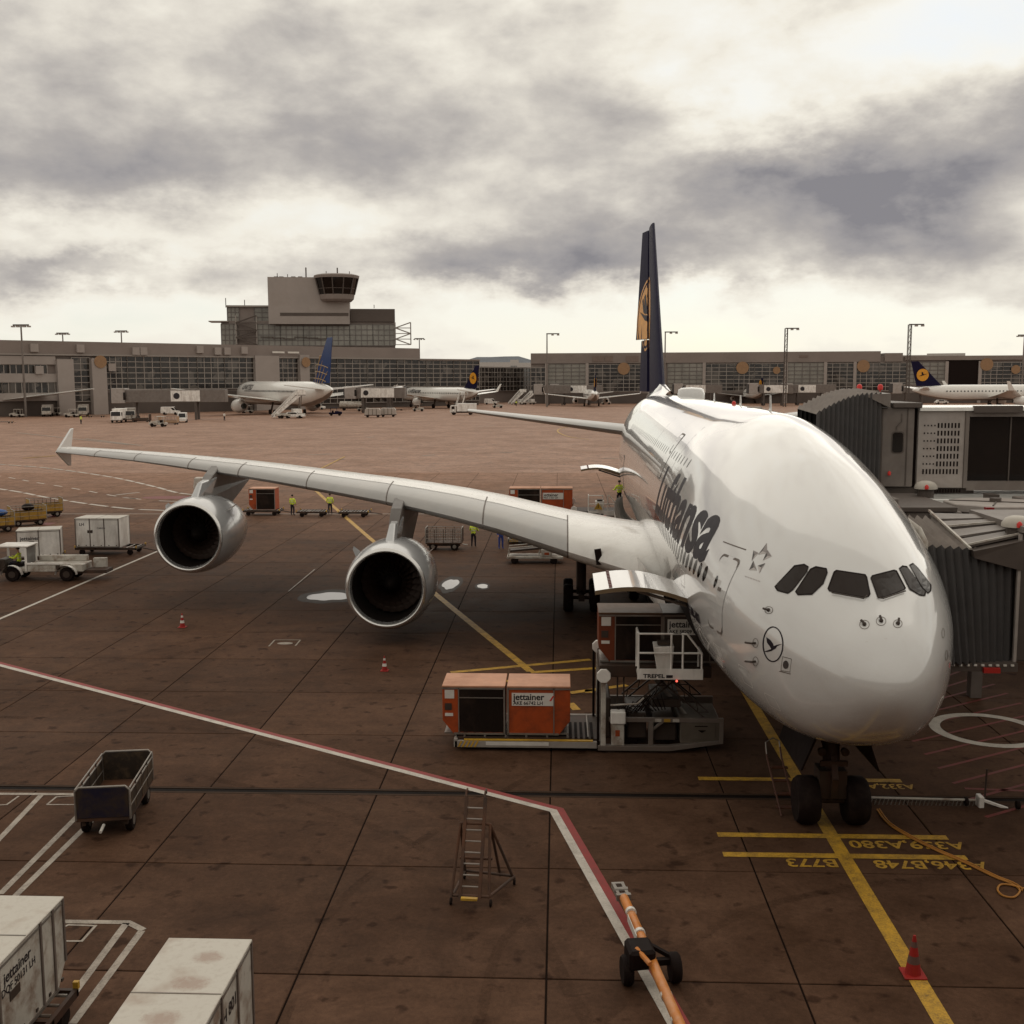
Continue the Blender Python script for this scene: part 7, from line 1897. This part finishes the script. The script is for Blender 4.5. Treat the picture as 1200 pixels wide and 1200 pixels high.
def truck(label, loc, rz=0, m=None, box=None, sc=1.3, L=7, H=3.0, group='lorries and box trucks on the far apron'):
    m = m or M_white; t = thing('box_truck', label, 'truck', loc, rz, group, sc)
    MB().prism([(L / 2 - 1.7, .6), (L / 2, .6), (L / 2, 1.5), (L / 2 - .25, 2.5), (L / 2 - 1.7, 2.5)], (0, 1.1, 0), (1, 0, 0), (0, 0, 1), 2.2).build('cab', m, t, bevel=.06)
    MB().box(-L / 2, L / 2 - 1.9, -1.15, 1.15, .9, H).build('cargo_box', box or m, t, bevel=.04); MB().box(-L / 2, L / 2 - .2, -.9, .9, .5, .9).build('chassis', M_dsteel, t)
    for s in (-1, 1): MB().box(L / 2 - 1.3, L / 2 - .45, s * 1.11 - .01, s * 1.11 + .01, 1.5, 2.25).build('side_window', M_glass, t)
    MB().hexa([(L / 2 + .005, -1, 1.5), (L / 2 + .02, -1, 1.5), (L / 2 + .02, 1, 1.5), (L / 2 + .005, 1, 1.5), (L / 2 - .24, -.95, 2.4), (L / 2 - .22, -.95, 2.4), (L / 2 - .22, .95, 2.4), (L / 2 - .24, .95, 2.4)]).build('windscreen', M_glass, t)
    wheels(t, (-L * .28, L * .36), .95, .48); return t
def tractor(label, loc, rz=0, m=None, sc=1.3):
    m = m or M_white_old; t = thing('baggage_tractor', label, 'tractor', loc, rz, 'baggage tractors on the far apron', sc)
    MB().prism([(-1.6, .35), (1.7, .35), (1.7, .95), (.6, 1.15), (-.1, 1.15), (-.1, .8), (-1.6, .8)], (0, .75, 0), (1, 0, 0), (0, 0, 1), 1.5).build('body', m, t, bevel=.06)
    MB().box(-1.3, .5, -.75, .75, 1.95, 2.05).build('canopy', m, t, bevel=.03)
    for x in (-1.2, .4):
        for y in (-.68, .68): MB().box(x - .04, x + .04, y - .04, y + .04, .8, 1.95).build('canopy_post', m, t)
    MB().box(-.9, -.4, -.5, .5, .8, 1.3).build('seat', M_black, t); wheels(t, (-1.0, 1.05), .7, .36); return t
def stairs(label, loc, rz=0, sc=1.3, rise=4.2):
    t = thing('boarding_stairs', label, 'boarding stairs', loc, rz, 'mobile boarding stairs', sc); L = 7.0
    MB().box(-L / 2 + .5, L / 2 - .2, -1.1, 1.1, .5, .95).build('chassis', M_white_old, t, bevel=.05)
    for y in (-.85, .85): MB().hexa([(-L / 2, y - .06, .3), (-L / 2 + .6, y - .06, .3), (-L / 2 + .6, y + .06, .3), (-L / 2, y + .06, .3), (L / 2 - 1.6, y - .06, rise + .3), (L / 2 - 1.0, y - .06, rise), (L / 2 - 1.0, y + .06, rise), (L / 2 - 1.6, y + .06, rise + .3)]).build('stringer', M_white, t)
    for y in (-.95, .95): MB().hexa([(-L / 2 + .1, y - .04, .7), (-L / 2 + .3, y - .04, .6), (-L / 2 + .3, y + .04, .6), (-L / 2 + .1, y + .04, .7), (L / 2 - 1.5, y - .04, rise + 1.2), (L / 2 - 1.3, y - .04, rise + .9), (L / 2 - 1.3, y + .04, rise + .9), (L / 2 - 1.5, y + .04, rise + 1.2)]).build('side_panel', M_white, t)
    for k in range(14): q = k / 14; MB().box(-L / 2 + .2 + q * (L - 1.6), -L / 2 + .5 + q * (L - 1.6), -.8, .8, .35 + q * rise, .42 + q * rise).build('step', M_grey, t)
    MB().box(L / 2 - 1.6, L / 2, -.95, .95, rise + .05, rise + .2).build('platform', M_grey, t)
    for y in (-.9, .9): MB().box(L / 2 - 1.6, L / 2, y - .04, y + .04, rise + .2, rise + 1.25).build('platform_rail', M_white, t)
    for y in (-.7, .7): MB().bar((L / 2 - 1.2, y, .9), (L / 2 - .8, y, rise), .2).build('support', M_grey, t)
    MB().box(L / 2 - 2.6, L / 2 - .9, -1.1, 1.1, .95, 1.9).build('cab', M_white, t, bevel=.06); wheels(t, (-1.6, 2.2), .95, .38); return t
V_ = lambda u, v: (at(u, v).x, at(u, v).y, 0)
stairs('white boarding stairs against the wide-body door', V_(338, 490), R(28), 1.5, 4.6); van('white pickup at the foot of the boarding stairs', V_(345, 490), R(0), M_white, 5, 1.3, 1.6, low=True)
stairs('boarding stairs parked right of the small jet', V_(606, 474), R(40), 1.3); stairs('darker boarding stairs beside the parked pair', V_(618, 474), R(40), 1.3, 3.6)
stairs('boarding stairs behind the small jet fuselage', V_(540, 480), R(80), 1.3, 4.0)
truck('white catering truck parked below the small jet tail', V_(543, 486), R(178), M_white, M_white, 1.25); 
for (u, v, k, lab) in ((186, 500, 'tr', 'white tractor out on the open apron near the wide-body'), (214, 495, 'v', 'white van facing the camera near the wide-body'), (140, 495, 't', 'white truck left of the row of carts'), (153, 494, 't2', 'pale truck second in the row'),
                       (64, 487, 'tr', 'tractor before the left pier column'), (45, 485, 'v', 'white van parked against the left pier wall'), (4, 496, 'd', 'dolly at the far left edge'), (98, 488, 't2', 'pale box truck near the tall window strip'), (113, 489, 'd', 'low flat trailer near the gold emblem'),
                       (178, 483, 'v', 'white van beneath the left pier bridge'), (393, 487, 'blue', 'small dark blue tractor by the boarding stairs'), (437, 489, 'c', 'silver covered cart, left of the pair'), (455, 488.5, 'c', 'silver covered cart, right of the pair'),
                       (372, 480, 'v', 'white van under the wide-body tail'), (412, 481, 'b', 'low pale trailer under the bridge'), (425, 482, 'tr', 'tractor right of the low trailer'), (464, 481, 'd', 'dolly before the small jet engine'),
                       (575, 474, 'v', 'white van beyond the small jet tail'), (583, 478, 'tr', 'tractor beside the parked boarding stairs'), (642, 470.5, 'car', 'white car below the pale bridge'), (925, 469, 'car', 'white car beyond the upper bridge'), (945, 470, 'yel', 'yellow tractor beyond the upper bridge'),
                       (898, 472, 't', 'truck behind the second tail-on jet'), (978, 466, 'b3', 'pinkish trailer beyond the bellows'), (1103, 473.5, 'car', 'white tug car before the right jet'), (1060, 467, 'v', 'white van by the right jet tail'), (710, 474, 'tr', 'tractor under the tail-on jet wing'),
                       (666, 472, 'v', 'van behind the tail-on jet engine'), (222, 586, 'nv', 'white van half hidden behind the outer engine'), (490, 482, 'tr', 'tractor under the small jet nose'), (250, 480, 't', 'truck under the wide-body engine'), (30, 486, 't', 'box truck at the foot of the left pier'),
                       (8, 484, 'v', 'white van nearest the left edge under the pier'), (20, 489, 'tr', 'tractor just left of the box truck'), (76, 484, 'v', 'white van under the tall window strip'), (84, 489, 'tr', 'tractor between the pier column and the tank trailer'),
                       (122, 485, 't', 'truck parked close under the gold emblem'), (56, 488, 't2', 'pale truck left of the tall window strip'), (200, 486, 'v', 'white van far back behind the facing van'), (290, 484, 'tr', 'tractor under the wide-body belly')):
    q = V_(u, v)
    if k == 'tr': tractor(lab, q, R(180 if u < 300 else 10))
    elif k == 'blue': tractor(lab, q, R(10), M_navy)
    elif k == 'yel': tractor(lab, q, R(10), M_yellow)
    elif k == 'v': van(lab, q, R(-75 if u == 214 else 5))
    elif k == 'car': van(lab, q, R(3), M_white, 4.4, 1.3, 1.5, low=True)
    elif k == 'nv': van(lab, (q[0] + .6, q[1] + 6, 0), R(8), M_white_old, 4.8, .82)
    elif k == 't': truck(lab, q, R(-80 if u == 140 else 4))
    elif k == 't2': truck(lab, q, R(-70), M_white_old, M_lgrey)
    elif k in ('b', 'b2', 'b3'):
        t = thing('tank_trailer', lab, 'trailer', q, R(3), 'trailers on the far apron', 1.3); MB().lathe([(.3, -3.6), (.95, -3.4), (1.0, 0), (.95, 3.4), (.3, 3.6)], (0, 0, 1.75), (1, 0, 0), 16).build('tank', M_white_old if k != 'b3' else mat('pinkish_sheet', (.35, .24, .2), .5), t, smooth=50)
        MB().box(-3.3, 3.3, -.8, .8, .55, .85).build('chassis', M_dsteel, t); wheels(t, (-2.2, 2.2), .8, .4)
    elif k == 'c':
        t = thing('covered_cart', lab, 'baggage cart', q, R(4), 'silver covered carts on the far apron', 1.35); MB().prism([(-1.9, .55), (1.9, .55), (1.8, 1.7), (1.5, 2.1), (-1.5, 2.1), (-1.8, 1.7)], (0, .85, 0), (1, 0, 0), (0, 0, 1), 1.7).build('cover', mat('silver_cover', (.36, .31, .27), .4), t, bevel=.08)
        for x in (-.9, 0, .9): MB().box(x - .05, x + .05, -.88, -.85, .6, 2.0).build('cover_rib', M_dsteel, t)
        MB().box(-1.9, 1.9, -.8, .8, .4, .55).build('floor', M_dsteel, t); wheels(t, (-1.2, 1.2), .7, .28)
    elif k == 'd': dolly(lab, q, 0, 5, 2)
for k, (u, v) in enumerate(((166, 494.5), (198, 497.5))):
    q = V_(u, v); c = bag_cart(('brown baggage cart behind the row of trucks', 'orange covered baggage cart behind the tractor')[k], q, R(88), M_rust if k == 0 else mat('tan_cover', (.36, .22, .13), .6), None, 'baggage carts on the far apron', 5.0, 2.0, 1.7)
for k, (u, v, lab) in enumerate(((263, 493, 'small worker in white top standing before the wide-body'), (95, 497, 'small worker in yellow top standing on the far apron'), (605, 476, 'tiny worker by the parked boarding stairs'))):
    q = V_(u, v); person(lab, q, R(150), 'stand', M_reflect if k == 0 else M_hivis, 'workers far across the apron', s=1.35)

# ================================================================== THE GATE BUILDING THE VIEW IS TAKEN FROM (behind the viewpoint; the nose faces it)
GB = thing('gate_building', 'glazed gate building facing the nose of the big airliner', 'terminal', (-8, -27, 0))
MB().box(-90, 70, -30, -.5, 0, 16.0).build('wall', M_conc_l, GB)
MB().box(-90, 70, -.4, -.2, 9.0, 14.5).build('window', M_glass, GB)
for k in range(54): MB().box(-90 + k * 3 - .1, -90 + k * 3 + .1, -.2, 0, 9.0, 14.5).build('mullion', M_mull_d, GB)
for z in (9, 11.6, 14.5): MB().box(-90, 70, -.22, -.02, z - .12, z + .12).build('transom', M_mull_d, GB)
MB().box(-90, 70, -.5, .3, 14.7, 16.2).build('parapet', M_conc, GB)
